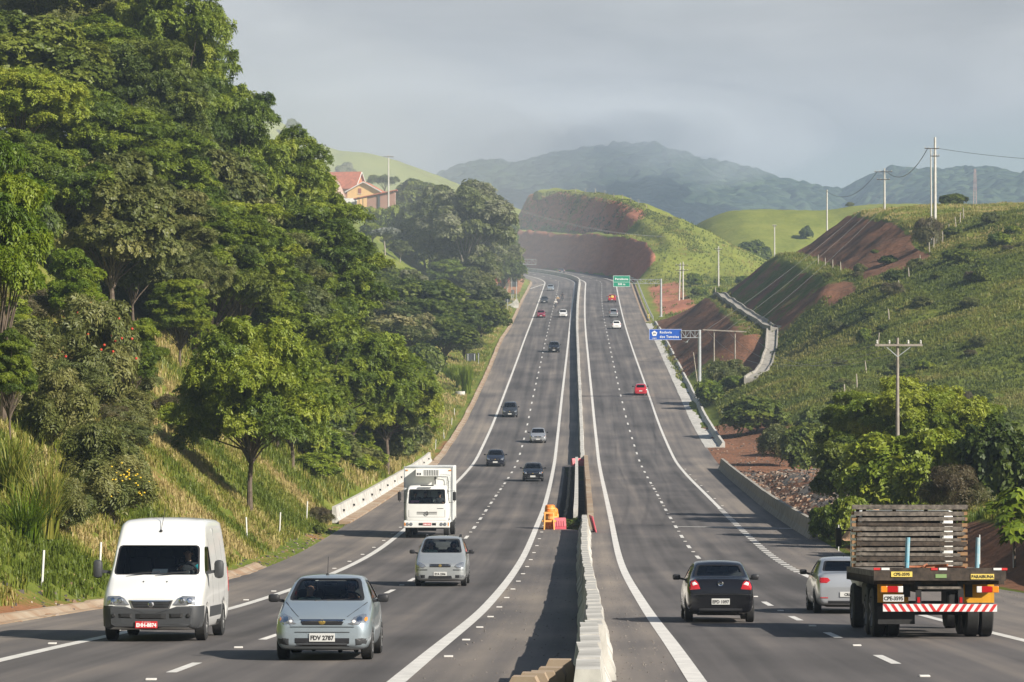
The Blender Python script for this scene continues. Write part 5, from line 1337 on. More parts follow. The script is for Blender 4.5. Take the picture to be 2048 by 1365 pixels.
def inside(p, car, lx, ly_, lz):
    """seat a person (a thing of its own) in a placed car at car coordinates"""
    mtx = Matrix.LocRotScale(car.location, car.rotation_euler, None); p.location = mtx @ Vector((lx, ly_, lz)); p.rotation_euler = car.rotation_euler
SPEC = {}
SPEC['hatch'] = dict(style='hatch', L=3.82, W=1.65, H=1.43, hf=.70, hr=.945, bt=.93, yc=-.90, y0=-.08, y1=1.15, yb=1.72, tr=.99, wf=-1.13, wr=1.36, r=.29, ys=.28,
    win=[([(-.655, .985), (.655, .985), (.535, 1.355), (-.535, 1.355)], 'y', -1, 'windscreen'), ([(-.53, 1.0), (.53, 1.0), (.46, 1.31), (-.46, 1.31)], 'y', 1, 'rear_window'), ([(-.62, .985), (1.1, 1.0), (.9, 1.315), (.0, 1.315)], 'x', 1, 'side_window')],
    feat=[('grille', 'black', [(-.385, .70), (-.33, .605), (.33, .605), (.385, .70)], 'y', -1, False),
          ('headlight', 'lamp_glass', [(.43, .625), (.52, .60), (.76, .625), (.785, .70), (.765, .775), (.66, .785), (.52, .73)], 'y', -1, True),
          ('lower_intake', 'black', rect(-.455, .245, .455, .385), 'y', -1, False), ('fog_recess', 'dark_plastic', [(.56, .265), (.73, .28), (.77, .395), (.56, .375)], 'y', -1, True), ('bumper_gap', 'ink', [(-.80, .566), (.80, .566), (.80, .578), (-.80, .578)], 'y', -1, False), ('bumper_frame', 'dark_plastic', rect(-.46, .478, .46, .49), 'y', -1, False), ('bonnet_gap', 'dark_plastic', [(.40, .735), (.415, .735), (.70, .955), (.69, .965)], 'y', -1, True),
          ('tail_light', 'red_lens', [(.58, .72), (.71, .74), (.70, .99), (.60, .99)], 'y', 1, True)],
    sub={'grille': [('chrome', [(-.36, .695), (-.345, .665), (.345, .665), (.36, .695)]), ('gold', disc(0, .655, .058, .045))], 'headlight': [('amber', disc(.725, .70, .025, .035)), ('chrome', disc(.62, .70, .05, .045)), ('white_lens', disc(.53, .665, .03, .025))], 'lower_intake': [('dark_plastic', rect(-.42, .265, .42, .30))]})
SPEC['mpv'] = dict(style='hatch', L=4.32, W=1.74, H=1.64, hf=.74, hr=1.06, bt=1.03, yc=-1.20, y0=-.22, y1=1.55, yb=2.0, tr=1.06, wf=-1.36, wr=1.34, r=.31, ys=.0, r5=.72, mirmat=None,
    win=[([(-.69, 1.09), (.69, 1.09), (.575, 1.545), (-.575, 1.545)], 'y', -1, 'windscreen'), ([(-.56, 1.1), (.56, 1.1), (.5, 1.5), (-.5, 1.5)], 'y', 1, 'rear_window'), ([(-.85, 1.08), (1.6, 1.1), (1.42, 1.52), (-.1, 1.52)], 'x', 1, 'side_window')],
    feat=[('grille', 'black', [(-.37, .745), (-.34, .64), (.34, .64), (.37, .745)], 'y', -1, False), ('headlight', 'lamp_glass', [(.46, .66), (.56, .60), (.80, .62), (.82, .70), (.81, .80), (.68, .80), (.5, .72)], 'y', -1, True),
          ('bumper_strip', 'black', rect(.42, .535, .83, .565), 'y', -1, True), ('lower_intake', 'black', [(-.39, .27), (.39, .27), (.37, .36), (-.37, .36)], 'y', -1, False), ('fog_recess', 'black', rect(.5, .29, .64, .385), 'y', -1, True), ('fog_lamp', 'lamp_glass', rect(.66, .29, .78, .385), 'y', -1, True),
          ('tail_light', 'red_lens', [(.62, .78), (.74, .8), (.70, 1.3), (.62, 1.3)], 'y', 1, True)],
    sub={'grille': [('chrome', rect(-.34, .70, .34, .712)), ('chrome', rect(-.34, .668, .34, .68)), ('gold', disc(0, .69, .055, .05))]})
SPEC['sedan'] = dict(style='sedan', L=4.13, W=1.66, H=1.45, hf=.70, hr=.945, bt=.93, yc=-1.02, y0=-.18, y1=.85, yb=1.52, tr=1.02, wf=-1.26, wr=1.22, r=.29, ys=.12,
    win=[([(-.655, .985), (.655, .985), (.535, 1.365), (-.535, 1.365)], 'y', -1, 'windscreen'), ([(-.60, 1.075), (.60, 1.075), (.51, 1.335), (-.51, 1.335)], 'y', 1, 'rear_window'), ([(-.7, .985), (1.1, 1.02), (.75, 1.325), (-.1, 1.325)], 'x', 1, 'side_window')],
    feat=[('grille', 'black', [(-.385, .69), (-.33, .59), (.33, .59), (.385, .69)], 'y', -1, False), ('headlight', 'lamp_glass', [(.43, .625), (.52, .60), (.76, .625), (.785, .70), (.765, .775), (.66, .785), (.52, .73)], 'y', -1, True), ('lower_intake', 'black', rect(-.455, .245, .455, .385), 'y', -1, False),
          ('tail_light', 'red_lens', [(.47, .79), (.71, .77), (.735, .90), (.70, 1.0), (.58, 1.0), (.52, .93)], 'y', 1, True), ('bumper_gap', 'ink', rect(-.70, .655, .70, .667), 'y', 1, False), ('rear_valance', 'black', rect(-.5, .27, .5, .34), 'y', 1, False)],
    sub={'grille': [('chrome', rect(-.35, .63, .35, .645)), ('gold', disc(0, .64, .05, .045))], 'tail_light': [('white_lens', [(.53, .90), (.64, .87), (.66, .93), (.60, .96)])]})
SPEC['suv'] = dict(style='hatch', L=4.3, W=1.78, H=1.62, hf=.82, hr=1.06, bt=1.04, yc=-1.05, y0=-.15, y1=1.45, yb=1.95, tr=1.1, wf=-1.3, wr=1.3, r=.33, ys=.1, r5=.73, zl=.24, zm=.62,
    win=[([(-.69, 1.10), (.69, 1.10), (.58, 1.53), (-.58, 1.53)], 'y', -1, 'windscreen'), ([(-.56, 1.14), (.56, 1.14), (.5, 1.5), (-.5, 1.5)], 'y', 1, 'rear_window'), ([(-.7, 1.09), (1.5, 1.12), (1.3, 1.5), (-.05, 1.5)], 'x', 1, 'side_window')],
    feat=[('grille', 'black', [(-.42, .80), (-.38, .62), (.38, .62), (.42, .80)], 'y', -1, False), ('headlight', 'lamp_glass', [(.47, .72), (.60, .68), (.80, .72), (.83, .80), (.80, .86), (.66, .85)], 'y', -1, True), ('lower_intake', 'black', rect(-.6, .34, .6, .48), 'y', -1, False),
          ('tail_light', 'red_lens', [(.62, .8), (.76, .82), (.74, 1.12), (.62, 1.1)], 'y', 1, True)],
    sub={'grille': [('gold', disc(0, .71, .08, .04))]})
# ---- the named near cars
car = make_car(SPEC['hatch'], 'hatchback_car', M['p_silverblue'], 'silver-blue hatchback nearest the camera, with two people behind the windscreen', near=True)
plate(car, 'FDV 2787', .0, -1.925, .395, -1, w=.43, h=.14)
mb = MB(); mb.tube([(-.06, .02, 1.40), (-.055, .1, 1.72)], .005, 5); mb.sphere((-.06, .02, 1.41), .03, 8, 5); mb.build('antenna', M['black'], car)
for s in (-1, 1): mb = MB(); mb.bar((s * .1 - .1, -.93, .985), (s * .1 + .42, -.78, 1.02), .018); mb.build('wiper', M['black'], car)
put(car, 652, 1319, 1.05); CAR1 = car
p = person('passenger in pale green top, head tilted back, in the silver-blue hatchback', (0, 0, 0), 'shirt_green', head=(.02, .03), scale=.95); inside(p, car, -.36, -.10, .48)
p = person('dark-haired driver with hand at chin in the silver-blue hatchback', (0, 0, 0), 'shirt_dark', skin='skin_dark', arms=[((-.25, -.12, .3), (-.12, -.36, .42)), ((.25, -.14, .36), (.06, -.15, .60))]); inside(p, car, .36, -.06, .48)
car = make_car(SPEC['mpv'], 'minivan_car', M['p_silver'], 'silver people carrier with roof rails driving just ahead of the box truck', near=True)
plate(car, 'EYA 2506', .0, -2.175, .42, -1, w=.43, h=.13)
for s in (-1, 1):
    mb = MB(); mb.tube([(s * .56, -.05, 1.56), (s * .57, .15, 1.66), (s * .57, 1.25, 1.65), (s * .55, 1.5, 1.56)], .022, 6); mb.build('roof_rail', M['black'], car)
put(car, 883, 1172, 1.1); CAR2 = car
p = person('passenger with raised arm in the silver people carrier', (0, 0, 0), 'shirt_green', arms=[((-.3, -.1, .42), (-.32, -.2, .62)), ((.27, -.1, .27), (.16, -.36, .34))]); inside(p, car, -.38, -.36, .60)
p = person('driver with hand near the mouth in the silver people carrier', (0, 0, 0), 'shirt_dark', skin='skin_dark', arms=[((-.25, -.12, .3), (-.12, -.36, .42)), ((.25, -.16, .36), (.08, -.2, .58))]); inside(p, car, .38, -.32, .60)
sed = make_car(SPEC['sedan'], 'sedan_car', M['p_black'], 'black sedan driving away in the right carriageway, sun glinting on its tail light', near=True)
plate(sed, 'EPD 1097', .0, 2.085, .50, 1, w=.42, h=.14)
mb = MB(); mb.lathe([(0, .038), (.008, .062), (.0, .066)], 20, 'y'); mb.box((0, .004, 0), (.10, .008, .022)); mb.build('emblem', M['chrome'], sed, loc=(0, 2.058, .92))
mb = MB(); mb.box((0, 0, 0), (.15, .006, .022)); mb.box((.02, 0, -.03), (.09, .006, .018)); mb.build('badge', M['chrome'], sed, loc=(.33, 2.05, .735))
mb = MB(); mb.box((0, 0, 0), (.09, .006, .018)); mb.build('badge', M['chrome'], sed, loc=(-.40, 2.048, .735))
put(sed, 1437, 1244, .85, oncoming=False); CAR3 = sed
s2 = make_car(dict(SPEC['sedan'], feat=[f for f in SPEC['sedan']['feat'] if f[0] not in ('tail_light', 'bumper_gap')] + [('tail_light', 'red_lens', [(.44, .855), (.52, .79), (.70, .79), (.76, .86), (.70, .93), (.50, .92)], 'y', 1, True), ('reflector', 'red_lens', rect(.5, .40, .70, .425), 'y', 1, True)], sub={}), 'sedan_car', M['p_silver2'], 'silver sedan half hidden behind the left side of the flatbed truck', glass='glass_dark', near=True)
plate(s2, 'CRU', .0, 2.085, .50, 1, w=.40, h=.13)
mb = MB(); mb.tube([(0, .8, 1.43), (0, .95, 1.62)], .006, 5); mb.build('antenna', M['black'], s2)
put(s2, 1688, 1226, .85, oncoming=False)
# ---- far cars: copies of four models in their own paint
MODEL = {}
for k, sp in (('hatch', 'hatch'), ('sedan', 'sedan'), ('suv', 'suv'), ('mpv', 'mpv')):
    m_ = make_car(SPEC[sp], {'hatch': 'hatchback_car', 'sedan': 'sedan_car', 'suv': 'suv_car', 'mpv': 'minivan_car'}[k], M['p_dark'], 'x', glass='glass_dark')
    plate(m_, '', 0, -SPEC[sp]['L'] / 2 - .01, .41, -1); plate(m_, '', 0, SPEC[sp]['L'] / 2 + .005, .52 if sp == 'sedan' else .6, 1)
    MODEL[k] = [m_, False]
def far_car(kind, px, y, mat, label, oncoming=True, D=None):
    m_ = MODEL[kind]; root = m_[0]
    c = root if not m_[1] else copy_tree(root)
    if not m_[1]: m_[1] = True
    c['label'] = label
    for ch in c.children:
        if ch.name.split('.')[0] == 'body': ch.material_slots[0].link = 'OBJECT'; ch.material_slots[0].material = M[mat]
    put(c, px, y, 1.0, oncoming, D); return c
far_car('sedan', 991, 933, 'p_dark', 'dark blue sedan in the slow lane just behind the box truck')
far_car('hatch', 1066, 963, 'p_black', 'black hatchback in the fast lane beside the start of the median ditch')
far_car('hatch', 1076, 886, 'p_silver2', 'silver hatchback in the fast lane above the black hatchback')
far_car('mpv', 1020, 834, 'p_graphite', 'dark grey wagon in the slow lane hugging the left edge line')
far_car('suv', 1108, 705, 'p_black', 'black car with lit fog lamps alone in the middle of the climbing road')
far_car('sedan', 1126, 635, 'p_white', 'white sedan beside the median below the motorcycles')
far_car('hatch', 1082, 636, 'p_wine', 'dark red car on the left edge line far up the hill')
far_car('hatch', 1089, 607, 'p_graphite', 'dark grey car left of the motorcycles')
far_car('sedan', 1101, 582, 'p_silverblue', 'pale silver car uppermost in the downhill lanes')
far_car('hatch', 1281, 791, 'p_red', 'bright red hatchback on the right edge line driving uphill', False)
far_car('hatch', 1233, 658, 'p_white', 'white hatchback driving uphill left of the blue sign', False)
far_car('mpv', 1227, 635, 'p_silver', 'small silver car uphill just above the white hatchback', False)
fc = far_car('sedan', 1136, 546, 'p_graphite', 'dark car farthest away at the bend beneath the red cutting', False, D=838)
bp_ = bend(3.4, 852.0); fc.location = bp_; fc.rotation_euler = (0, R(-3), math.pi + .2)
fl = MB(); fl.sphere((.62, -2.17, .41), .06, 8, 5); fl.sphere((-.62, -2.17, .41), .06, 8, 5)
# red pickup with people and load
def pickup():
    root = empty('pickup_truck', (0, 0, 0), 0, 'red pickup with a load in its bed, farthest uphill left of the green sign', 'pickup truck')
    P_ = dict(SPEC['suv']); w = .87
    S_ = [st(-2.2, w, .8, .3, .5, .72, .62, .78, .8), st(-2.1, w, .96, .26, .55, .78, .7, .86, .88), st(-1.2, w, 1, .25, .6, .95, .74, 1.02, 1.05), st(-1.05, w, 1, .25, .6, 1.0, .73, 1.1, 1.14), st(-.5, w, 1, .25, .6, 1.02, .64, 1.55, 1.6), st(.35, w, 1, .25, .6, 1.02, .64, 1.56, 1.62), st(.5, w, 1, .25, .6, 1.02, .66, 1.3, 1.35), st(.56, w, 1, .25, .6, .95, .7, 1.0, 1.0), st(2.1, w, .98, .3, .6, .95, .7, .98, .98), st(2.2, w, .95, .32, .6, .9, .7, .93, .93)]
    bm = loft(S_, {4: .4, 5: .5}, arches=[(-1.35, .36, .42, .6), (1.35, .36, .42, .6)]); pn = []
    for poly, ax, sg, nm in (([(-.6, 1.12), (.6, 1.12), (.54, 1.5), (-.54, 1.5)], 'y', 1, 'rear_window'), ([(-.68, 1.14), (.68, 1.14), (.58, 1.5), (-.58, 1.5)], 'y', -1, 'windscreen')):
        f = cut_region(bm, rounded(poly), ax, sg)
        if f: pn.append((nm, take_out(bm, f)))
    bm.normal_update(); bvh = BVHTree.FromBMesh(bm)
    link('body', bm_mesh(bm, 'body', [M['p_red']]), root)
    for nm, nb in pn: link(nm, bm_mesh(nb, nm, [M['glass_dark']]), root)
    for pl in (rect(.62, .62, .8, .92), mir(rect(.62, .62, .8, .92))): decal(bvh, pl, 'y', 1).build('tail_light', M['red_lens'], root)
    plate(root, '', 0, 2.22, .6, 1)
    mb = MB(); mb.box((0, 2.24, .42), (1.6, .1, .14)); mb.build('bumper', M['black'], root)
    for s in (-1, 1):
        for y in (-1.35, 1.35): wheel(root, s * .76, y, .36, .22)
        mb = MB(); mb.bbox((s * 1.02, -.75, 1.15), (.2, .1, .16), .03); mb.build('wing_mirror', M['p_red'], root)
    return root
pk = pickup(); put(pk, 1224, 605, 1.2, False)
mb = MB(); mb.bbox((0, 0, .2), (.62, .6, .5), .1); mb.bbox((.42, -.1, .12), (.4, .5, .34), .08); q = mb.build('load_sack', M['yellow_plate']); tag(q, 'yellow sack standing in the bed of the red pickup', 'sack'); inside(q, pk, -.05, 1.5, .98)
# ---- motorcycles
def motorcycle(label):
    root = empty('motorcycle', (0, 0, 0), 0, label, 'motorcycle')
    for y in (-.68, .66):
        e = empty('wheel', (0, y, .31)); e.parent = root
        mb = MB(); mb.lathe([(-.05, .23), (-.055, .28), (0, .315), (.055, .28), (.05, .23), (-.05, .23)], 20); mb.build('tyre', M['tyre'], e); mb = MB(); mb.lathe([(-.03, .02), (-.02, .22), (.02, .22), (.03, .02)], 16); mb.build('rim', M['rim'], e)
    mb = MB(); mb.bbox((0, -.12, .84), (.28, .5, .22), .08); mb.build('fuel_tank', M['p_wine'], root, smooth=True)
    mb = MB(); mb.bbox((0, .38, .80), (.26, .62, .10), .04); mb.build('seat', M['black'], root)
    mb = MB(); mb.bbox((0, .0, .45), (.26, .42, .34), .06); mb.bar((0, -.1, .45), (0, .66, .31), .08); mb.build('engine', M['dark_plastic'], root)
    mb = MB(); mb.bar((-.07, -.68, .31), (-.07, -.42, .95), .04); mb.bar((.07, -.68, .31), (.07, -.42, .95), .04); mb.tube([(-.36, -.25, 1.05), (-.1, -.42, 1.0), (.1, -.42, 1.0), (.36, -.25, 1.05)], .018, 6); mb.build('fork', M['chrome'], root)
    mb = MB(); mb.sphere((0, -.56, .86), (.10, .07, .10), 10, 7); mb.build('headlight', M['lamp_glass'], root, smooth=True)
    mb = MB(); mb.bbox((0, -.52, 1.02), (.34, .05, .26), .03); mb.build('windshield', M['glass_clear'], root)
    return root
for px, y, lab, plab, sh, hel in ((1111.5, 617, 'motorcycle with white fairing lowest of the riders\' group on the lane dashes', 'rider in pale jacket and white helmet on the lowest motorcycle', 'shirt_white', 'p_white'),
                               (1115.5, 609, 'motorcycle just behind the lowest one on the lane dashes', 'rider in tan jacket on the motorcycle in the middle of the group', 'shirt_tan', 'p_white'),
                               (1125, 602, 'motorcycle riding apart nearer the median', 'rider in dark clothes on the motorcycle nearest the median', 'shirt_dark', 'p_black')):
    mc = motorcycle(lab); put(mc, px, y, .7)
    p = person(plab, (0, 0, 0), sh, legs='ride', helmet=hel, arms=[((-.34, -.16, .32), (-.33, -.42, .22)), ((.34, -.16, .32), (.33, -.42, .22))], lean=.06); inside(p, mc, 0, .22, .86)

# ================================================================== van
def white_van():
    root = empty('cargo_van', (0, 0, 0), 0, 'white high-roof cargo van with grey bumper driving in the slow lane at the left', 'van')
    w = 1.0
    def vs(y, ws, zl, zm, z4, x5, z5, z7): return st(y, w, ws, zl, zm, z4, x5, z5, z7, x4=.975, p1=.9)
    S_ = [vs(-2.5, .80, .30, .50, .74, .66, .84, .86), vs(-2.42, .95, .24, .52, .82, .80, .93, .95), vs(-2.2, .99, .22, .56, .94, .86, 1.04, 1.07), vs(-1.80, 1, .22, .60, 1.12, .88, 1.20, 1.235), vs(-1.68, 1, .22, .60, 1.16, .88, 1.29, 1.325), vs(-1.22, 1, .22, .62, 1.24, .855, 1.86, 1.90), vs(-1.14, 1, .22, .62, 1.25, .85, 1.96, 2.0), vs(-.86, 1, .22, .64, 1.28, .83, 2.27, 2.31), vs(-.66, 1, .22, .64, 1.3, .81, 2.36, 2.42), vs(.3, 1, .22, .64, 1.3, .81, 2.38, 2.44), vs(2.3, 1, .22, .64, 1.3, .81, 2.37, 2.43), vs(2.46, .98, .24, .64, 1.3, .79, 2.33, 2.38), vs(2.5, .95, .28, .64, 1.3, .76, 2.25, 2.29)]
    bm = loft(S_, {4: .3, 5: .45, 1: .4}, arches=[(-1.55, .34, .41, .72), (1.45, .34, .41, .72)]); bm.normal_update(); bvh = BVHTree.FromBMesh(bm)
    pn = []
    for poly, ax, sgs, nm in (([(-.85, 1.29), (.85, 1.29), (.80, 1.87), (-.80, 1.87)], 'y', (-1,), 'windscreen'), ([(-1.52, 1.30), (-.62, 1.30), (-.62, 1.84), (-1.12, 1.84)], 'x', (1, -1), 'side_window')):
        for sg in sgs:
            rp = rounded(poly, .12)
            for f in cut_region(bm, rp, ax, sg): f.material_index = 1
            c = Vector((sum(p[0] for p in poly) / 4, sum(p[1] for p in poly) / 4))
            f = cut_region(bm, [c + (Vector(p) - c) * .955 for p in rp], ax, sg)
            if f: pn.append((nm, take_out(bm, f)))
    # grey lower band along the sides
    for sg in (1, -1):
        for f in cut_region(bm, rect(-1.1, .45, 1.0, .66), 'x', sg): f.material_index = 2
        for f in cut_region(bm, rect(-2.6, .20, -1.98, .70), 'x', sg, lim=.05): f.material_index = 2
    link('body', bm_mesh(bm, 'body', [M['p_white'], M['black'], M['dark_plastic']]), root)
    for nm, nb in pn: link(nm, bm_mesh(nb, nm, [M['glass']]), root)
    D = lambda nm, mat, pl, ax='y', sg=-1, par=None, **k: decal(bvh, pl, ax, sg, **k).build(nm, M[mat], par or root)
    bu = D('bumper', 'dark_plastic', [(-.96, .30), (-.85, .245), (.85, .245), (.96, .30), (.985, .70), (.5, .69), (.42, .635), (-.42, .635), (-.5, .69), (-.985, .70)], off=.03, rings=5)
    D('bumper_intake', 'ink', rect(-.30, .445, .30, .55), par=bu, off=.045); D('bumper_intake', 'ink', [(.36, .46), (.62, .47), (.63, .55), (.36, .55)], par=bu, off=.045); D('bumper_intake', 'ink', [(-.62, .47), (-.36, .46), (-.36, .55), (-.63, .55)], par=bu, off=.045)
    D('fog_recess', 'ink', disc(.73, .51, .045), par=bu, off=.045); D('fog_recess', 'ink', disc(-.73, .51, .045), par=bu, off=.045)
    g = D('grille', 'chrome', [(-.43, .81), (-.36, .64), (.36, .64), (.43, .81)], off=.012); D('grille_slats', 'black', [(-.395, .79), (-.335, .66), (.335, .66), (.395, .79)], par=g, off=.02); D('emblem', 'chrome', disc(0, .725, .06), par=g, off=.03); D('emblem', 'dark_plastic', disc(0, .725, .045), par=g, off=.036)
    for z in (.69, .735, .765): D('grille_slats', 'dark_plastic', rect(-.35, z, .35, z + .012), par=g, off=.026)
    hl = [(.42, .72), (.48, .71), (.86, .715), (.865, .80), (.85, .885), (.62, .895), (.52, .85)]
    for pl in (hl, mir(hl)):
        h = D('headlight', 'lamp_glass', pl, off=.012); sx_ = 1 if pl is hl else -1
        D('bulb', 'chrome', disc(sx_ * .60, .80, .06), par=h, off=.02); D('bulb', 'chrome', disc(sx_ * .75, .80, .06), par=h, off=.02)
    for sg in (1, -1): D('tail_light', 'red_lens', rect(2.38, .9, 2.47, 1.4), 'x', sg)
    for y in (-.55, .5, 1.5):
        for sg in (1, -1): D('door_seam', 'dark_plastic', rect(y, .5, y + .012, 2.0), 'x', sg, off=.002, depth=.004)
    for x in (-.22, .24): D('washer_nozzle', 'ink', disc(x, 1.16, .015), off=.01)
    plate(root, 'EHH-8874', -.08, -2.565, .335, -1, 'plate_red', 'ink_white', .43, .135, 'SP - SAO PAULO')
    for s in (-1, 1):
        mb = MB(); mb.bbox((s * 1.20, -1.42, 1.40), (.19, .14, .36), .07); mb.bar((s * .95, -1.42, 1.33), (s * 1.14, -1.42, 1.36), .06); mb.build('wing_mirror', M['dark_plastic'], root, smooth=True)
        for y in (-1.55, 1.45): wheel(root, s * .88, y, .34, .21, True)
        mb = MB(); mb.bar((s * .28 - .25, -1.80, 1.305), (s * .28 + .35, -1.71, 1.35), .02); mb.build('wiper', M['black'], root)
    mb = MB(); mb.tube([(0, -1.02, 2.17), (.03, -.62, 2.62)], .006, 5); mb.sphere((0, -1.02, 2.15), .03, 8, 5); mb.build('antenna', M['black'], root)
    mb = MB(); mb.bbox((0, -1.32, 1.18), (1.66, .62, .22), .05); mb.bbox((.42, -1.28, 1.30), (.5, .3, .16), .06); mb.build('dashboard', M['dark_plastic'], root)
    mb = MB(); mb.box((0, .05, .78), (1.7, 2.6, .08)); mb.build('cabin_floor', M['interior'], root)
    mb = MB(); mb.box((0, .45, 1.5), (1.72, .05, 1.4)); mb.build('partition', pm('cab_partition', (.22, .23, .23), .8), root)
    for x in (-.5, .0, .5): mb = MB(); mb.bbox((x, -.30, 1.28), (.44, .15, .7), .06); mb.bbox((x, -.28, 1.70), (.26, .09, .2), .04); mb.build('seat', M['interior'], root, smooth=True)
    mb = MB(); mb.tube([(.5 + .21 * math.cos(a), -1.0 - .1 * math.sin(a), 1.36 + .14 * math.sin(a)) for a in np.linspace(0, 2 * math.pi, 17)], .018, 6); mb.build('steering_wheel', M['black'], root)
    mb = MB(); mb.box((0, 0, .30), (1.5, 4.4, .14)); mb.tube([(.95, .4, .33), (.95, .9, .33)], .04, 8); mb.build('underbody', M['chassis'], root)
    return root
van = white_van(); put(van, 322, 1279, .95)
p = person('van driver in dark top with turquoise sleeve behind the steering wheel', (0, 0, 0), 'shirt_dark', arms=[((-.24, -.2, .3), (-.12, -.42, .44)), ((.27, -.18, .3), (.2, -.42, .40))]); inside(p, van, .48, -.48, .96)
mb = MB(); mb.tube([(.19, .0, .48), (.235, -.05, .40), (.27, -.12, .33)], [.085, .075, .06], 10); mb.build('sleeve', M['shirt_teal'], p, smooth=True)
mb = MB(); mb.box((0, 0, 0), (.3, .2, .01), Matrix.Rotation(R(25), 3, 'X')); q = mb.build('paper_sheet', M['ink_white']); tag(q, 'white paper lying on the dashboard of the white van', 'paper'); inside(q, van, .0, -1.2, 1.35)
# ================================================================== refrigerated box truck
def box_truck():
    root = empty('box_truck', (0, 0, 0), 0, 'white box truck with a cooling unit over its cab', 'truck')
    w = 1.1
    def cs(y, ws, zl, zm, z4, x5, z5, z7): return st(y, w, ws, zl, zm, z4, x5, z5, z7, x4=.985, p1=.95)
    S_ = [cs(-3.2, .93, .90, 1.25, 1.62, .92, 1.72, 1.73), cs(-3.14, .985, .88, 1.25, 1.68, 1.0, 1.80, 1.81), cs(-3.08, 1, .86, 1.25, 1.7, 1.0, 1.92, 1.93), cs(-2.86, 1, .86, 1.25, 1.7, .96, 2.46, 2.48), cs(-2.72, 1, .86, 1.25, 1.7, .94, 2.56, 2.60), cs(-1.7, 1, .86, 1.25, 1.7, .94, 2.58, 2.62), cs(-1.6, .99, .88, 1.25, 1.7, .93, 2.54, 2.58)]
    bm = loft(S_, {4: .5, 5: .6, 1: .6}, arches=[(-2.35, .5, .58, .8)], endcrease=.7); bm.normal_update(); bvh = BVHTree.FromBMesh(bm); pn = []
    for poly, ax, sgs, nm in (([(-.93, 1.70), (.93, 1.70), (.89, 2.42), (-.89, 2.42)], 'y', (-1,), 'windscreen'), ([(-2.85, 1.72), (-1.9, 1.72), (-1.9, 2.38), (-2.72, 2.38)], 'x', (1, -1), 'side_window'), ([(-.75, 1.8), (-.1, 1.8), (-.1, 2.3), (-.75, 2.3)], 'y', (1,), 'rear_window'), ([(.1, 1.8), (.75, 1.8), (.75, 2.3), (.1, 2.3)], 'y', (1,), 'rear_window')):
        for sg in sgs:
            rp = rounded(poly, .1)
            for f in cut_region(bm, rp, ax, sg): f.material_index = 1
            c = Vector((sum(p[0] for p in poly) / 4, sum(p[1] for p in poly) / 4)); f = cut_region(bm, [c + (Vector(p) - c) * .95 for p in rp], ax, sg)
            if f: pn.append((nm, take_out(bm, f)))
    cab = link('cab', bm_mesh(bm, 'cab', [M['p_whiteold'], M['black']]), root)
    for nm, nb in pn: link(nm, bm_mesh(nb, nm, [M['glass']]), cab)
    D = lambda nm, mat, pl, par=None, **k: decal(bvh, pl, 'y', -1, **k).build(nm, M[mat], par or root)
    for z in (1.19, 1.27): D('grille', 'ink', rect(-.50, z, .50, z + .035))
    D('hatch_line', 'dark_plastic', rect(-.9, 1.05, -.885, 1.4), off=.003); D('hatch_line', 'dark_plastic', rect(.885, 1.05, .9, 1.4), off=.003); D('hatch_line', 'dark_plastic', rect(-.9, 1.045, .9, 1.055), off=.003)
    e = MB(); e.lathe([(0, .082), (-.02, .098), (0, .108), (.01, .098)], 20, 'y')
    for k in range(3): a = R(90 + 120 * k); e.bar((0, -.01, 0), (.095 * math.cos(a), -.01, .095 * math.sin(a)), .022, .015)
    o = e.build('emblem', M['chrome'], root); o.location = (0, -3.235, 1.235)
    D('badge', 'dark_plastic', rect(.50, 1.46, .82, 1.49), off=.004)
    mb = MB(); mb.bbox((0, -3.19, .70), (2.28, .16, .36), .04); bu = mb.build('bumper', M['p_whiteold'], root)
    for x in (-.96, -.78, .72, .90): mb = MB(); mb.lathe([(-.02, 0), (-.025, .06), (0, .085), (.03, .085)], 16, 'y'); mb.build('headlight', M['lamp_glass'], bu, loc=(x, -3.275, .70), smooth=True)
    for x in (-.30, .36): mb = MB(); mb.box((x, -3.272, .70), (.2, .01, .12)); mb.build('bumper_slot', M['ink'], bu)
    for x in (-1.08, 1.07): mb = MB(); mb.box((x, -3.272, .70), (.05, .012, .16)); mb.build('indicator', M['amber'], bu)
    plate(root, 'DBB 5421', .02, -3.278, .70, -1, 'plate_red', 'ink_white', .40, .13)
    mb = MB(); mb.bbox((0, -2.94, 2.60), (.66, .12, .05), .015); mb.build('sun_visor', M['black'], root)
    for s in (-1, 1):
        mb = MB(); mb.bbox((s * 1.36, -3.05, 2.08), (.17, .10, .44), .04); mb.tube([(s * 1.05, -2.95, 2.32), (s * 1.36, -3.05, 2.36), (s * 1.36, -3.05, 1.8), (s * 1.05, -2.95, 1.75)], .014, 5); mb.build('wing_mirror', M['black'], root)
        mb = MB(); mb.bar((s * .35 - .3, -3.10, 1.74), (s * .35 + .2, -3.06, 1.82), .02); mb.build('wiper', M['black'], root)
        wheel(root, s * .95, -2.35, .5, .27, True)
        for xx in (.82, 1.10): wheel(root, s * xx, 1.45, .5, .25, True)
        mb = MB(); mb.bbox((s * 1.0, -1.9, .80), (.30, .6, .12), .03); mb.build('mudguard', M['p_whiteold'], root)
    mb = MB(); mb.bbox((0, .72, 2.14), (2.44, 4.5, 2.72), .05); bx = mb.build('cargo_box', M['p_whiteold'], root)
    mb = MB()
    for z in (.80, 3.49): mb.box((0, -1.542, z), (2.46, .03, .06))
    for x in (-1.2, 1.2): mb.box((x, -1.542, 2.14), (.06, .03, 2.7))
    mb.build('edge_trim', M['steel'], bx)
    for x in (-1.08, 1.08): mb = MB(); mb.box((x, -1.55, 3.33), (.12, .03, .04)); mb.build('marker_lamp', M['amber'], bx)
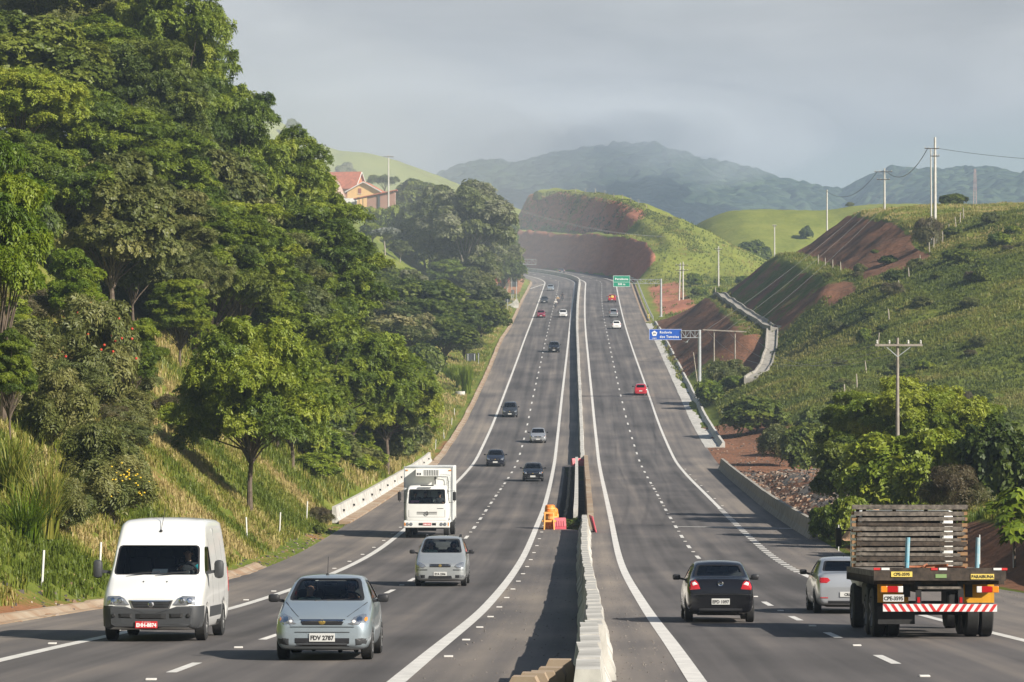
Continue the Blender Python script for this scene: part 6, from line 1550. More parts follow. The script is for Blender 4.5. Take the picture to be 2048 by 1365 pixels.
    mb = MB(); mb.bbox((-.02, -1.84, 3.22), (1.2, .56, .36), .03); ac = mb.build('cooling_unit', M['p_whiteold'], root)
    mb = MB()
    for k in range(9): mb.box((-.18 + .085 * k, -2.125, 3.22), (.035, .012, .27))
    for k in range(2): mb.box((-.50 + .12 * k, -2.125, 3.16), (.08, .012, .1))
    mb.build('unit_grille', M['dark_plastic'], ac)
    mb = MB(); mb.tube([(.34, -1.6, 3.02), (.34, -1.62, 2.62)], .035, 6); mb.build('drain_pipe', M['black'], ac)
    mb = MB()
    for x in (.92, 1.12):
        mb.tube([(.35 + (x - .92), -1.62, 3.02 + (x - .92) * .6), (x - .05, -1.62, 2.95 + (x - .92) * .7), (x, -1.62, 2.85), (x, -1.62, 1.0)], .016, 6)
    for z in np.linspace(1.3, 2.7, 6): mb.bar((.92, -1.62, z), (1.12, -1.62, z + .08), .014)
    mb.build('hose_ladder', M['steel'], root)
    mb = MB(); mb.box((-.4, .0, .72), (.12, 6, .2)); mb.box((.4, .0, .72), (.12, 6, .2)); mb.box((0, -2.35, .5), (1.8, .12, .12)); mb.box((0, 1.45, .5), (1.8, .14, .14)); mb.bbox((.75, -.4, .65), (.5, 1.0, .5), .06); mb.bbox((-.8, -.4, .62), (.4, .8, .4), .06); mb.box((0, -2.9, .46), (.9, .2, .2)); mb.build('chassis', M['chassis'], root)
    mb = MB(); mb.bbox((0, -2.72, 1.62), (1.9, .5, .16), .04); mb.build('dashboard', M['dark_plastic'], root)
    for x in (-.6, 0, .6): mb = MB(); mb.bbox((x, -1.85, 1.65), (.5, .14, .7), .05); mb.build('seat', M['interior'], root)
    mb = MB(); mb.box((-.72, -2.93, 1.79), (.22, .015, .15)); mb.box((-.50, -2.93, 1.79), (.20, .015, .14)); mb.build('dash_card', pm('pink_card', (.6, .25, .4), .7), root)
    return root
trk = box_truck(); put(trk, 858, 1073, .88); 
for x, lab in ((-.62, 'outer passenger seen as a dark shape in the box truck'), (-.12, 'middle passenger seen as a dark shape in the box truck'), (.58, 'driver seen as a dark shape at the wheel of the box truck')):
    p = person(lab, (0, 0, 0), 'shirt_dark', skin='skin_dark', head=(.0, 0)); inside(p, trk, x, -2.12, 1.40)
# ================================================================== flatbed truck with a wooden rack
def flatbed():
    root = empty('flatbed_truck', (0, 0, 0), 0, 'old flatbed truck with a tall wooden slat rack and a red-white striped bumper', 'truck')
    # rear looks to +y (like the cars), so the truck is turned round when placed
    mb = MB(); mb.box((0, -.2, 1.30), (2.56, 6.9, .12)); mb.build('bed', M['wood'], root)
    mb = MB(); mb.box((0, 3.30, 1.29), (2.62, .10, .25)); tb = mb.build('rear_beam', M['wood_dark'], root)
    cbm = MB().box((0, 0, 0), (2.6, .10, .15)).mesh('cross_beam', M['wood_dark'])
    for k in range(22): o = link('cross_beam', cbm, root); o.location = (0, -3.4 + .31 * k, 1.16)
    for x, txt, wd in ((.76, 'CPE-3595', .42), (-.84, 'PARAIBUNA', .46)):
        mb = MB(); mb.box((0, 0, 0), (wd, .012, .105)); o = mb.build('name_plate', M['yellow_plate'], tb); o.location = (x, 3.36, 1.29 if x > 0 else 1.245)
        text_mesh(txt, .085, M['ink'], 'lettering', o, (0, .008, -.004), (R(90), 0, math.pi), .001, xs=.95, bold=.003)
    mb = MB(); mb.box((-.02, 3.356, 1.255), (.22, .012, .075)); mb.build('green_plate', pm('green_tag', (.2, .3, .12), .6), tb)
    for x in (1.16, .02, -1.14):
        mb = MB(); mb.box((x - .08 if x > 0 else x, 3.357, 1.395), (.16, .012, .045)); mb.build('reflective_tape', M['tape_white'], tb); mb = MB(); mb.box((x + .09 if x >= 0 else x - .13, 3.357, 1.395), (.13, .012, .045)); mb.build('reflective_tape', M['tape_red'], tb)
    # rack at the head of the bed
    rk = empty('slat_rack', (0, -2.6, -.1)); rk.parent = root
    for k in range(12):
        z = 1.42 + .108 * k; mb = MB(); mb.box((0, 0, 0), (2.26 + .06 * ((k * 7) % 3), .05, .066 + .012 * (k % 3)), Matrix.Rotation(R(.5 * ((k * 5) % 3 - 1)), 3, 'Y')); o = mb.build('slat', M['wood_dark' if k in (2, 5, 9) else 'wood'], rk); o.location = (.02 * ((k * 3) % 5 - 2), .06 + .014 * (k % 3), z + .008 * ((k * 4) % 3 - 1))
    mb = MB(); mb.box((0, .08, 2.76), (2.50, .09, .10)); mb.build('top_rail', M['wood'], rk)
    for x in (-1.10, -.98, .98, 1.12, .33, -.36):
        mb = MB(); mb.box((x, .0, 2.05), (.075, .07, 1.42)); mb.build('upright', M['wood_dark'], rk)
    bt_ = MB().box((0, 0, 0), (.22, .20, .072)).mesh('batten', M['wood_bare'])
    for s in (-1, 1):
        for k in range(10): o = link('batten', bt_, rk); o.location = (s * 1.14, -.04, 1.50 + .125 * k)
    mb = MB(); mb.bbox((.12, -.55, 2.0), (1.72, .7, 1.38), .06); mb.build('cab_back', M['chassis'], rk)
    mb = MB()
    for k in range(11): mb.box((-.70, .0, 1.474 + .108 * k), (.08 + .02 * (k % 3), .03, .05))
    for k in range(3): mb.box((.62 - .6 * k, -.02, 2.66), (.55, .03, .06))
    for k in range(5): mb.box((.8 - .37 * k, -.02, 1.58), (.2, .03, .028))
    mb.build('white_tarp_strips', M['tape_white'], rk)['kind'] = 'stuff'
    for x in (.62, -.78):
        mb = MB(); mb.tube([(x, 2.95, 1.36), (x - .03, 2.95, 2.02)], .045, 10); o = mb.build('stanchion', M['teal_paint'], root)
    # running gear
    mb = MB()
    for x in (-.42, .42): mb.box((x, -.2, 1.04), (.11, 6.8, .22))
    for y in (3.0, 2.0, .5, -1.2): mb.box((0, y, 1.02), (.9, .12, .16))
    mb.box((0, 1.62, .52), (1.7, .16, .16)); mb.box((0, .35, .52), (1.7, .16, .16)); mb.box((0, -3.9, .52), (1.7, .16, .16)); mb.bbox((.85, -1.4, .8), (.5, 1.1, .5), .06); mb.bbox((-.85, -1.4, .8), (.5, 1.1, .5), .06)
    for s in (-1, 1): mb.box((s * .62, 2.9, .98), (.14, .1, .3))
    mb.build('chassis', M['chassis'], root)
    for s in (-1, 1):
        mb = MB(); mb.box((s * .86, 2.55, .92), (.62, .03, .42)); mb.build('mud_panel', M['yellow'], root)
        mb = MB(); mb.box((s * .8, 2.62, .46), (.74, .02, .36)) if s > 0 else mb.box((s * .8, 2.60, .60), (.1, .02, .2)); mb.build('mud_flap', M['chassis'], root)
        tl = empty('tail_lamp', (s * .95, 3.28, .99)); tl.parent = root
        for k, (mm, nm) in enumerate((('amber', 'indicator'), ('red_lens', 'brake_light'), ('white_lens', 'reversing_light'))):
            wd = (.13, .21, .10)[k]; x0 = (.155, -.015, -.17)[k]
            mb = MB(); mb.bbox((s * x0, 0, 0), (wd, .06, .125), .012); mb.build(nm, M[mm], tl)
        mb = MB(); mb.box((s * .42, 3.26, .82), (.11, .06, .30)); br = mb.build('bumper_bracket', M['chassis'], root); mb = MB(); mb.box((s * .42, 3.295, .78), (.055, .012, .11)); mb.build('reflector', M['red_lens'], br)
    mb = MB(); mb.box((0, 3.24, 1.02), (.86, .05, .05)); mb.build('cross_rail', M['wood'], root)
    mb = MB(); mb.box((0, 3.30, .625), (2.26, .05, .15)); bb = mb.build('bumper', M['tape_white'], root)
    mb = MB()
    for k in range(15):
        x = -1.05 + .15 * k; sl_ = .05 if x > 0 else -.05
        mb.add([(x - .035 - sl_, 3.328, .552), (x + .035 - sl_, 3.328, .552), (x + .035 + sl_, 3.328, .698), (x - .035 + sl_, 3.328, .698)], [(0, 1, 2, 3)])
    mb.build('warning_stripes', M['tape_red'], bb)
    plate(root, 'CPE-3595', .92, 3.31, .815, 1, w=.41, h=.14)
    for y in (1.62, .35):
        for s in (-1, 1):
            for xx in (.80, 1.09): wheel(root, s * xx, y, .50, .26, True)
    for s in (-1, 1): wheel(root, s * 1.02, -3.9, .50, .28, True)
    mb = MB(); mb.bbox((0, -4.1, 1.75), (2.2, 1.7, 1.7), .15); mb.build('cab', M['p_whiteold'], root, smooth=True)
    for s in (-1, 1): mb = MB(); mb.bbox((s * 1.38, -4.6, 2.0), (.14, .08, .42), .03); mb.bar((s * 1.05, -4.6, 2.15), (s * 1.38, -4.6, 2.15), .03); mb.build('wing_mirror', M['black'], root)
    return root
fb = flatbed(); put(fb, 1869, 1276, 1.95 + .3, oncoming=False)
mb = MB()
for k, (a, b) in enumerate((((-.5, 0, .02), (.6, 1.6, .05)), ((.2, .1, .05), (-.6, 1.5, .03)), ((.0, -.2, .08), (.3, 1.9, .06)), ((.5, .1, .03), (-.2, 1.8, .09)))): mb.tube([a, b], .022, 6)
q = mb.build('iron_bars', M['rust']); tag(q, 'rusty iron rods lying loose on the bed of the flatbed truck', 'iron rods'); inside(q, fb, .0, 1.1, 1.38)
# ================================================================== barriers and road furniture
JER = [(-.30, 0), (.30, 0), (.30, .07), (.19, .30), (.12, .82), (-.12, .82), (-.19, .30), (-.30, .07)]
def wall_mesh(prof, fn, t0, t1, step=2.5, dx=0.0, dz=0.0, jit=0.0, seed=1):
    """profile swept along a line of the road"""
    r = np.random.default_rng(seed); tq = np.arange(t0, t1 + .01, step); tq[-1] = t1; V, F = [], []; n = len(prof)
    for i, t in enumerate(tq):
        o = float(off_of(fn, t)) + dx; j = r.normal(0, jit, 2)
        for (a, b) in prof: p = bend(o + a + j[0], t, dz + b + (j[1] if b > .4 else 0)); V.append(p)
    for i in range(len(tq) - 1):
        for k in range(n): F.append((i * n + k, i * n + (k + 1) % n, (i + 1) * n + (k + 1) % n, (i + 1) * n + k))
    F += [tuple(range(n - 1, -1, -1)), tuple(range((len(tq) - 1) * n, len(tq) * n))]
    mb = MB(); mb.add(V, F); return mb
seg = MB(); n = len(JER)
seg.add([(a * 1.05, y, b) for y in (-1.24, 1.24) for a, b in JER], [(k, (k + 1) % n, n + (k + 1) % n, n + k) for k in range(n)] + [tuple(range(n)), tuple(range(2 * n - 1, n - 1, -1))])
segm = seg.mesh('barrier_segment', M['concrete_new'])
bars = MB()
r_ = random.Random(3)
t = 34.0; k = 0
while t < 171:
    o = link('barrier_segment', segm); p = bend(r_.uniform(-.025, .025) + (-.09 if k < 6 else 0), t, .0); o.location = p
    o.rotation_euler = (slope_at(t) + r_.uniform(-.004, .004), 0, -.021 + r_.uniform(-.012, .012)); o.scale = (1, 1, r_.uniform(.985, 1.02) * (1.05 if k < 6 else 1))
    tag(o, 'pale precast concrete barrier segment in the row along the median nearest the camera', 'barrier', 'precast barrier segments along the near median'); t += 2.5; k += 1
m = wall_mesh([(-.24, 0), (.24, 0), (.20, .25), (.15, .88), (-.15, .88), (-.20, .25)], B_, 286, TMAX, 4, jit=.015, seed=4).build('median_barrier', M['concrete_new'])
tag(m, 'long pale concrete median barrier running uphill to the bend', 'barrier')
m = wall_mesh([(-.12, -1), (.12, -1), (.12, .86), (-.12, .86)], RL_, GAP0 + 6, GAP1 - .6, 4, dx=-2.0).build('ditch_wall', M['concrete_new']); tag(m, 'thin concrete wall standing in the median ditch between the bridge decks', 'wall')
m = wall_mesh([(-.19, -1.2), (.19, -1.2), (.19, .84), (-.14, .84)], RL_, GAP0 - 1, GAP1 + 4, 4, dx=-1.22, jit=.01).build('bridge_parapet', M['concrete_stain']); tag(m, 'stained concrete parapet along the median side of the right bridge deck', 'parapet')
kb = wall_mesh([(-.10, -1), (.12, -1), (.08, .05), (-.08, .02)], LR_, GAP0 + 1, GAP1 - 2, 2, dx=1.42, jit=.03).build('rubble_kerb', pm('rubble', (.30, .23, .15), .95, col2=(.10, .08, .06), scale=2.5, detail=9)); tag(kb, 'broken yellowish kerb line along the left side of the median ditch', 'kerb')
def parapet(fn, t0, t1, side, mat, label, dx=0.0, apron=0.0):
    root = empty('bridge_parapet', (0, 0, 0), 0, label, 'parapet')
    s = side
    pr = [(-.04 * s, 0), (.42 * s, 0), (.42 * s, .9), (.22 * s, .9), (.13 * s, .32)]
    if s < 0: pr = pr[::-1]
    wall_mesh(pr, fn, t0, t1, 4, dx=dx, jit=.006).build('wall', M[mat], root)
    if apron: wall_mesh([(0, -.05), (apron, -.05), (apron, .10), (0, .14)], fn, t0 - .5, t1, 4, dx=dx + (0 if s < 0 else -apron)).build('apron', M['concrete_stain'], root)
    mb = MB()
    for t in np.arange(t0 + 5, t1 - 3, 8.5):
        p = bend(float(off_of(fn, t)) + dx + .12 * s, t, .52); mb = MB(); mb.box((p[0], p[1], p[2]), (.14, .28, .12)); 
        if s < 0: mb.build('drain_hole', M['ink'], root)
    if s > 0:
        p = bend(float(off_of(fn, t0)) + dx + .2, t0 - .02, .16); mb = MB(); mb.lathe([(0, 0), (0, .10)], 14, 'y', p); mb.build('drain_hole', M['ink'], root)
    return root
parapet(LE_, 180, 292, -1, 'concrete_new', 'white concrete bridge parapet with drain holes beside the box truck', dx=-.55, apron=.62)
parapet(RE_, 160, 278, 1, 'concrete', 'grey concrete bridge parapet on the right in front of the gravel heap', dx=-.45)
# kerbs and gutters
mb = wall_mesh([(-.5, -.2), (.0, -.2), (.0, .02), (-.15, .04), (-.36, .16), (-.5, .18)], LE_, 60, 128, 1.5, jit=.05, seed=8); tag(mb.build('kerb_strip', M['concrete_stain']), kind='structure')
mb = wall_mesh([(-.55, -.2), (.0, -.2), (.0, .02), (-.2, .03), (-.5, .12), (-.55, .14)], LE_, 294, 800, 5, jit=.03, seed=9); tag(mb.build('kerb_strip', M['concrete_stain']), kind='structure')
mb = wall_mesh([(-.1, -.2), (1.0, -.2), (1.0, .06), (.5, .0), (-.1, .02)], RE_, 598, 800, 5, jit=.04, seed=10); tag(mb.build('kerb_strip', M['concrete_stain']), kind='structure')
g_ = wall_mesh([(-.2, -.2), (1.75, -.2), (1.75, .45), (1.5, .47), (1.2, .05), (-.2, .02)], RE_, 316, 592, 4, jit=.02, seed=11).build('concrete_gutter', M['concrete_new']); tag(g_, 'pale concrete roadside gutter with a raised lip below the earth cuts', 'gutter')
def ribbon(pts, w, lift, mat, name, th=.25):
    P_ = [Vector(p) for p in pts]; den = []
    for a, b in zip(P_[:-1], P_[1:]):
        nseg = max(2, int((b - a).length / 1.0)); den += [a.lerp(b, i / nseg) for i in range(nseg)]
    den.append(P_[-1]); V, F = [], []
    zc = np.array([gz(p.x, p.y) for p in den]); kk = 4; zc = np.convolve(np.pad(zc, kk, mode='edge'), np.ones(2 * kk + 1) / (2 * kk + 1), 'valid')
    for i, p in enumerate(den):
        d = (den[min(i + 1, len(den) - 1)] - den[max(i - 1, 0)]); d.z = 0; d.normalize(); s = Vector((d.y, -d.x, 0)) * w / 2
        z = zc[i] + lift
        for a, b in ((-1, .25), (-.8, .25), (-.7, 0), (.7, 0), (.8, .25), (1, .25), (1, -.8), (-1, -.8)): V.append((p.x + s.x * a, p.y + s.y * a, z + b))
    n = 8
    for i in range(len(den) - 1):
        for k in range(n): F.append((i * n + k, i * n + (k + 1) % n, (i + 1) * n + (k + 1) % n, (i + 1) * n + k))
    F += [tuple(range(n)), tuple(range((len(den)) * n - 1, (len(den) - 1) * n - 1, -1))]
    mb = MB(); mb.add(V, F); return mb.build(name, M[mat], smooth=False)
def rp(t, v): p = bend(float(off_of(RE_, t)) + v, t); return (p[0], p[1], 0)
ch = ribbon([rp(566, 11.6), rp(520, 12.0), rp(480, 12.6), rp(446, 13.4), rp(436, 13.8)], 1.5, .4, 'concrete', 'drainage_channel'); tag(ch, 'concrete drainage channel lying along the grassy bench above the lowest earth cut', 'channel')
ch = ribbon([rp(437, 13.4), rp(424, 12.4), rp(404, 10.4), rp(388, 8.6), rp(378, 7.4)], 1.6, .45, 'concrete', 'drainage_chute'); tag(ch, 'steep concrete chute running down beside the orange earth face', 'chute')
# steel guard rail on the right
gr = empty('guard_rail', (0, 0, 0), 0, 'grey steel guard rail curving along the right edge below the green sign', 'guard rail')
wall_mesh([(-.02, .52), (.02, .52), (.06, .60), (.02, .68), (.06, .76), (.02, .84), (-.02, .84)], RE_, 600, 815, 4, dx=1.35).build('rail', M['steel'], gr)
pmesh = MB().box((0, 0, .42), (.1, .12, .9)).mesh('post', M['steel'])
for t in np.arange(602, 812, 6.0):
    o = link('post', pmesh, gr); o.location = bend(float(off_of(RE_, t)) + 1.48, t, 0)
# ---- overhead signs on cantilever posts
def gantry(x, D, top, base, mat, arm_to, panel=None, label='', y0=None, dirs=-1, armh=.75):
    zb = base; h = top - zb
    root = empty('sign_gantry', (x, D, zb), 0, label, 'sign gantry')
    mb = MB(); mb.tube([(0, 0, -.6), (0, 0, h)], [.24, .19], 12); mb.box((0, 0, .03), (.8, .8, .1)); mb.build('post', M['steel'], root, smooth=True)
    L = arm_to - x; mb = MB(); z1, z0 = h - .12, h - .12 - armh
    for z in (z0, z1):
        for yy in (-.22, .22): mb.tube([(0, yy, z), (L, yy, z)], .045, 6)
    nseg = max(4, int(abs(L) / .9))
    for i in range(nseg):
        a, b = L * i / nseg, L * (i + 1) / nseg
        for yy in (-.22, .22): mb.tube([(a, yy, z0 if i % 2 else z1), (b, yy, z1 if i % 2 else z0)], .028, 5); mb.tube([(b, yy, z0), (b, yy, z1)], .028, 5)
    mb.build('truss_arm', M['steel'], root)
    return root, h
RW = lambda wpx, D: wpx * D / FPX
D = 610; gx = XP(1322, D)
gt, h = gantry(gx, D, ZP(558, D), gz(gx, D), 'steel', XP(1228, D), label='cantilever gantry carrying the green sign over the right edge of the road', armh=.8)
w_, hh = RW(34, D), RW(22.5, D); cxp = XP(1243, D) - gx; czp = ZP(563, D) - gt.location.z
mb = MB(); mb.box((0, 0, 0), (w_, .06, hh)); sg = mb.build('sign_panel', M['sign_green'], gt); sg.location = (cxp, -.36, czp)
mb = MB()
for z in (hh / 2 - .05, -hh / 2 + .05, -.16): mb.box((0, -.034, z), (w_ - .04, .012, .05))
for x in (-w_ / 2 + .05, w_ / 2 - .05): mb.box((x, -.0345, 0), (.05, .013, hh - .14))
mb.build('border', M['sign_white'], sg)
text_mesh('Paraibuna', .56, M['sign_white'], 'lettering', sg, (0, -.04, .40), ext=.006, xs=1.02, bold=.016, space=1.1); text_mesh('500 m', .5, M['sign_white'], 'lettering', sg, (0, -.04, -.58), ext=.006, bold=.016, space=1.1)
D = 395; gx = XP(1399, D)
gt, h = gantry(gx, D, ZP(660, D), gz(gx, D), 'steel', XP(1362, D), label='cantilever gantry carrying the blue motorway sign beside the earth cut', armh=.85)
w_, hh = RW(65, D), RW(22, D); cxp = XP(1330.5, D) - gx; czp = ZP(669.5, D) - gt.location.z
mb = MB(); mb.box((0, 0, 0), (w_, .06, hh)); sg = mb.build('sign_panel', M['sign_blue'], gt); sg.location = (cxp, -.10, czp)
mb = MB()
for z in (hh / 2 - .03, -hh / 2 + .03): mb.box((0, -.034, z), (w_ - .02, .012, .03))
for x in (-w_ / 2 + .03, w_ / 2 - .03): mb.box((x, -.0345, 0), (.03, .013, hh - .08))
mb.build('border', M['sign_white'], sg)
mb = MB(); mb.prism([(.36 * math.sin(R(72 * k)), .36 * math.cos(R(72 * k))) for k in range(5)], -.045, -.034, 'y'); sh = mb.build('route_shield', M['sign_white'], sg); sh.location = (-1.32, 0, .12)
text_mesh('99', .34, M['ink'], 'lettering', sh, (0, -.05, -.02), ext=.004, bold=.006); text_mesh('NORTE', .15, M['sign_white'], 'lettering', sg, (-1.32, -.04, -.46), ext=.004, bold=.004)
text_mesh('Rodovia', .40, M['sign_white'], 'lettering', sg, (-.68, -.04, .26), ext=.006, bold=.010, align='LEFT', space=1.12); text_mesh('dos Tamoios', .40, M['sign_white'], 'lettering', sg, (-.68, -.04, -.28), ext=.006, bold=.010, align='LEFT', space=1.12)
D = 715; gx = XP(1013, D)
gantry(gx, D, ZP(518, D), gz(gx, D), 'steel', XP(1072, D), label='white cantilever gantry on the left edge with its truss arm reaching toward the bend', armh=1.15)
def sign_back(px, py0, py1, wpx, D, label, posts=1, shape='rect', cat='road sign'):
    x = XP(px, D); zb = gz(x, D); z0, z1 = ZP(py1, D), ZP(py0, D); w = RW(wpx, D); root = empty('road_sign', (x, D, zb), 0, label, cat)
    mb = MB()
    if shape == 'rect': mb.box((0, 0, (z0 + z1) / 2 - zb), (w, .05, z1 - z0))
    else: mb.lathe([(-.025, 0), (-.025, w / 2), (.025, w / 2), (.025, 0)], 20, 'y', (0, 0, (z0 + z1) / 2 - zb))
    mb.build('sign_panel', M['sign_back'], root)
    for s in ([0] if posts == 1 else [-w * .34, w * .34]): mb = MB(); mb.tube([(s, -.06, -.4), (s, -.06, z1 - zb - .1)], .05 if posts == 1 else .07, 8); mb.build('post', M['steel'], root)
    return root
sign_back(1028, 549, 574, 14, 690, 'large dark back of a road sign on two posts at the left bend', 2)
sign_back(1026, 580, 589, 6, 676, 'small dark back of a road sign below the large one on two posts')
sign_back(1015, 594, 607, 11, 640, 'round dark back of a road sign at the left verge', 1, 'round')
sign_back(942, 707, 723, 19, 470, 'wide dark back of a road sign in the grass on the left verge', 2)
sign_back(957, 706, 718, 3.5, 468, 'narrow dark marker plate right of the wide sign back')
mk_ = sign_back(1297, 628, 637, 4, 602, 'small yellow and black hazard marker at the near end of the guard rail', 1, cat='hazard marker')
for c in mk_.children:
    if c.name.startswith('sign_panel'):
        c.data.materials[0] = M['yellow_plate']; mb = MB()
        for k in range(3): mb.bar((-.15, -.03, .75 + .28 * k), (.15, -.03, .87 + .28 * k), .012, .09)
        o = mb.build('stripes', M['ink'], c)
# delineator stakes: thin white posts
stake = MB().tube([(0, 0, -.3), (0, 0, .98)], .035, 7).mesh('marker_post', M['white_post'])
def left_of(px, u, lo, hi): return float(min(np.linspace(lo, hi, 900), key=lambda D: abs(CX + (float(LE_(D)) - u) * FPX / D - px)))
for px, u, lo, hi in ((83, 1.5, 70, 170), (199, 1.6, 70, 170), (494, 1.7, 90, 190), (559, 1.5, 90, 190), (613, 1.5, 90, 200), (871, 1.2, 296, 420), (888, 1.2, 296, 420), (903, 1.3, 296, 420), (909, 1.5, 296, 420)):
    D = left_of(px, u, lo, hi); x = float(LE_(D)) - u; o = link('marker_post', stake); o.location = (x, D, gz(x, D)); o.rotation_euler = (r_.uniform(-.05, .05), r_.uniform(-.07, .07), 0)
    tag(o, 'thin white marker post in the grass of the left verge', 'marker post', 'white marker posts on the left verge')
for px, top, D, lab in ((1959, 1070, 117, 'thin pale stake on the dirt bank right of the flatbed truck'), (2027, 1008, 112, 'thin pale stake in front of the castor plant at the right edge'), (1677, 1050, 146, 'rusty thin stake left of the flatbed truck rack')):
    x = XP(px, D); o = link('stake', stake); zz = gz(x, D); o.location = (x, D, zz); o.scale = (.7, .7, max(.6, (ZP(top, D) - zz) / .98)); tag(o, lab, 'stake')
fp = MB().tube([(0, 0, -.3), (.02, 0, .7), (0, .02, 1.45)], [.085, .08, .07], 7).mesh('fence_post', M['old_post'])
for px, D in ((1714, 352), (1732, 362), (1756, 378), (1778, 395), (1798, 408), (1818, 420), (1840, 430), (1859, 437), (1867, 441), (1885, 446), (1898, 452), (1912, 458), (1920, 463), (1927, 468), (1690, 342)):
    x = XP(px, D); o = link('fence_post', fp); o.location = (x, D, gz(x, D)); o.rotation_euler = (r_.uniform(-.08, .08), r_.uniform(-.1, .1), r_.uniform(0, 3)); o.scale = (1, 1, r_.uniform(.9, 1.25)); tag(o, 'weathered fence post in the line climbing the right hillside', 'fence post', 'fence posts climbing the right hillside')
for k in range(9):
    t = 905 - k * 5.5; p = bend(float(off_of(RE_, t)) + 17.5, t); o = link('fence_post', fp); o.location = (p[0], p[1], gz(p[0], p[1])); tag(o, 'fence post on the crest above the red earth cut at the bend', 'fence post', 'fence posts on the crest above the far cut')
for k in range(5):
    p = rp(500 - 14 * k if k < 4 else 560, 24.2 if k < 4 else 11); o = link('fence_post', fp); o.location = (p[0], p[1], gz(p[0], p[1])); tag(o, 'pale fence post on the bench between the earth cuts', 'fence post', 'fence posts on the benches of the cuts')
# ---- poles and wires
def pole(px, top, D, label, mat='pole_concrete', r=.17, arms=(), lean=0.0, name='utility_pole', base=None):
    x = XP(px, D); zb = gz(x, D) if base is None else base; h = ZP(top, D) - zb; root = empty(name, (x, D, zb), 0, label, 'utility pole')
    mb = MB(); mb.tube([(0, 0, -.8), (lean * .5, 0, h * .5), (lean, 0, h)], [r, r * .85, r * .62], 10); mb.build('shaft', M[mat], root, smooth=True)
    for dz, L, off in arms:
        mb = MB(); mb.box((lean + off, -.12, h - dz), (L, .09, .11)); ca = mb.build('crossarm', M['wood_dark'] if mat != 'pole_wood' else M['pole_wood'], root)
        for xx in (-.46, -.2, .2, .46):
            mb = MB(); mb.lathe([(0, .03), (.05, .06), (.1, .045), (.16, .055), (.22, .02)], 8, 'z', (lean + off + L * xx, -.12, h - dz + .05)); mb.build('insulator', M['pole_concrete'], ca)
        mb = MB(); mb.bar((lean + off - L * .3, -.1, h - dz), (lean, -.06, h - dz - .6), .04); mb.bar((lean + off + L * .3, -.1, h - dz), (lean, -.06, h - dz - .6), .04); mb.build('brace', M['steel'], root)
    return root, Vector((x + lean, D, zb + h))
A_, tA = pole(1870, 275, 448, 'tall white power pole with crossarms on the right hilltop', r=.24, arms=((1.55, 2.0, -.45), (2.6, 1.2, .0)))
A2, _ = pole(1863, 298, 450, 'thinner pole standing against the tall white power pole', r=.13, lean=-.1)
B1, tB = pole(1769, 337, 545, 'white power pole with two crossarms behind the highest earth cut', r=.19, arms=((.6, 3.0, -.2), (1.9, 2.2, -.2)))
C1, tC = pole(1654, 380, 620, 'plain pale pole behind the middle earth cut', r=.19)
D1, tD = pole(1549, 450, 700, 'plain pale pole against the far green hill', r=.17, arms=((.25, .9, 0),))
E1, tE = pole(1437, 493, 715, 'pale pole with a short crossarm above the lowest earth cut', r=.19, arms=((.7, 1.6, 0),))
F1, tF = pole(1358, 526, 675, 'left pole of the close pair beyond the lowest earth cut', r=.17, arms=((.5, 2.6, .3), (1.6, 2.6, .3)), lean=.3)
F2, _ = pole(1366, 524, 677, 'right pole of the close pair beyond the lowest earth cut', r=.17)
G1, tG1 = pole(1428, 660, 386, 'left wooden post of the twin-pole frame beside the blue sign', 'pole_wood', r=.12)
G2, tG2 = pole(1470, 664, 386, 'right wooden post of the twin-pole frame beside the blue sign', 'pole_wood', r=.12)
mb = MB(); mb.box((0, 0, 0), (5.2, .12, .14)); xa = mb.build('crossbeam', M['pole_wood']); xa.location = ((tG1.x + tG2.x) / 2, 385.8, tG1.z - .12); xa.rotation_euler = (0, R(2.6), 0); tag(xa, 'wooden crossbeam joining the twin-pole frame', 'crossbeam')
x = XP(1402, 380); zz = gz(x, 380); mb = MB(); mb.tube([(0, 0, -.3), (-.9, 0, 6.4)], [.07, .05], 7); o = mb.build('leaning_pole', M['old_post']); o.location = (x, 380, zz); tag(o, 'thin yellowish pole leaning against the blue sign gantry post', 'pole')
H1, tH = pole(1795, 676, 168, 'grey wooden pole with one crossarm rising from the trees on the right', 'pole_wood', r=.12, arms=((.38, 2.45, .05),))
I1, tI = pole(777, 311, 631, 'white power pole in front of the brick shed on the left hill', r=.19, arms=((.3, 2.0, 0),))
def wire(a, b, sag, label, mat='wire', r=.018, group=None):
    a, b = Vector(a), Vector(b); pts = [a.lerp(b, i / 24) - Vector((0, 0, sag * 4 * (i / 24) * (1 - i / 24))) for i in range(25)]
    c = (a + b) / 2; mb = MB(); mb.tube([p - c for p in pts], r, 5); o = mb.build('power_line', M[mat]); o.location = c; tag(o, label, 'cable', group)
GW = 'wires from the hilltop pole down to the twin-pole frame'
for k in range(3):
    wire(tA + Vector((-1.1 + .7 * k, 0, -1.5)), Vector((tG1.x - .9 + 2.4 * k, 386, tG1.z)), 1.2, 'thin pale wire strung down across the earth cuts to the twin-pole frame', r=.011, group=GW)
for k in range(3):
    wire(Vector((tG1.x - .9 + 2.4 * k, 386, tG1.z)), tH + Vector((-1.1 + 1.1 * k, 0, -.3)), 2.5, 'thin wire between the twin-pole frame and the wooden pole in the trees', r=.014, group='wires between the twin-pole frame and the wooden pole')
wire(tA + Vector((-1.0, 0, -1.5)), tB + Vector((.4, 0, -.55)), 2.2, 'dark sagging cable between the two tallest poles on the right', 'wire_dark', .05)
wire(tB + Vector((-1.2, 0, -.55)), tC + Vector((0, 0, -.3)), 2.4, 'dark sagging cable from the pole with two crossarms to the plain pole', 'wire_dark', .04)
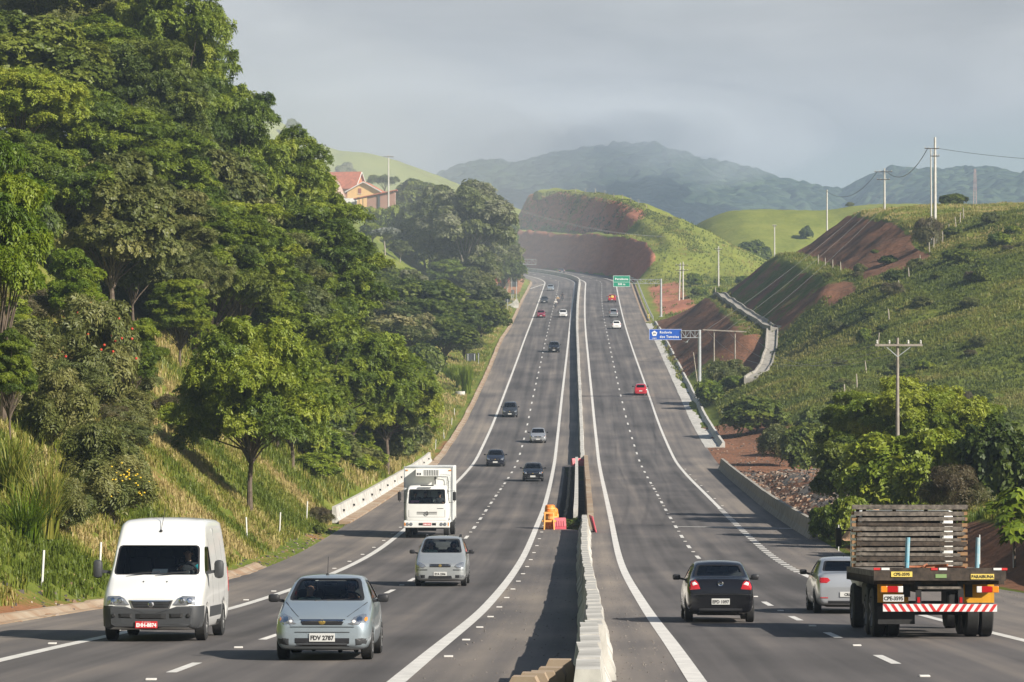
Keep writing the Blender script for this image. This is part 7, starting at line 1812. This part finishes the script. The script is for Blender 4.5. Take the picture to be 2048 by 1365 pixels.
wire(tA + Vector((.5, 0, -1.55)), Vector((95, 470, 26.5)), 1.0, 'dark cable running off the right edge from the tall white pole', 'wire_dark', .03)
for k in range(2):
    pt = bend(float(off_of(RE_, 806)) + 8.5, 806); wire(tI + Vector((-.4 + .8 * k, 0, -.3)), Vector((pt[0] + k * 1.2, pt[1], gz(pt[0], pt[1]) + 3.0)), 3.5, 'pale wire crossing the valley from the left pole to the red cut', r=.02, group='wires crossing from the left pole to the red cut')
# lattice mast on the far mountain
D = 1500; x = XP(1950, D); zt = ZP(338, D); zb = gz(x, D); zb = max(zb, zt - 30); root = empty('lattice_mast', (x, D, zb), 0, 'thin red and white lattice mast in front of the right mountain', 'mast'); h = zt - zb
mb = MB()
for sx_, sy_ in ((-1, -1), (1, -1), (1, 1), (-1, 1)): mb.bar((sx_ * .9, sy_ * .9, 0), (sx_ * .35, sy_ * .35, h), .09)
for k in range(14):
    z0, z1 = h * k / 14, h * (k + 1) / 14; w0 = .9 - .55 * k / 14
    mb.bar((-w0, -w0, z0), (w0, -w0, z1), .05); mb.bar((w0, w0, z0), (-w0, w0, z1), .05)
mb.build('frame', pm('mast_paint', (.5, .3, .28), .6), root)
# ---- houses on the left hill
def gable_house(name, px, D, wpx, wall_y, eave_y, apex_y, depth, wallmat, roofmat, label, over=.45, window=None):
    x = XP(px, D); w = RW(wpx, D); zb = ZP(wall_y, D); he = ZP(eave_y, D) - zb; ha = ZP(apex_y, D) - zb; root = empty(name, (x, D, zb), R(-6), label, 'house')
    mb = MB(); mb.prism([(-w / 2, -3), (w / 2, -3), (w / 2, he), (0, ha), (-w / 2, he)], 0, depth, 'y'); mb.build('wall', M[wallmat], root)
    mb = MB(); sl = (ha - he) / (w / 2)
    for s in (-1, 1):
        a = (s * (w / 2 + over), he - sl * over); pl = [(0, ha + .06), a, (a[0], a[1] + .16), (0, ha + .24)]; mb.prism(pl if s > 0 else pl[::-1], -over, depth + over, 'y')
    rf = mb.build('roof', M[roofmat], root)
    mb = MB()
    for s in (-1, 1): mb.bar((0, -over - .04, ha + .10), (s * (w / 2 + over), -over - .04, he - sl * over + .04), .06, .16)
    mb.build('bargeboard', M['wall_white'], rf)
    if window: wx, wz, ww, wh = window; mb = MB(); mb.box((wx, -.03, wz), (ww, .08, wh)); wn = mb.build('window', M['shutter'], root); mb = MB(); mb.box((wx, -.05, wz - wh / 2 - .04), (ww + .16, .12, .08)); mb.build('sill', M['wall_white'], wn)
    return root
gable_house('gabled_house', 727, 650, 66, 400, 383, 365.5, 8, 'wall_yellow', 'tile', 'small yellow gabled house with red tiled roof beside the white pole', window=(-.75, 1.75, .62, 1.05))
hb = gable_house('tiled_house', 690, 664, 62, 398, 376, 346, 7, 'wall_orange', 'tile', 'taller house with a big red tiled roof behind the yellow gabled house')
hb.rotation_euler = (0, 0, R(72)); hb.location.x += 3.0
D = 644; x = XP(664, D); zb = ZP(412, D); ph = empty('pale_house', (x, D, zb), 0, 'white-walled house with a pale sloping roof partly hidden by the near trees', 'house')
mb = MB(); mb.box((0, 2.2, .4), (4.4, 4, 3.4)); mb.build('wall', M['wall_white'], ph)
mb = MB(); e_, t_ = ZP(395, D) - zb, ZP(362, D) - zb
for s in (0, 1):
    yy = (-.5, 2.4) if not s else (4.9, 2.4); mb.add([(-2.6, yy[0], e_), (2.6, yy[0], e_), (1.1, yy[1], t_), (-2.6, yy[1], t_), (-2.6, yy[0], e_ + .14), (2.6, yy[0], e_ + .14), (1.1, yy[1], t_ + .14), (-2.6, yy[1], t_ + .14)], [(0, 1, 2, 3), (4, 5, 6, 7), (0, 1, 5, 4), (1, 2, 6, 5), (2, 3, 7, 6), (3, 0, 4, 7)])
mb.build('roof', M['fibre_roof'], ph)
D = 641; x = XP(697, D); mb = MB(); mb.box((0, 0, -.6), (RW(34, D), .25, ZP(399, D) - ZP(421, D) + 1.6)); o = mb.build('yard_wall', M['wall_white']); o.location = (x, D, (ZP(399, D) + ZP(421, D)) / 2); tag(o, 'white plastered yard wall in front of the yellow gabled house', 'wall')
def brick():
    m, t, b = newmat('brick'); tcn = t.nodes.new('ShaderNodeTexCoord'); br = t.nodes.new('ShaderNodeTexBrick'); mp_ = t.nodes.new('ShaderNodeMapping'); mp_.inputs['Rotation'].default_value = (R(90), 0, 0)
    br.inputs['Color1'].default_value = (.30, .10, .06, 1); br.inputs['Color2'].default_value = (.23, .075, .045, 1); br.inputs['Mortar'].default_value = (.36, .28, .23, 1); br.inputs['Scale'].default_value = 1.1; br.inputs['Mortar Size'].default_value = .045
    t.links.new(tcn.outputs['Object'], mp_.inputs[0]); t.links.new(mp_.outputs[0], br.inputs['Vector']); t.links.new(br.outputs['Color'], b.inputs['Base Color']); b.inputs['Roughness'].default_value = .9; return m
M['brick'] = brick()
D = 636; x0 = XP(734, D); xs = XP(709, D); x1 = XP(790, D); zb = ZP(416, D)
sh = empty('brick_shed', (x0, D, zb), 0, 'unplastered brick shed with a sloping roof and open posts on its left', 'shed')
z_l, z_m, z_r = ZP(397.5, D) - zb, ZP(391, D) - zb, ZP(380, D) - zb
mb = MB(); mb.prism([(0, -5), (x1 - x0, -5), (x1 - x0, z_r - .2), (0, z_m - .2)], 0, 4, 'y'); mb.build('wall', M['brick'], sh)
mb = MB(); mb.prism([(xs - x0 - .2, z_l - .15), (x1 - x0 + .4, z_r - .1), (x1 - x0 + .4, z_r + .05), (xs - x0 - .2, z_l + .02)], -.6, 4.4, 'y'); mb.build('roof', M['tile'], sh)
for k in range(3): mb = MB(); mb.box((xs - x0 + .15 + .75 * k, -.2, (z_l - 2) / 2 + .1), (.14, .14, z_l + 1.9)); mb.build('post', M['wood_dark'], sh)
mb = MB(); mb.box((2.35, -.12, .55), (.42, .22, 3.6)); mb.build('pillar', M['sign_back'], sh)
# ---- works clutter at the median
D = 172.5; x = XP(1098, D); zb = float(zr(D)) + .01
bc = empty('road_barricade', (x, D - .9, zb), 0, 'orange wooden barricade standing at the near end of the median ditch', 'barricade')
for s in (-1, 1):
    mb = MB(); mb.bar((s * .26, .45, 0), (s * .22, 0, .92), .06); mb.bar((s * .26, -.35, 0), (s * .22, 0, .92), .06); mb.build('leg', M['orange_wood'], bc)
for z in (.45, .88): mb = MB(); mb.box((0, -.12 if z < .6 else -.03, z), (.74 if z < .6 else .5, .035, .10)); mb.build('board', M['orange_wood'], bc)
def drum(x, y, z, r, h, label, mat='orange'):
    root = empty('traffic_drum', (x, y, z), 0, label, 'traffic drum')
    mb = MB(); mb.lathe([(0, 0), (0, r * 1.15), (.08, r * 1.15), (.09, r), (h * .5, r * .92), (h * .52, r * .95), (h * .92, r * .82), (h, r * .6), (h, 0)], 18, 'z'); mb.build('shell', M[mat], root, smooth=True)
    mb = MB(); mb.lathe([(h * .55, r * .955), (h * .7, r * .92)], 18, 'z'); mb.build('band', M['orange_wood'], root)
drum(x + .12, D - .1, zb, .36, .95, 'orange plastic drum behind the orange barricade'); drum(x + .2, D + .5, zb + .02, .34, 1.05, 'second orange drum right of the first with a red top'); drum(x + .06, D + .25, zb + .75, .30, .5, 'orange drum lying on top of the other drums')
def water_barrier(px, D, label, rz=0, L=.62, z=None, xx=None, h=.6):
    x = XP(px, D) if xx is None else xx
    o = MB(); o.add([(a * L / 2, b * s, c) for a in (-1, 1) for (b, c, s) in ((-.25, 0, 1), (.25, 0, 1), (.25, .18, 1), (.13, h, 1), (-.13, h, 1), (-.25, .18, 1))], [(0, 1, 2, 3, 4, 5), (11, 10, 9, 8, 7, 6)] + [(i, (i + 1) % 6, 6 + (i + 1) % 6, 6 + i) for i in range(6)])
    for k in range(4): o.box((-L * .3 + L * .2 * k, -.22, h * .52), (.035, .06, h * .5), Matrix.Rotation(R(-16), 3, 'X'))
    q = o.build('plastic_barrier', M['pink']); q.location = (x, D, float(zr(D)) + (z or .01)); q.rotation_euler = (0, 0, rz); tag(q, label, 'plastic barrier')
water_barrier(1119, 171.8, 'red plastic barrier beside the orange barricade', R(12)); water_barrier(1152, 284.5, 'red plastic barrier at the far end of the median ditch', R(20), L=.8, h=.65); water_barrier(1166, 284.5, 'second red plastic barrier right of the one at the far end of the ditch', R(-10), L=.7, h=.6)
mb = MB(); mb.bbox((0, 0, .42), (.07, 1.5, .86), .02, Matrix.Rotation(R(-14), 3, 'Y')); o = mb.build('plastic_barrier', M['pink']); o.location = (float(B_(169)) + .42, 168.6, float(zr(168.6))); o.rotation_euler = (0, 0, R(5)); tag(o, 'red plastic panel leaning on the right side of the near median barrier', 'plastic barrier')
for k, (dx, D, w_, h_) in enumerate(((1.95, 173.8, 2.0, 1.0), (2.3, 176, 1.6, 1.0), (1.3, 172.8, 1.2, .4))):
    x = float(LR_(D)) + dx; plant('bush%d' % k, x, D, h_, w_, ('dark weedy bush growing at the near end of the median ditch', 'second weedy bush deeper in the median ditch', 'low green weeds beside the red plastic barrier')[k], z=float(zr(D)) - (.6 if k < 2 else .05))
# precast slabs at the bottom edge
for k in range(6):
    f = k / 5; D = 34.3 + 2.2 * f; x = .13 + .50 * f; mb = MB(); mb.prism([(-.16, 0), (.16, 0), (.16, .50), (.12, .56), (-.12, .56), (-.16, .50)], -.09, .09, 'y')
    o = mb.build('concrete_slab', M['concrete_stain']); o.location = (x, D, float(zr(D)) + .0); o.scale = (1, 1, (1.30, 1.33, 1.32, 1.36, 1.48, 1.30)[k]); o.rotation_euler = (0, 0, R(-8 + 4 * (k % 3))); tag(o, 'upright precast slab in the row at the bottom edge of the photo', 'concrete slab', 'upright slabs at the bottom edge')
# further things
D = 400; x = XP(920, D); mb = MB(); mb.lathe([(0, .62), (.5, .62), (.5, .5), (.05, .5)], 20, 'z'); o = mb.build('concrete_ring', M['concrete_new']); o.location = (x, D, gz(x, D)); tag(o, 'pale concrete pipe ring lying in the grass of the left verge', 'pipe ring')
D = 655; x = XP(1026, D); mb = MB(); mb.prism([(-1.4, -.3), (1.1, -.3), (1.2, 1.0), (.8, 1.9), (-.2, .9), (-1.2, .5)], -.3, .3, 'y'); o = mb.build('culvert_headwall', M['concrete_new']); o.location = (x, D, gz(x, D)); tag(o, 'broken pale concrete headwall on the left verge near the round sign', 'headwall')
D = 752; x = XP(1059, D); mb = MB(); mb.lathe([(0, .0), (0, .36), (.06, .36), (.06, .26), (1.0, .05), (1.02, 0)], 14, 'z'); o = mb.build('traffic_cone', M['orange']); o.location = (x, D, gz(x, D)); tag(o, 'single orange cone at the road edge by the left exit', 'traffic cone')
D = 735; x = XP(999, D); zz = ZP(574, D); rt = empty('dump_truck', (x, D, zz), R(25), 'red truck half hidden by the trees on the left earth bank', 'truck')
mb = MB(); mb.bbox((0, -2.2, 1.7), (2.2, 1.6, 2.0), .15); mb.build('cab', M['red_machine'], rt, smooth=True); mb = MB(); mb.box((0, -3.02, 2.1), (1.9, .03, .7)); mb.build('windscreen', M['glass_dark'], rt)
mb = MB(); mb.box((0, 1.0, 1.9), (2.3, 4.2, 1.5), None, (1.05, 1.05)); mb.build('tipper_body', M['red_machine'], rt)
for s in (-1, 1):
    for y in (-2.2, 1.0, 2.2): wheel(rt, s * .95, y, .5, .3, True)
D = 140; x = XP(1752, D); mb = MB(); r2 = np.random.default_rng(4)
gx_, gy_ = np.meshgrid(np.linspace(-1, 1, 26), np.linspace(-1, 1, 26)); q_ = np.sqrt(gx_ ** 2 + gy_ ** 2); hz_ = np.clip(1 - q_, 0, 1) ** .8 * 1.35 + (fbm(gx_ * 4, gy_ * 4, 3) - .5) * .22 * (q_ < .95)
V = np.stack([gx_ * 1.5, gy_ * 1.4, hz_ - .1], -1).reshape(-1, 3); ix = np.arange(676).reshape(26, 26); F = np.stack([ix[:-1, :-1], ix[:-1, 1:], ix[1:, 1:], ix[1:, :-1]], -1).reshape(-1, 4)
o = link('sand_heap', mesh_np('sand_heap', V, F, [M['sand']], smooth=True)); o.location = (x, D, ZP(1013, D) - 1.3); tag(o, 'pale brown sand heap showing above the rack of the flatbed truck', 'sand heap')
o.location.z = max(o.location.z, gz(x, D) - .15)
# bird under the blue sign
D = 380; b = empty('white_bird', (XP(1373, D), D, ZP(685, D)), R(30), 'white bird flying just below the blue sign arm', 'bird')
mb = MB(); mb.sphere((0, 0, 0), (.07, .2, .08), 10, 8); mb.sphere((0, -.22, .04), (.045, .06, .045), 8, 6); mb.lathe([(-.40, .0), (-.28, .02), (-.24, .03)], 6, 'y'); mb.add([(-.05, .15, 0), (.05, .15, 0), (.09, .38, .01), (-.09, .38, .01)], [(0, 1, 2, 3)]); mb.build('body', M['bird'], b, smooth=True)
for s, zt in ((-1, .12), (1, .38)):
    mb = MB(); mb.add([(s * .04, -.10, .03), (s * .04, .12, .03), (s * .28, .10, zt * .7), (s * .26, -.12, zt * .75), (s * .52, .12, zt), (s * .50, .02, zt * 1.02)], [(0, 1, 2, 3), (3, 2, 4, 5)]); mb.build('wing', M['bird'], b)

for px, top, w in ((715, 412, 34), (738, 414, 36), (762, 417, 34), (786, 412, 30), (700, 405, 26)):
    by_px('green_bush%d' % (px % 2), px, top, 624, w, 'leafy bush along the foot of the brick shed and yard wall', 'bushes at the foot of the brick shed')
